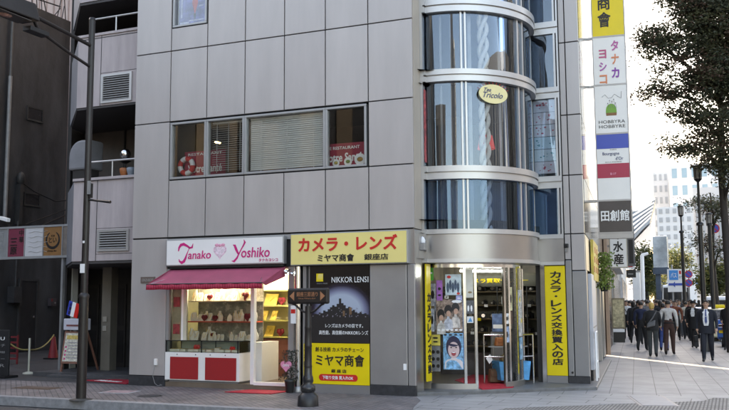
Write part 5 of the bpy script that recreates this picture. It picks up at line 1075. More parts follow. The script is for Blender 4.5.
bt('HOBBYRA', .10,.20,.82,.065,INK,za,zb,.0,False,f); bt('HOBBYRE', .10,.10,.82,.065,INK,za,zb,.0,False,f)
def bp(fx, fz): return BO+bu*(.03+fx*(BW-.06))+bn*.112+Z*(za+fz*(zb-za))
cu_ = [bp(.50+.17*math.cos(q), .42+.19*max(0,math.sin(q))**.7) for q in [R(180*i/20) for i in range(21)]]
MB().prism(cu_, bn*.003).build('green_cushion', mat('sign_green', (.16,.36,.05), .5, 0, .1, 5), f)
MB().prism([bp(.33,.42),bp(.67,.42),bp(.66,.36),bp(.34,.36)], bn*.003).build('brown_base', mat('sign_brown', (.25,.11,.04), .5, 0, .1, 5), f)
pins = MB()
for i, (a, b) in enumerate(((.40,.62),(.46,.68),(.53,.66),(.59,.70),(.64,.62))): pins.tube([bp(a+.03,.52)+bn*.004, bp(a,b)+bn*.004], .004, 4).ball(bp(a,b)+bn*.004, .014, 6, 4)
pins.tube([bp(.22+.1*j, .76+.05*math.sin(j*1.9))+bn*.004 for j in range(7)]+[bp(.84,.86)+bn*.004], .005, 4); pins.build('pins_and_thread', mat('thread_grey', (.2,.2,.22), .5, 0, .1, 5), f)
f = bface('white_panel', BZ[3]+.02, BZ[4]-.02, SIGNW); za, zb = BZ[3]+.02, BZ[4]-.02
for k, (ch, m_) in enumerate((('タ',PINK if False else mat('letter_pink_violet', (.52,.12,.34), .5, 0, .1, 6)),('ナ',ORANGE),('カ',PURPLE))): bt(ch, .56,.70-.29*k,.24,.22,m_,za,zb,.03,False,f)
for k, (ch, m_) in enumerate((('ヨ',mat('letter_rose', (.55,.10,.22), .5, 0, .1, 6)),('シ',mat('letter_mauve', (.42,.12,.36), .5, 0, .1, 6)),('コ',ORANGE))): bt(ch, .17,.55-.27*k,.24,.19,m_,za,zb,.03,False,f)
f = bface('yellow_panel', BZ[4]+.02, BZ[5]-.02, YEL); za, zb = BZ[4]+.02, BZ[5]-.02
bt('ミヤマ商會', .17,.08,.42,.90,INK,za,zb,.02,True,f); bt('カメラ買入の店', .68,.45,.15,.53,RED,za,zb,.02,True,f)
# second white sign farther on
O2 = atD(610, 268.5, 28.3); O2 = V((O2.x,O2.y,0)); zA, zB = 2.72, 4.05
t = thing('blade_sign', 'white blade sign with black brush characters below the tall sign', 'sign', O2); w2 = .56
MB().slab(O2-bn*.08+Z*zA, bu*w2, bn*.16, (0,0,zB-zA)).build('casing', mat('cream_casing', (.45,.42,.34), .5, .1, .1, 3), t, bevel=.01); MB().slab(O2+bu*.03+bn*.08+Z*(zA+.03), bu*(w2-.06), bn*.01, (0,0,zB-zA-.06)).build('face', SIGNW, t)
tvert('木水産', O2+bu*.12+bn*.09+Z*(zA+.08), bu, bn, .32, 1.22, INK, t, .03, gap=.14)
MB().slab(O2-bu*.6-bn*.04+Z*3.4, bu*.6, bn*.06, Z*.06).build('mounting_arm', STEELD, t)
O3 = atD(621.5, 264, 33); O3 = V((O3.x,O3.y,0))
t = thing('blade_sign', 'dark grey blade sign half hidden behind the white brush character sign', 'sign', O3); MB().slab(O3+Z*2.95, bu*.50, bn*.12, Z*1.5).build('casing', mat('grey_sign', (.16,.16,.17), .5, .1, .2, 3), t, bevel=.01); MB().slab(O3+bu*.28+bn*.122+Z*3.05, bu*.16, bn*.01, Z*.9).build('face', INK, t)
O4 = atD(626.5, 278, 44); O4 = V((O4.x,O4.y,0))
t = thing('blade_sign', 'small white sign with red marks over a black one down the avenue', 'sign', O4); MB().slab(O4+Z*3.25, bu*.42, bn*.1, Z*.36).build('white_panel', LWHITE, t); MB().slab(O4+Z*2.8, bu*.46, bn*.1, Z*.40).build('black_panel', BLACK, t); MB().slab(O4+bu*.1+bn*.1+Z*3.33, bu*.22, bn*.01, Z*.2).build('red_mark', RED, t); MB().slab(O4+bu*.08+bn*.1+Z*2.95, bu*.25, bn*.01, Z*.06).build('white_mark', PIPE, t)
# yellow wall board and plant on the avenue side
t = thing('wall_board', 'yellow and red picture board on the avenue wall behind the steel pier', 'sign', st(2.2,.05,3)); b0_ = st(1.5,.04,2.1)
MB().slab(st(1.6,.03,2.12), SX*2.5, SN*.06, Z*.88).build('board', mat('yellow_board', (.60,.44,.08), .5, 0, .35, 4), t); m_ = MB()
for k in range(8): m_.slab(st(1.75+.28*k,.09,2.3+.22*(k%3)), SX*.18, SN*.01, Z*.13)
m_.build('red_marks', mat('board_red', (.45,.08,.04), .5, 0, .4, 9), t)
lf = MB()
for k in range(700):
    q = st(4.25+rnd.gauss(0,.16), .22+rnd.gauss(0,.09), rnd.uniform(1.95,2.85)); a = V((rnd.uniform(-1,1),rnd.uniform(-1,1),rnd.uniform(-1,1))).normalized(); b = a.orthogonal(); lf.add([q-a*.04,q+b*.02,q+a*.04,q-b*.02],[(0,1,2,3)])
t = thing('hanging_plant', 'bright green hanging plant beside the yellow wall board', 'plant', st(4.25,.2,2)); lf.build('foliage', mat('fresh_leaf', (.10,.15,.02), .6, 0, .5, 9), t); MB().lathe(st(4.25,.2,1.9),[(.08,0),(.12,.15),(.12,.2)],12).build('pot', BLACK, t)
# white shop door panel, sign easel, handrail on the avenue side
t = thing('white_panel_stand', 'white advertising panel standing against the avenue shopfront', 'panel', st(1.3,.08,0)); MB().slab(st(.6,.0,.28), SX*1.8, SN*.08, Z*1.95).build('panel', mat('bluish_white', (.52,.53,.57), .4, 0, .05, 3), t, bevel=.01); m_ = MB()
for k in range(4): m_.slab(st(.8+.4*k,.08,.9), SX*.05, SN*.01, Z*.12)
m_.slab(st(.7,.081,1.12), SX*1.4, SN*.008, Z*.03).build('print', PIPE, t); MB().slab(st(.7,.0,.06), SX*1.4, SN*.05, Z*.2).build('base', BLACK, t)
t = thing('guard_rail', 'white tubular rail at the foot of the steel pier on the avenue side', 'rail', st(.5,.12,0)); MB().tube([st(.25,.13,.10),st(.25,.13,1.05),st(.95,.13,1.05),st(.95,.13,.10)],.02).tube([st(.25,.13,.45),st(.95,.13,.45)],.015).tube([st(.6,.13,.45),st(.6,.13,1.05)],.012).build('tube', WHITE, t)
t = thing('menu_stand', 'framed menu easel on the avenue pavement by the shop wall', 'menu board', st(12.2,.35,0)); q0 = st(12.2,.15)
MB().slab(q0+Z*.75, bu*.42, bn*.05, Z*1.0).build('board', mat('easel_board', (.20,.16,.10), .5, 0, .3, 5), t); MB().slab(q0+bu*.04+bn*.05+Z*.8, bu*.34, bn*.005, Z*.9).build('menu_sheet', mat('menu_cream', (.42,.36,.22), .5, 0, .6, 12), t); MB().slab(q0+bu*.03+Z*.3, bu*.36, bn*.04, Z*.4).build('dark_foot', BLACK, t); MB().slab(q0+bu*.03+bn*.055+Z*.64, bu*.36, bn*.01, Z*.1).build('white_strip', LWHITE, t)

# ================================================================== RIGHT: the row of buildings down the avenue
def avb(t0, t1, h, m, label, o=0.0, slant=None):
    t = thing('avenue_building', label, 'building', st(t0,o)); back = slant or SN*-3.5
    a, b = st(t0,o), st(t1,o); pts = [a, b, b-SN*3.5, a+back]  # unseen backs kept shallow so the sun can pass behind the row
    MB().poly([tuple(p[:2]) for p in pts], 0, h).build('wall', m, t); return t
sunh = V((SDIR.x, SDIR.y, 0)).normalized()
b2 = avb(10.45, 17, 27, mat('brown_facade', (.10,.065,.045), .6, 0, .2, 1.5), 'dark brown building beyond the silver corner building', .02, sunh*5.7)  # hidden near side slanted along the sun to let the streak through
m_ = MB()
for k, tt in enumerate((10.5,)): m_.slab(st(tt,.02,0), SX*.30, SN*.10, Z*3.6)
m_.build('pinkish_pilaster', mat('pinkish_stone', (.40,.27,.19), .6, 0, .12, 3), b2); MB().slab(st(11.5,.021,.3), SX*5.2, SN*.03, Z*2.2).build('shop_window', mat('dark_shopfront', (.05,.03,.025), .25, 0, .4, 2), b2)
b3 = avb(17.05, 26, 25, mat('pale_facade', (.45,.43,.40), .6, 0, .1, 1.5), 'pale building third along the avenue', .1); MB().slab(st(17.3,.10,.1), SX*8.4, SN*.03, Z*2.7).build('shop_window', mat('grey_shopfront', (.16,.16,.17), .2, 0, .4, 1), b3); MB().slab(st(17.05,.10,2.9), SX*8.9, SN*.3, Z*.3).build('canopy', WHITE, b3)
b4 = avb(26.1, 40, 28, mat('grey_facade', (.24,.23,.23), .6, 0, .15, 1.2), 'grey building fourth along the avenue', .0); MB().slab(st(26.4,.0,.1), SX*13, SN*.03, Z*2.7).build('shop_window', mat('dim_shopfront', (.10,.10,.11), .2, 0, .5, .8), b4)
b5 = avb(40.1, 75, 24, mat('white_facade', (.60,.59,.58), .6, 0, .08, .8), 'white building fifth along the avenue', .1); MB().slab(st(40.4,.1,.1), SX*34, SN*.03, Z*3.0).build('shop_window', mat('pale_shopfront', (.30,.31,.33), .2, 0, .5, .5), b5)
# curved glass roofed building and white towers
cgp = atD(645, 222, 118); cgd = thing('curved_glass_building', 'blue louvred glass building with a swept curved edge far down the avenue', 'building', (cgp.x, cgp.y, 0))
A_, B_, C_, D_ = atD(630,212,118), atD(655.5,199,118), atD(650,222,118), atD(632,241,118)
gm_ = mat('blue_grey_glass', (.10,.16,.24), .25, .2, .3, .4); EX = (V((cgp.x-CAM.x, cgp.y-CAM.y, 0))).normalized()*14
pts = [A_, A_.lerp(B_,.5)+Z*-.5, B_, C_, C_.lerp(D_,.45)-Z*-.1, D_]
MB().prism(pts, EX).build('glass_wing', gm_, cgd); lv_ = MB()
for k in range(6):
    a, b = A_.lerp(D_,(k+.3)/6.3), B_.lerp(C_,(k+.3)/6.3); lv_.slab(a-V((0,.3,0)), (b-a), V((0,.3,0)), Z*.28)
lv_.build('louvres', mat('pale_louvre', (.55,.57,.60), .4, .2, .1, 1), cgd)
MB().prism([D_+V((0,2,0)), C_+V((0,2,0)), V((C_.x-1,C_.y+2,0)), V((D_.x-2,D_.y+2,0))], EX).build('added_base', mat('sky_white_base', (.72,.72,.73), .6, 0, .06, .5), cgd)  # base added below the wing, coloured white to read as bright sky
def tower(label, px0, px1, pyt, dep, depth, m, rows, cols, wm, px_in=None, wz=(.25,.55)):
    a, b = atD(px0, pyt, dep), atD(px1, pyt, dep); y = (a.y+b.y)/2; x0, x1, h = a.x, b.x, a.z
    t = thing('white_tower', label, 'building', ((x0+x1)/2, y, 0)); MB().box(x0,x1,y,y+depth,0,h).build('wall', m, t)
    w_ = (x1-x0)/cols; zh = (h-6)/rows; proto = None
    for r in range(rows):
        for c_ in range(cols):
            X0 = x0+w_*(c_+.28); Z0 = 6+zh*(r+wz[0]); 
            if proto is None: proto = MB().box(0,w_*.5,-.12,-.02,0,zh*wz[1]).build('window', wm, None); proto.parent = t; proto.location = V((X0,y,Z0))-V(t.location)
            else: d = proto.copy(); COL.objects.link(d); d.parent = t; d.location = V((X0,y,Z0))-V(t.location)
    return t
WT = mat('white_tower_stone', (.60,.60,.61), .6, 0, .03, .2); WG = mat('pale_window', (.30,.315,.34), .3, 0, .1, .5)
tower('long white office tower with rows of small pale windows down the avenue', 655.5, 735, 206, 260, 30, WT, 9, 11, WG)
tower('taller white block rising behind the long white tower', 668, 729, 164, 300, 30, WT, 7, 6, mat('pale_blue_window', (.25,.36,.43), .3, 0, .1, .5))
tower('slim pale grey block between the louvred glass building and the taller tower', 652, 668, 172, 330, 20, mat('pale_grey_tower', (.52,.53,.55), .6, 0, .04, .3), 10, 3, WG)
t = thing('white_building', 'white building with thin vertical ribs at the right edge of the avenue', 'building', atD(720,240,95)); a, b = atD(692,188,95), atD(760,188,95)
MB().box(a.x,b.x,a.y,a.y+12,0,a.z).build('wall', WT, t); m_ = MB()
for k in range(14): m_.box(a.x+.25+.55*k,a.x+.42+.55*k,a.y-.2,a.y,4,a.z-1)
m_.build('ribs', WG, t); MB().box(a.x,b.x,a.y-1.2,a.y,3.2,4.0).build('blue_canopy', mat('canopy_blue', (.10,.22,.42), .5, 0, .2, 1), t); MB().box(a.x+.5,b.x,a.y-.05,a.y,.2,3.2).build('shop_window', mat('bright_shopfront', (.45,.45,.42), .3, 0, .6, .8), t)
# unseen buildings over both streets, added for reflections in the glass and bounced light
def refl(label, x0, x1, y0, y1, h, m, front, rows, wm):
    t = thing('reflection_building', label, 'building', ((x0+x1)/2,(y0+y1)/2,0)); MB().box(x0,x1,y0,y1,0,h).build('wall', m, t); mb = MB(); zh = h/rows
    nn_ = max(3, int(((x1-x0) if front == 'y' else (y1-y0))/1.8))
    for r in range(nn_):
        u0, u1 = (r+.25)/nn_, (r+.8)/nn_
        if front == 'y': mb.box(x0+(x1-x0)*u0,x0+(x1-x0)*u1,y1,y1+.05,1.0,h-1.0)
        else: mb.box(x0-.05,x0,y0+(y1-y0)*u0,y0+(y1-y0)*u1,1.0,h-1.0)
    mb.build('window_bands', wm, t)  # full-height strips, shaped to mirror as vertical streaks in the bay
DG = mat('dark_glass_band', (.05,.06,.08), .1, .3, .2, .4)
refl('unseen brown block added across the side street for dark window reflections', -32, -9, -34, -21, 13, mat('brown_block', (.06,.05,.045), .7, 0, .1, .5), 'y', 3, DG)
refl('unseen narrow dark grey block added across the side street for reflections', -8.5, -4.5, -34, -21, 15, mat('dark_block', (.06,.06,.065), .6, 0, .2, .5), 'y', 6, DG)
refl('unseen dark grey block added at the opposite street corner for reflections', -2.5, 3.5, -36, -24, 11, mat('low_block', (.07,.07,.075), .6, 0, .06, .5), 'y', 2, DG)
refl('unseen stone block added across the avenue for bounced light', 31, 45, -14, 10, 15, mat('bounce_block', (.20,.20,.21), .7, 0, .1, .4), 'x', 5, DG)
refl('unseen grey block added across the avenue for reflections', 30.5, 45, 11, 40, 19, mat('grey_block', (.22,.23,.25), .7, 0, .1, .4), 'x', 6, DG)
refl('unseen slim dark tower added far across the crossing for reflections', 17, 22, -75, -68, 34, mat('slim_dark', (.10,.10,.11), .7, 0, .15, .4), 'y', 10, DG)
refl('unseen slim white tower added far across the crossing for reflections', 24, 28, -80, -72, 30, mat('slim_white', (.6,.59,.57), .6, 0, .06, .4), 'y', 9, DG)

# ================================================================== TREES
def leafmat(name, c):
    m = mat(name, c, .6, 0, .4, 3); n = m.node_tree; b = n.nodes['Principled BSDF']; o = [x for x in n.nodes if x.type == 'OUTPUT_MATERIAL'][0]
    tl = n.nodes.new('ShaderNodeBsdfTranslucent'); tl.inputs[0].default_value = (*c, 1); mx = n.nodes.new('ShaderNodeMixShader'); mx.inputs[0].default_value = .45
    n.links.new(b.outputs[0], mx.inputs[1]); n.links.new(tl.outputs[0], mx.inputs[2]); n.links.new(mx.outputs[0], o.inputs[0]); return m
LEAFA = [leafmat('leaf_dark', (.075,.088,.055)), leafmat('leaf_olive', (.12,.125,.065)), leafmat('leaf_rust', (.14,.085,.060))]
LEAFB = [leafmat('leaf_green', (.05,.065,.025)), leafmat('leaf_mid', (.08,.095,.035)), leafmat('leaf_yellow_green', (.15,.15,.04))]
BARK = mat('bark', (.035,.028,.024), .85, 0, .4, 12, bump=.5, bscale=30)
def tree(name, label, base, h, r_tr, lobes, ncl, per, leaf, mats, wts, seed, flat=.35, group=None, limbs=True, spread=.36):
    rg = random.Random(seed); t = thing(name, label, 'tree', base, 0, group); base = V(base)
    tr = MB(); top = base+Z*h*.80; tr.tube([base, base+V((.03,0,h*.2)), base+V((-.05,.05,h*.45)), base+V((.05,0,h*.65)), top], [r_tr*1.25, r_tr, r_tr*.85, r_tr*.6, r_tr*.25], 10)
    cl = []
    for (c, rr) in lobes:
        c = base+V(c); n = max(1, int(ncl*rr[0]*rr[1]*rr[2]/sum(q[1][0]*q[1][1]*q[1][2] for q in lobes)))
        for _ in range(n):
            while True:
                d = V((rg.uniform(-1,1), rg.uniform(-1,1), rg.uniform(-1,1)))
                if .25 < d.length < 1: break
            cl.append(c+V((d.x*rr[0], d.y*rr[1], d.z*rr[2])))
            if limbs: m2 = c.lerp(cl[-1],.55)+V((0,0,.06)); tr.tube([c, m2, cl[-1], cl[-1]+(cl[-1]-m2)*.55+V((0,0,-.04))], [.016,.011,.007,.003], 4)
        if limbs:
            s0 = base+Z*min(h*.65, max(h*.28, c.z-base.z-.8)); mid_ = s0.lerp(c,.5)+Z*.25; tr.tube([s0, mid_, c, c+(c-mid_)*.6], [r_tr*.45, r_tr*.3, r_tr*.15, .012], 7)
            for k in range(4):
                e = cl[-1-k] if len(cl) > k else c; tr.tube([mid_.lerp(c,.3+.15*k), mid_.lerp(e,.6)+Z*.1, e], [r_tr*.13, r_tr*.08, .006], 5)
    tr.build('trunk', BARK, t)
    cr = MB()
    for c in cl:
        cs_ = spread*rg.uniform(.6,1.4); tone = rg.choices(range(3), wts)[0]
        for _ in range(int(per*rg.uniform(.6,1.3))):
            g_ = lambda: max(-1.7, min(1.7, rg.gauss(0,1))); p = c+V((g_()*cs_, g_()*cs_, g_()*cs_*flat)); a = V((rg.gauss(0,1),rg.gauss(0,1),rg.gauss(0,.5))).normalized(); b = a.cross(V((rg.gauss(0,1),rg.gauss(0,1),rg.gauss(0,1)))).normalized(); s_ = leaf*rg.uniform(.6,1.3)
            cr.m = tone if rg.random() < .8 else rg.randrange(3); cr.add([p-a*s_, p+b*s_*.45, p+a*s_, p-b*s_*.45], [(0,1,2,3)])
    cr.build('crown', mats, t); return t
TB = atD(731, 330, 28); TB.z = 0
def rel(px, py, dep=28): return atD(px, py, dep)-TB
tree('street_tree', 'large dark rust tinged street tree overhanging the right edge', TB, 12.5, .13,
     [(rel(662,48),(.85,.9,.70)), (rel(655,40),(.5,.7,.45)), (rel(664,92),(.8,.9,.42)), (rel(700,28),(.95,1.1,1.0)), (rel(728,20),(1.1,1.3,1.2)), (rel(712,78),(1.2,1.2,.8)), (rel(738,75),(1.2,1.3,1.1)), (rel(690,112),(.75,.9,.35)), (rel(722,120),(1.0,1.1,.7)), (rel(690,146),(.85,.9,.40)), (rel(722,155),(.9,1.0,.7)), (rel(700,-5),(1.2,1.2,.8)), (rel(740,-20),(1.3,1.3,1.0)), (rel(735,175),(.8,.9,.35))],
     800, 100, .056, LEAFA, (5,4,1.4), 3, flat=.42, spread=.26)
tree('street_tree', 'thin leaved lower boughs of a second street tree behind the lamp posts', atD(717,330,38).xy.to_3d(), 8, .12,
     [(atD(704,204,38)-atD(717,330,38).xy.to_3d(),(.8,.8,.35)), (atD(722,212,38)-atD(717,330,38).xy.to_3d(),(.7,.8,.5)), (atD(700,243,38)-atD(717,330,38).xy.to_3d(),(.45,.6,.5)), (atD(722,250,38)-atD(717,330,38).xy.to_3d(),(.6,.6,.5))], 70, 55, .06, LEAFA, (6,3,.5), 5, flat=.5, spread=.26)
def far_tree(label, px0, px1, py0, py1, dep, mats, wts, seed):
    b_ = atD((px0+px1)/2, 305, dep); b_.z = 0; l, r_, tp, bt_ = atD(px0,py0,dep), atD(px1,py0,dep), atD(px0,py0,dep).z, atD(px0,py1,dep).z; rx = (r_-l).length/2; rz = max(.8,(tp-bt_)/2)
    tree('street_tree', label, b_, tp, .2, [(V((0,0,(tp+bt_)/2)),(rx*.85,rx*.8,rz*.8)), (V((-rx*.4,0,(tp+bt_)/2-rz*.4)),(rx*.5,rx*.5,rz*.5)), (V((rx*.4,0,(tp+bt_)/2+rz*.2)),(rx*.5,rx*.5,rz*.5))], 60, 55, .16, mats, wts, seed, flat=.7, limbs=False, spread=.55)
far_tree('dark bushy street tree behind the white portal pole', 640, 655, 240, 300, 80, LEAFB, (6,3,1), 11)
far_tree('wide dark street tree behind the white road sign', 664, 692, 243, 285, 95, LEAFB, (5,3,2), 12)
far_tree('small yellow green street tree beyond the dark lamp posts', 706, 728, 262, 296, 62, LEAFB, (2,3,5), 13)
far_tree('dark street tree at the end of the avenue left of the glass pillar', 648, 664, 262, 300, 110, LEAFB, (5,3,1), 14)

# ================================================================== STREET FURNITURE on the avenue
def lamp_post(px, py_l, dep, py_thick, label):
    b = atD(px, 300, dep); b.z = 0; zt = atD(px, py_l, dep).z; zk = atD(px, py_thick, dep).z
    t = thing('lamp_post', label, 'street lamp', b, 0, 'dark lamp posts along the avenue kerb')
    MB().cyl(b+Z*zk, b+Z*(zt-.05), .045, .04, 12).build('upper_shaft', BLACK, t); MB().cyl(b, b+Z*zk, .085, .075, 14).lathe(b, [(.17,0),(.16,.5),(.11,.6)], 14).lathe(b+Z*zk, [(.12,-.06),(.12,.02),(.06,.06)], 14).build('shaft', BLACK, t)
    MB().lathe(b+Z*(zt-.1), [(.05,0),(.11,.06),(.13,.10)], 12).lathe(b+Z*(zt+.38), [(.15,0),(.14,.05),(.03,.10)], 12).build('lantern_cap', BLACK, t); MB().lathe(b+Z*zt, [(.11,.02),(.125,.38)], 12).build('lantern_glass', mat('lantern_grey', (.25,.24,.22), .3, 0, .3, 6), t)
    f = MB()
    for k in range(6): q = R(60*k); f.cyl(b+V((.115*math.cos(q),.115*math.sin(q),zt)), b+V((.13*math.cos(q),.13*math.sin(q),zt+.38)), .010, n=5)
    f.build('lantern_bars', BLACK, t); return b
lamp_post(684.7, 214, 42, 231, 'distant dark lamp post with a lantern before the white tower')
LB_ = lamp_post(703.6, 177, 28.5, 223, 'nearer tall dark lamp post with a lantern under the tree')
lamp_post(713, 223, 36, 223.5, 'dark post just right of the nearer lantern post')
def round_sign(px, py, dep, r_, label, post=True):
    c = atD(px, py, dep); n = V((0,-1,0)); t = thing('no_parking_sign', label, 'road sign', (c.x, c.y, 0), 0, 'round no parking signs')
    MB().cyl(c+V((0,.012,0)), c, r_, n=28).build('red_disc', RED, t); MB().cyl(c, c+V((0,-.006,0)), r_*.78, n=28).build('blue_disc', mat('sign_blue_disc', (.05,.10,.48), .4, 0, .05, 5), t)
    d = V((.707,0,-.707)); e = V((.707,0,.707)); MB().slab(c-d*r_*.8-e*r_*.09+V((0,-.012,0)), d*r_*1.6, V((0,.006,0)), e*r_*.18).build('red_bar', RED, t)
    if post: MB().cyl((c.x,c.y+.05,0),(c.x,c.y+.05,c.z+r_),.035).build('post', PIPE, t)
round_sign(688.5, 274.3, 46, .20, 'round red and blue no parking sign, upper of two on the distant post'); round_sign(688.6, 283, 45.5, .20, 'round red and blue no parking sign, lower of two on the distant post', False)
round_sign(714.5, 228.5, 40, .22, 'round red ringed sign hanging among the leaves near the tree', False)
# white road sign with the blue bus square
c = atD(677,280,58); dep = 58; a, b = atD(668,292,58), atD(686,269,58)
t = thing('bus_stop_sign', 'white sign board with a blue square and arrow over the crowd', 'road sign', (c.x,c.y,0)); MB().box(a.x,b.x,a.y,a.y+.1,a.z,b.z).build('board', SIGNW, t)
w_, h_ = b.x-a.x, b.z-a.z; SB = mat('bus_blue', (.03,.25,.60), .4, 0, .05, 4)
MB().box(a.x+.10*w_,a.x+.58*w_,a.y-.02,a.y,a.z+.52*h_,a.z+.95*h_).build('blue_square', SB, t); MB().box(a.x+.05*w_,a.x+.85*w_,a.y-.02,a.y,a.z+.28*h_,a.z+.38*h_).prism([(a.x+.25*w_,a.y-.022,a.z+.32*h_),(a.x+.40*w_,a.y-.022,a.z+.20*h_),(a.x+.40*w_,a.y-.022,a.z+.46*h_)],(0,-.01,0)).build('blue_arrow', mat('arrow_blue', (.03,.08,.36), .4, 0, .05, 4), t)
MB().box(a.x+.80*w_,a.x+.92*w_,a.y-.02,a.y,a.z+.78*h_,a.z+.92*h_).build('yellow_square', YEL, t); MB().box(a.x+.64*w_,a.x+.74*w_,a.y-.02,a.y,a.z+.78*h_,a.z+.92*h_).build('red_square', RED, t); tq('バス', (a.x+.18*w_,a.y-.02,a.z+.62*h_), XV, NF, .32*w_, .22*h_, LWHITE, t, .01); tq('のりば', (a.x+.62*w_,a.y,a.z+.58*h_), XV, NF, .3*w_, .12*h_, INK, t, .01)
MB().cyl((a.x+.3,a.y+.15,0),(a.x+.3,a.y+.15,b.z+.3),.06).cyl((b.x-.3,a.y+.15,0),(b.x-.3,a.y+.15,b.z),.06).build('post', PIPE, t)
# white portal pole, glass pillar
t = thing('white_gantry_pole', 'white bent gantry pole standing beyond the crowd', 'pole', atD(643,300,60)); p0, p1, p2 = atD(643.2,304,60), atD(642,255,60), atD(648,253.5,60); p0.z = 0
MB().tube([p0, p1-Z*.05, p1, p2], [.13,.13,.12,.10], 10).build('pole', WHITE, t); MB().lathe(p0, [(.25,0),(.22,.25),(.13,.3)], 12).build('base', PIPE, t)
t = thing('white_utility_box', 'white narrow pillar at the foot of the shop row beyond the crowd', 'pillar', atD(636.5,300,58)); a, b = atD(633.5,304,58), atD(639.5,272,58); MB().box(a.x,b.x,a.y,a.y+.5,0,b.z).build('body', WHITE, t, bevel=.03); MB().box(a.x-.03,b.x+.03,a.y-.03,a.y+.53,b.z,b.z+.1).build('cap', PIPE, t)
t = thing('glass_pillar', 'tall mirror glass advertising pillar beside the road', 'pillar', atD(660,270,70)); a, b = atD(653.5,268,70), atD(667,236,70); MB().box(a.x,b.x,a.y,a.y+1,a.z,b.z).build('glass_box', mat('mirror_glass', (.45,.52,.58), .12, .8, .4, .9), t, bevel=.04); MB().box(a.x+.1,a.x+.5,a.y+.3,a.y+.7,0,a.z).box(a.x-.05,b.x+.05,a.y-.05,a.y+1.05,a.z-.5,a.z).build('stand', mat('pillar_dark_blue', (.04,.06,.09), .4, .2, .3, 2), t)

# ================================================================== VEHICLES
CG_ = mat('car_glass', (.02,.025,.03), .06, .2, .2, 3); TYRE = mat('tyre', (.015,.015,.016), .8, 0, .2, 20)
def wheel(t, c, r_, w_):
    o = MB().cyl(V(c)-V((w_/2,0,0)), V(c)+V((w_/2,0,0)), r_, n=18).build('wheel', TYRE, t); MB().cyl(V(c)-V((w_/2+.01,0,0)), V(c)+V((w_/2+.01,0,0)), r_*.6, n=14).build('rim', CHROME, o)
def car(name, label, c, rz, col, h=1.48, L=4.5, W=1.7, van=False, sign=False):
    c = V(c); t = thing(name, label, 'van' if van else 'car', c, rz); M0 = MATS[t]; MATS[t] = Matrix.Identity(4)
    pm_ = mat(name+'_paint', col, .25, 0, .03, 2, coat=.6)
    if van: pf = [(-L/2,.35),(L/2,.35),(L/2,.95),(L/2-.25,1.25),(L/2-.75,h-.05),(L/2-1.0,h),(-L/2+.1,h),(-L/2,h-.1)]
    else: pf = [(-L/2,.32),(L/2,.30),(L/2,.62),(L/2-.2,.78),(L/2-1.2,.92),(L/2-1.9,h-.04),(L/2-2.2,h),(-L/2+1.0,h-.02),(-L/2+.35,.98),(-L/2+.02,.92)]
    n = len(pf); m_ = MB(); hw = W/2
    def sect(k): return hw*(1-(.0 if k < .95 else .16*(k-.95)/(h-.95)))
    vL = [(-sect(z), y, z) for y, z in pf]; vR = [(sect(z), y, z) for y, z in pf]
    m_.add(vL+vR, [tuple(range(n)), tuple(range(n,2*n))[::-1]]+[(i,n+i,n+(i+1)%n,(i+1)%n) for i in range(n)]); m_.build('body', pm_, t, bevel=.05)
    gl = MB()
    if van: gl.add([(-hw*.85,-L/2-.004,.95),(hw*.85,-L/2-.004,.95),(hw*.8,-L/2-.004,h-.2),(-hw*.8,-L/2-.004,h-.2)],[(0,1,2,3)]); gl.build('rear_window', CG_, t)
    else:
        gl.add([(-hw*.82,-L/2+.40,1.02),(hw*.82,-L/2+.40,1.02),(hw*.74,-L/2+.93,h-.07),(-hw*.74,-L/2+.93,h-.07)],[(0,1,2,3)]); 
        for v in gl.v: v.y -= .03
        gl.build('rear_window', CG_, t); m2 = MB(); m2.add([(-hw*.82,L/2-1.22,.95),(hw*.82,L/2-1.22,.95),(hw*.74,L/2-1.88,h-.07),(-hw*.74,L/2-1.88,h-.07)],[(3,2,1,0)])
        for v in m2.v: v.y += .05; v.z += .02
        m2.build('windscreen', CG_, t)
    for s_ in (-1,1): MB().add([(s_*(hw+.004),L/2-1.5,.95),(s_*(hw+.004),-L/2+.7,.95),(s_*(sect(h-.15)+.012),-L/2+1.1,h-.14),(s_*(sect(h-.15)+.012),L/2-2.0,h-.14)],[(0,1,2,3) if s_ > 0 else (3,2,1,0)]).build('side_window', CG_, t)
    for x in (-hw+.05, hw-.05):
        for y in (-L/2+.85, L/2-.85): wheel(t, (x,y,.31), .31, .2)
    for x in (-hw*.78, hw*.78): MB().box(x-.16,x+.16,-L/2-.02,-L/2+.02,.68,.84).build('tail_light', mat('tail_red', (.55,.02,.02), .3, 0, .05, 4), t, bevel=.01); MB().box(x-.16,x+.16,L/2-.04,L/2+.012,.58,.72).build('headlight', LWHITE, t, bevel=.01)
    MB().box(-hw*.95,hw*.95,-L/2-.05,-L/2+.05,.36,.52).box(-hw*.95,hw*.95,L/2-.05,L/2+.05,.36,.5).build('bumper', STEELD if van else pm_, t, bevel=.02); MB().box(-.17,.17,-L/2-.06,-L/2-.05,.40,.50).build('number_plate', LWHITE, t)
    if sign: MB().box(-.22,.22,-.15,.1,h,h+.14).build('roof_sign', YEL, t, bevel=.03)
    MATS[t] = M0; return t
def road(px, dep): q = atD(px, 300, dep); return (q.x, q.y, -.155)
car('taxi', 'white and yellow taxi waiting on the avenue at the right edge', road(720,37), R(4), (.72,.66,.45), sign=True)
car('parked_van', 'white delivery van on the avenue behind the taxi', road(718,47), R(5), (.70,.71,.73), h=2.0, L=4.7, van=True)
car('parked_van', 'pale truck seen from behind below the blue square sign', road(675,66), R(5), (.72,.72,.72), h=2.9, L=6, W=2.1, van=True)
car('parked_car', 'dark car far down the avenue left of the nearer lamp post', road(699,60), R(5), (.05,.06,.09))
car('parked_car', 'blue car on the avenue beyond the suited man', road(706,42), R(6), (.06,.14,.32))
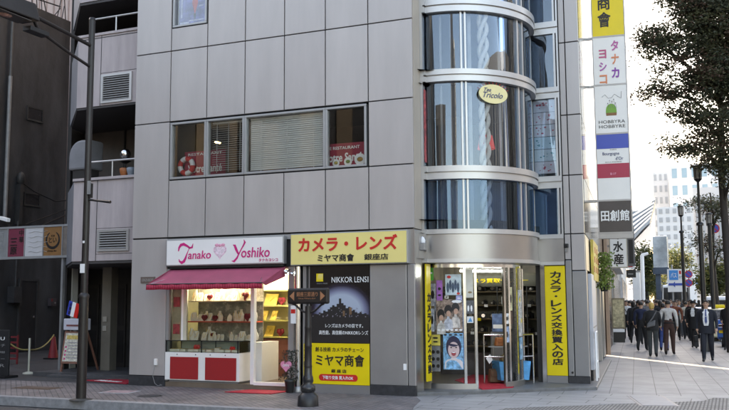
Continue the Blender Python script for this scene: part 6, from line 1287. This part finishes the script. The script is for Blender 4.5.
# parked scooter
c = atD(723,334,31.5); c.z = 0; t = thing('motor_scooter', 'blue and red motor scooter parked at the avenue kerb', 'scooter', c)
for y in (-.55,.6): o = MB().cyl((c.x-.05,c.y+y,.22),(c.x+.05,c.y+y,.22),.22,n=16).build('wheel', TYRE, t); MB().cyl((c.x-.055,c.y+y,.22),(c.x+.055,c.y+y,.22),.12,n=12).build('rim', CHROME, o)
MB().hexa([(c.x-.18,c.y-.75,.35),(c.x+.18,c.y-.75,.35),(c.x+.18,c.y+.1,.3),(c.x-.18,c.y+.1,.3),(c.x-.15,c.y-.8,.72),(c.x+.15,c.y-.8,.72),(c.x+.15,c.y+.05,.70),(c.x-.15,c.y+.05,.70)]).hexa([(c.x-.2,c.y+.35,.25),(c.x+.2,c.y+.35,.25),(c.x+.2,c.y+.5,.25),(c.x-.2,c.y+.5,.25),(c.x-.2,c.y+.32,.95),(c.x+.2,c.y+.32,.95),(c.x+.2,c.y+.44,.95),(c.x-.2,c.y+.44,.95)]).box(c.x-.16,c.x+.16,c.y+.05,c.y+.36,.24,.32).build('body', mat('scooter_blue', (.03,.14,.48), .25, 0, .1, 4, coat=.5), t, bevel=.03)
MB().box(c.x-.14,c.x+.14,c.y-.7,c.y+.0,.705,.80).build('saddle', BLACK, t, bevel=.03); MB().box(c.x+.0,c.x+.3,c.y-1.1,c.y-.76,.6,.95).build('top_box', RED, t, bevel=.03); MB().box(c.x-.12,c.x+.12,c.y-.82,c.y-.8,.5,.6).build('tail_light', YEL, t); MB().tube([(c.x-.32,c.y+.3,1.02),(c.x,c.y+.38,.98),(c.x+.32,c.y+.3,1.02)],.018).build('handlebar', BLACK, t)

# ================================================================== PEOPLE
def loft(mb, rings, n=20, smooth=True):
    vs = []
    for (z, rx, ry, cx, cy) in rings: vs += [V((cx+rx*math.cos(2*math.pi*k/n), cy+ry*math.sin(2*math.pi*k/n), z)) for k in range(n)]
    m = len(rings); mb.add(vs, [(i*n+k, i*n+(k+1)%n, (i+1)*n+(k+1)%n, (i+1)*n+k) for i in range(m-1) for k in range(n)], smooth)
    return mb.add(vs, [tuple(range(n))[::-1], tuple(range((m-1)*n, m*n))])
def person(label, pos, head, H, top, bottom, hair, stride=.26, lead=1, armL=.10, armR=-.10, detail=1, jacket=None, open_front=None, tie=None, hair_len=.0, female=False, wide=1.0, head_tilt=0.0, skirt=None, elbowL=0, elbowR=0, shoe=None, cap=None, group=None, skin=None, belt=None):
    t = thing('person', label, 'person', (0,0,0), 0, group); k = H/1.70; W = wide*(.93 if female else 1.0)
    P = []; E = []; B = []
    def vtx(x, y, z, r): P.append((x*k, y*k, z*k, r*k)); return len(P)-1
    def bone(a, b, tg): E.append((a, b)); B.append((a, b, tg))
    pel = vtx(0, 0, .94, (.148 if female else .145)*W); sp_ = vtx(0, .0, 1.10, .135*W); ch = vtx(0, .0, 1.28, .150*W); uc = vtx(0, -.005, 1.395, .105*W); nk = vtx(0, .0, 1.47, .055)
    hy = head_tilt*.06; h1 = vtx(0, .018+hy*.5, 1.545, .068); h2 = vtx(0, .012+hy, 1.615-abs(head_tilt)*.01, .082); h3 = vtx(0, .0+hy, 1.672-abs(head_tilt)*.02, .058)
    bone(pel, sp_, 'b'); bone(sp_, ch, 't'); bone(ch, uc, 't'); bone(uc, nk, 's'); bone(nk, h1, 's'); bone(h1, h2, 's'); bone(h2, h3, 's')
    hands = []
    for s_, ay, eb in ((-1, armL, elbowL), (1, armR, elbowR)):
        sh_ = vtx(s_*.165*W, -.005, 1.385, .066*W); el = vtx(s_*(.200*W+.014), -.03+ay*.35, 1.12+eb*.03, .050); wr = vtx(s_*(.198*W+.020-eb*.06), .03+ay+eb*.14, .90+eb*.16, .036); hd_ = vtx(s_*(.194*W+.018-eb*.10), .05+ay*1.25+eb*.2, .835+eb*.19, .036)
        bone(uc, sh_, 't'); bone(sh_, el, 't'); bone(el, wr, 't'); bone(wr, hd_, 's'); hands.append((s_, hd_, wr))
    for s_ in (-1, 1):
        f_ = stride*(1 if s_ == lead else -1); hp = vtx(s_*.085*W, 0, .86, .098*W)
        kn = vtx(s_*.09, f_*.5+(.05 if f_ > 0 else .09), .49, .068*W); lift = .0 if f_ >= 0 else .07*min(1, stride*4)
        ankl = vtx(s_*.09, f_-(0 if f_ > 0 else .03), .10+lift, .054); toe = vtx(s_*.10, f_+.13-(0 if f_ > 0 else .03), .035, .038); mid_ = vtx(s_*.095, f_+.04-(0 if f_ > 0 else .03), .05+lift*.6, .044)
        bone(pel, hp, 'b'); bone(hp, kn, 'b'); bone(kn, ankl, 'b'); bone(ankl, mid_, 'f'); bone(mid_, toe, 'f')
    me = bpy.data.meshes.new('b'); me.from_pydata([p[:3] for p in P], E, []); o = bpy.data.objects.new('b', me); COL.objects.link(o)
    m = o.modifiers.new('s', 'SKIN'); m.use_smooth_shade = True; m.branch_smoothing = .6
    for i, p in enumerate(P):
        d = me.skin_vertices[0].data[i]; r_ = p[3]
        d.radius = (r_, r_*(.70 if i in (0,1,2,3) else (1.12 if i in (6,) else 1))); d.use_root = (i == 0)
    ss = o.modifiers.new('u', 'SUBSURF'); ss.levels = 2 if detail > 1 else 1; ss.render_levels = ss.levels
    bpy.context.view_layer.update(); ev = bpy.data.meshes.new_from_object(o.evaluated_get(bpy.context.evaluated_depsgraph_get()))
    bpy.data.objects.remove(o); bpy.data.meshes.remove(me)
    slots = {'s': 0, 't': 1, 'b': 2, 'f': 3}
    PV = [V(p[:3]) for p in P]; mb = MB()
    mb.v = [v.co.copy() for v in ev.vertices]
    for pl in ev.polygons:
        c = pl.center; best = None
        for a, b, tg in B:
            A_, D_ = PV[a], PV[b]-PV[a]; u = max(0, min(1, (c-A_).dot(D_)/max(1e-9, D_.length_squared))); d = (c-(A_+D_*u)).length-.5*(P[a][3]*(1-u)+P[b][3]*u)
            if best is None or d < best[0]: best = (d, tg)
        tg = best[1]
        if tg == 's' and c.z < 1.455*k and abs(c.x) < .14*k: tg = 't'
        if tg == 't' and c.z < .99*k and abs(c.x) < .17*k and not jacket: tg = 'b'
        mb.f.append(list(pl.vertices)); mb.mi.append(slots[tg]); mb.sm.append(True)
    bpy.data.meshes.remove(ev)
    hc = PV[h2]
    for s_, hd_, wr in hands:      # five separate fingers, slightly curled
        c = PV[hd_]; d = (c-PV[wr]).normalized(); fw_ = V((0,1,0)); fw_ = (fw_-d*fw_.dot(d)).normalized(); mb.m = 0
        for q, L in enumerate((.062,.075,.070,.055)):
            b0 = c+fw_*((.026-.017*q)*k)+d*.012*k; inn = V((-s_,0,0))
            mb.tube([b0, b0+d*L*.55*k+inn*.006*k, b0+d*L*.95*k+inn*.022*k], [.0095*k,.0085*k,.0065*k], 6)
        b0 = c+fw_*.028*k-d*.02*k; mb.tube([b0, b0+fw_*.018*k+d*.028*k, b0+fw_*.020*k+d*.055*k], [.011*k,.010*k,.008*k], 6)
    mb.m = 0     # nose and ears
    mb.ball(hc+V((0,.085,-.020))*k, (.013*k,.020*k,.020*k), 8, 6)
    for s_ in (-1, 1): mb.ball(hc+V((s_*.080,-.005,-.015))*k, (.012*k,.022*k,.032*k), 8, 6)
    mb.m = 4
    for s_ in (-1, 1): mb.ball(hc+V((s_*.030,.070,.008))*k, (.014*k,.012*k,.008*k), 8, 5); mb.ball(hc+V((s_*.030,.072,.030))*k, (.020*k,.010*k,.005*k), 8, 5)
    mb.m = 5; mb.ball(hc+V((0,.075,-.058))*k, (.024*k,.010*k,.007*k), 8, 5); mb.m = 0
    mb.build('body', [skin or SKIN, top, bottom, shoe or SHOE, INK, LIP], t)
    # hair
    hm = MB(); rg = random.Random(label); n, mm = 18, 10; vs = []
    for i in range(mm+1):
        th_ = R(4+(108 if not female else 128)*i/mm)
        for j in range(n):
            q = 2*math.pi*j/n; front = max(0, math.sin(q)); th2 = th_*(1-front*.56); rr_ = 1.0+rg.uniform(-.03,.05)
            z = math.cos(th2)*.097*rr_; x = math.sin(th2)*.086*rr_*math.cos(q); y = math.sin(th2)*(.094 if math.sin(q) < 0 else .086)*rr_*math.sin(q)
            if i >= mm-1 and hair_len and front < .35: z -= hair_len*(.5 if i == mm-1 else 1.0)
            vs.append(hc+V((x, y-.006, z+.006))*k)
    hm.add(vs, [(i*n+j, (i+1)*n+j, (i+1)*n+(j+1)%n, i*n+(j+1)%n) for i in range(mm) for j in range(n)], True); hm.add(vs, [tuple(range(n))])
    ho = hm.build('hair', hair, t); so = ho.modifiers.new('thick', 'SOLIDIFY'); so.thickness = .010; so.offset = -1
    if cap:
        cm = MB(); loft(cm, [(hc.z+.03*k,.104*k,.112*k,hc.x,hc.y-.003),(hc.z+.08*k,.10*k,.108*k,hc.x,hc.y-.003),(hc.z+.115*k,.07*k,.08*k,hc.x,hc.y-.003)]); loft(cm, [(hc.z+.028*k,.135*k,.145*k,hc.x,hc.y),(hc.z+.04*k,.135*k,.145*k,hc.x,hc.y)]); cm.build('hat', cap, t)
    if jacket:
        jm = MB(); z0_ = jacket[1]
        loft(jm, [(z0_*k,.178*W*k,.135*W*k,0,.0),((z0_+.1)*k,.176*W*k,.130*W*k,0,.0),(1.02*k,.165*W*k,.122*W*k,0,.0),(1.15*k,.166*W*k,.120*W*k,0,0),(1.28*k,.182*W*k,.125*W*k,0,-.002),(1.37*k,.178*W*k,.108*W*k,0,-.006),(1.435*k,.115*W*k,.085*W*k,0,-.006),(1.465*k,.066*k,.066*k,0,-.002)], 24); jm.build('jacket', jacket[0], t)
        if skirt is None and z0_ < .85:
            pass
    if open_front:    # shirt seen between the lapels
        fy = .124*W
        fm_ = MB(); zl = open_front[1]; u_ = W; pts = [(-.045,.078,1.462),(.045,.078,1.462),(.070*u_,.106*W+.012,1.37),(.072*u_,fy+.016,1.26),(.062*u_,fy+.014,zl+.08),(.045*u_,fy+.016,zl),(-.045*u_,fy+.016,zl),(-.062*u_,fy+.014,zl+.08),(-.072*u_,fy+.016,1.26),(-.070*u_,.106*W+.012,1.37)]
        fm_.add([V(p)*k for p in pts], [(0,1,2,9),(9,2,3,8),(8,3,4,7),(7,4,5,6)]); so = fm_.build('shirt_front', open_front[0], t).modifiers.new('thick', 'SOLIDIFY'); so.thickness = .012
        lm = MB()
        for s_ in (-1, 1): lm.add([V(p)*k for p in ((s_*.044,.080,1.46),(s_*.100*u_,.092*W+.012,1.40),(s_*.115*u_,.118*W+.012,1.26),(s_*.066*u_,fy+.020,zl+.10),(s_*.066*u_,fy+.022,1.26))], [(0,1,2,3,4) if s_ < 0 else (4,3,2,1,0)])
        so = lm.build('lapels', jacket[0] if jacket else top, t).modifiers.new('thick', 'SOLIDIFY'); so.thickness = .01
        if tie:
            tm = MB(); tm.add([V(p)*k for p in ((-.020,.092,1.455),(.020,.092,1.455),(.016,.100*W+.018,1.40),(.032,fy+.026,zl+.12),(.0,fy+.028,zl+.04),(-.032,fy+.026,zl+.12),(-.016,.100*W+.018,1.40))], [(0,1,2,6),(6,2,3,5),(5,3,4)]); so = tm.build('tie', tie, t).modifiers.new('thick', 'SOLIDIFY'); so.thickness = .008
            for mo in [x for x in t.children if x.name.startswith('tie')]:
                for v in mo.data.vertices: v.co.y += .008
    if skirt: sm_ = MB(); loft(sm_, [(skirt[1]*k,.20*k,.17*k,0,0),(.75*k,.175*k,.14*k,0,0),(.98*k,.145*k,.115*k,0,0)]); sm_.build('skirt', skirt[0], t)
    if belt: bm_ = MB(); loft(bm_, [(.985*k,.150*W*k,.115*W*k,0,0),(1.02*k,.150*W*k,.115*W*k,0,0)]); bm_.build('belt', belt, t)
    t.location = pos; t.rotation_euler = (0, 0, R(head)); MATS[t] = (Matrix.Translation(V(pos)) @ Matrix.Rotation(R(head), 4, 'Z')).inverted()
    return t
LIP = mat('lips', (.36,.13,.11), .5, 0, .1, 20)
def cm(n, c): return cloth(n, c)
NAVYS = cm('navy_suit', (.012,.014,.022)); BLK = cm('black_cloth', (.012,.012,.013)); CHAR = cm('charcoal_cloth', (.030,.032,.036)); NAVYK = cm('navy_knit', (.016,.024,.06)); BRNT = cm('brown_trousers', (.060,.028,.022)); STRP = cm('pale_striped_shirt', (.52,.50,.48)); WSH = cm('white_shirt', (.72,.72,.72)); GREYT = cm('grey_trousers', (.09,.095,.10)); BLUET = mat('blue_tie', (.04,.07,.20), .5, 0, .2, 20); JEAN = cm('jeans_blue', (.03,.06,.20)); DGREEN = cm('slate_trousers', (.040,.046,.048))
def foot(px, py): q = gnd(px, py); return (q.x, q.y, 0.0)
k1 = foot(708.5, 361.5)
person('man in an open navy suit, white shirt and tie walking towards the camera at right', k1, 176, 1.66, NAVYS, NAVYS, HAIRB, .20, 1, .10, -.02, 2, (NAVYS,.78), (WSH,1.0), BLUET, elbowR=0, wide=1.22)
pk = gnd(677.5, 356)
k2 = foot(670, 355)
person('man in a pale shirt and brown trousers walking away in the middle of the pavement', k2, -4, 1.66, STRP, BRNT, HAIRB, .17, 1, -.04, .02, 2, belt=BLK, wide=1.16)
k3 = foot(653.5, 357)
person('blond person in a black jacket and slate trousers walking away', k3, 3, 1.60, BLK, DGREEN, HAIRY, .06, -1, .02, .06, 2, (BLK,.84), hair_len=.05, female=True, elbowL=.5, elbowR=.5, wide=1.25)
k4 = foot(642.5, 351)
person('person in a navy sweater and black trousers walking away left of the blond person', k4, -8, 1.62, NAVYK, BLK, HAIRB, .22, 1, .08, -.05, 2, wide=1.12)
k5 = foot(627.5, 340)
person('man in a white shirt with a black strap and red armband by the shops', k5, 172, 1.66, WSH, BLK, HAIRB, .06, 1, .0, .02, 2, head_tilt=1, belt=BLK, wide=1.12)
k6 = foot(680.5, 337)
person('man in a dark jacket and blue tie carrying a brown bag, walking towards the camera', k6, 178, 1.66, BLK, GREYT, HAIRB, .12, -1, .05, -.02, 2, (BLK,.86), (WSH,1.05), BLUET, elbowL=.5, wide=1.12)
k7 = foot(695, 348)
person('man in a dark hat and black coat walking just behind the suited man', k7, 172, 1.62, BLK, BLK, HAIRB, .16, -1, .02, -.02, 2, (BLK,.70), (WSH,1.15), cap=BLK, wide=1.12)
k8 = foot(664.5, 351)
person('person in blue jeans and dark jacket hidden behind the brown trousers man', k8, -3, 1.56, CHAR, JEAN, HAIRB, .14, 1, .02, -.02, 1, (CHAR,.85), female=True)
k9 = foot(729, 350)
person('person in black at the right frame edge beside the scooter', k9, 170, 1.62, BLK, BLK, HAIRB, .1, 1, 0, 0, 1, (BLK,.7), elbowR=.6)
# what they carry
def hang_bag(name, label, cat, c, s, m, rz=0, strap=.25):
    c = V(c); t = thing(name, label, cat, c, rz); M0 = MATS[t]; MATS[t] = Matrix.Identity(4); a, b, h = s
    MB().hexa([(-a,-b,0),(a,-b,0),(a,b,0),(-a,b,0),(-a*.9,-b*.6,h),(a*.9,-b*.6,h),(a*.9,b*.6,h),(-a*.9,b*.6,h)]).build('body', m, t, bevel=.02); MB().box(-a*.8,a*.8,-b-.008,-b*.6,h*.55,h*.9).build('flap', m, t, bevel=.005)
    MB().tube([(-a*.6,0,h),(-a*.4,0,h+strap*.8),(0,0,h+strap),(a*.4,0,h+strap*.8),(a*.6,0,h)], .010, 6).build('handle', m, t); MATS[t] = M0; return t
hang_bag('briefcase', 'black briefcase carried low by the suited man at right', 'briefcase', (k1[0]-.30, k1[1]-.02, .40), (.06,.19,.30), BLK, R(8), .14)
hang_bag('shoulder_bag', 'brown bag held at the waist of the man with the blue tie', 'bag', (k6[0]+.06, k6[1]-.24, .84), (.16,.05,.22), cm('tan_brown_bag', (.13,.07,.04)), 0, .3)
hang_bag('shoulder_bag', 'dark bag hanging beside the person in blue jeans', 'bag', (k8[0]-.25, k8[1]-.02, .62), (.10,.07,.30), CHAR, R(20), .4)
t = thing('backpack', 'slack grey sling bag across the back of the blond person', 'bag', (k3[0], k3[1]-.15, 1.1)); GB = cm('grey_sling', (.11,.11,.115))
MB().hexa([(k3[0]-.15,k3[1]-.22,.86),(k3[0]+.08,k3[1]-.22,.92),(k3[0]+.10,k3[1]-.12,.92),(k3[0]-.15,k3[1]-.12,.86),(k3[0]-.12,k3[1]-.19,1.0),(k3[0]+.10,k3[1]-.19,1.1),(k3[0]+.12,k3[1]-.12,1.1),(k3[0]-.12,k3[1]-.12,1.0)]).build('bag', GB, t, bevel=.03); MB().tube([(k3[0]-.12,k3[1]-.16,.95),(k3[0]+.03,k3[1]-.17,1.15),(k3[0]+.15,k3[1]-.10,1.36)],.02).build('strap', GB, t)
t = thing('shoulder_strap_bag', 'black bag strap and pouch across the white shirted man', 'bag', (k5[0], k5[1]-.14, 1.0)); MB().tube([(k5[0]-.12,k5[1]-.08,1.40),(k5[0],k5[1]-.14,1.22),(k5[0]+.13,k5[1]-.13,1.0)],.014).build('strap', BLK, t); MB().box(k5[0]+.10,k5[0]+.20,k5[1]-.2,k5[1]-.08,.82,1.02).build('pouch', BLK, t, bevel=.015)
t = tag(MB().lathe((k5[0]+.235,k5[1]-.02,1.17),[(.06,0),(.062,.10)],14).build('armband', RED), 'red armband on the sleeve of the white shirted man', 'armband')
# the crowd behind, each one built on its own
CROWD = [  # px of body, depth, toward camera?, height, top, bottom, hair, label
 (634, 48, 1, 1.70, BLK, CHAR, HAIRB, 'dark haired person in black coming up close to the shop fronts'),
 (637.5, 40, 0, 1.66, CHAR, BLK, HAIRB, 'person in charcoal walking away behind the white shirted man'),
 (641.5, 52, 1, 1.68, cm('dull_red_top',(.20,.03,.03)), BLK, HAIRB, 'person in a dull red top far behind the navy sweater'),
 (646, 46, 0, 1.72, cm('sand_coat',(.30,.25,.18)), BLK, HAIRB, 'tall person in a sand coat above the navy sweater person'),
 (650, 60, 1, 1.66, cm('beige_top',(.36,.31,.25)), CHAR, HAIRB, 'person in a beige top deep in the crowd'),
 (657, 38, 0, 1.70, BLK, CHAR, HAIRB, 'broad person in black between the blond and pale shirt walkers'),
 (661, 50, 0, 1.66, CHAR, CHAR, HAIRB, 'person in dark grey just left of the pale shirted man'),
 (666, 56, 1, 1.70, cm('maroon_top',(.12,.02,.03)), BLK, HAIRB, 'person in maroon behind the pale shirted man'),
 (673.5, 44, 1, 1.64, cm('wine_scarf',(.16,.02,.04)), BLK, HAIRB, 'person in wine red left of the blue tie man'),
 (677, 52, 1, 1.72, CHAR, CHAR, HAIRB, 'tall person in charcoal behind the blue tie man'),
 (684, 48, 1, 1.72, NAVYS, NAVYS, HAIRB, 'tall man in a navy suit between the blue tie man and the hat man'),
 (688, 41, 1, 1.66, cm('crimson_top',(.24,.02,.04)), BLK, HAIRB, 'person in a crimson top left of the man in the hat'),
 (691, 58, 1, 1.70, WSH, CHAR, HAIRB, 'person in a white top behind the man in the hat'),
 (699, 50, 0, 1.68, BLK, BLK, HAIRB, 'person in black between the hat man and the suited man'),
 (631, 62, 0, 1.68, cm('grey_coat',(.10,.10,.11)), BLK, HAIRB, 'person in a grey coat far off by the white building front'),
 (654, 72, 1, 1.70, cm('pale_blue_top',(.20,.26,.36)), CHAR, HAIRB, 'person in pale blue at the far end of the crowd'),
 (670, 74, 1, 1.70, BLK, BLK, HAIRB, 'person in black at the far end of the crowd'),
 (681, 70, 0, 1.70, cm('olive_coat',(.10,.10,.05)), BLK, HAIRB, 'person in an olive coat at the far end of the crowd'),
 (644, 80, 0, 1.70, cm('tan_coat',(.28,.20,.12)), CHAR, HAIRB, 'person in a tan coat in the farthest row of the crowd'),
 (627, 52, 0, 1.70, BLK, BLK, HAIRB, 'person in black leaving along the shop fronts far off'),
 (639, 58, 1, 1.66, cm('ash_top',(.22,.22,.23)), BLK, HAIRB, 'person in an ash grey top far behind the navy sweater'),
 (648.5, 42, 0, 1.70, cm('ink_coat',(.02,.02,.03)), BLK, HAIRB, 'person in an ink blue coat peeping over the blond person'),
 (659, 62, 1, 1.72, cm('rose_top',(.30,.10,.10)), BLK, HAIRB, 'person in a rose top between blond and pale shirt, far off'),
 (664, 46, 0, 1.72, BLK, CHAR, HAIRB, 'tall dark person directly behind the pale shirted man'),
 (676, 62, 1, 1.70, cm('cream_top',(.45,.40,.30)), BLK, HAIRB, 'person in a cream top far behind the blue tie man'),
 (686, 64, 0, 1.70, cm('dark_teal',(.02,.06,.07)), BLK, HAIRB, 'person in dark teal far left of the hat man'),
 (695, 66, 1, 1.70, cm('brown_coat2',(.09,.05,.03)), BLK, HAIRB, 'person in a brown coat far behind the hat man'),
 (668, 43, 1, 1.64, cm('plum_top',(.10,.03,.08)), BLK, HAIRB, 'person in plum to the right behind the pale shirted man'),
 (633, 34, 0, 1.66, CHAR, BLK, HAIRB, 'person in charcoal close behind the white shirted man'),
 (638.5, 33, 0, 1.70, BLK, BLK, HAIRB, 'person in black just left of the navy sweater, half hidden'),
 (647.5, 36, 0, 1.68, cm('mid_grey_top',(.16,.16,.17)), CHAR, HAIRB, 'person in a mid grey top between the navy sweater and the blond person'),
 (660, 34, 0, 1.68, cm('dusk_coat',(.02,.022,.03)), BLK, HAIRB, 'person in a dusk blue coat close behind the blond person'),
 (675.5, 36, 1, 1.66, cm('rust_knit',(.20,.06,.03)), BLK, HAIRB, 'person in a rust knit between the pale shirted and blue tie men'),
 (685.5, 37, 0, 1.62, cm('ivory_top',(.55,.52,.46)), CHAR, HAIRB, 'person in an ivory top right of the blue tie man'),
 (690.5, 35, 1, 1.70, cm('soot_coat',(.018,.017,.016)), BLK, HAIRB, 'person in a soot dark coat close behind the hat man'),
 (643, 44, 1, 1.70, cm('stone_top',(.28,.26,.23)), BLK, HAIRB, 'person in a stone coloured top behind the navy sweater'),
 (655, 46, 1, 1.72, cm('red_brown_top',(.16,.05,.03)), BLK, HAIRB, 'tall person in red brown right behind the blond person'),
 (671, 52, 1, 1.72, cm('pale_grey_top',(.40,.40,.40)), CHAR, HAIRB, 'tall person in pale grey right of the pale shirted man, far off'),
 (629.5, 40, 0, 1.68, BLK, BLK, HAIRB, 'dark person beyond the white shirted man along the shop fronts'),
 (661, 88, 1, 1.70, cm('slate_coat',(.07,.08,.10)), BLK, HAIRB, 'person in a slate coat in the farthest row of the crowd'),
]
for i, (px, dep, tw_, hh_, a, b, hr, lb) in enumerate(CROWD):
    q = atD(px, 305, dep); person(lb, (q.x, q.y, 0), (176 if tw_ else 4)+rnd.uniform(-8,8), hh_*.98, a, b, hr, rnd.uniform(.08,.30), rnd.choice((-1,1)), rnd.uniform(-.16,.16), rnd.uniform(-.16,.16), 1, (a, .82) if a in (BLK, CHAR, NAVYS) else None, group='pedestrians in the crowd behind', female=(i % 3 == 1), hair_len=.10 if i % 3 == 1 else 0, wide=rnd.uniform(1.0,1.2))
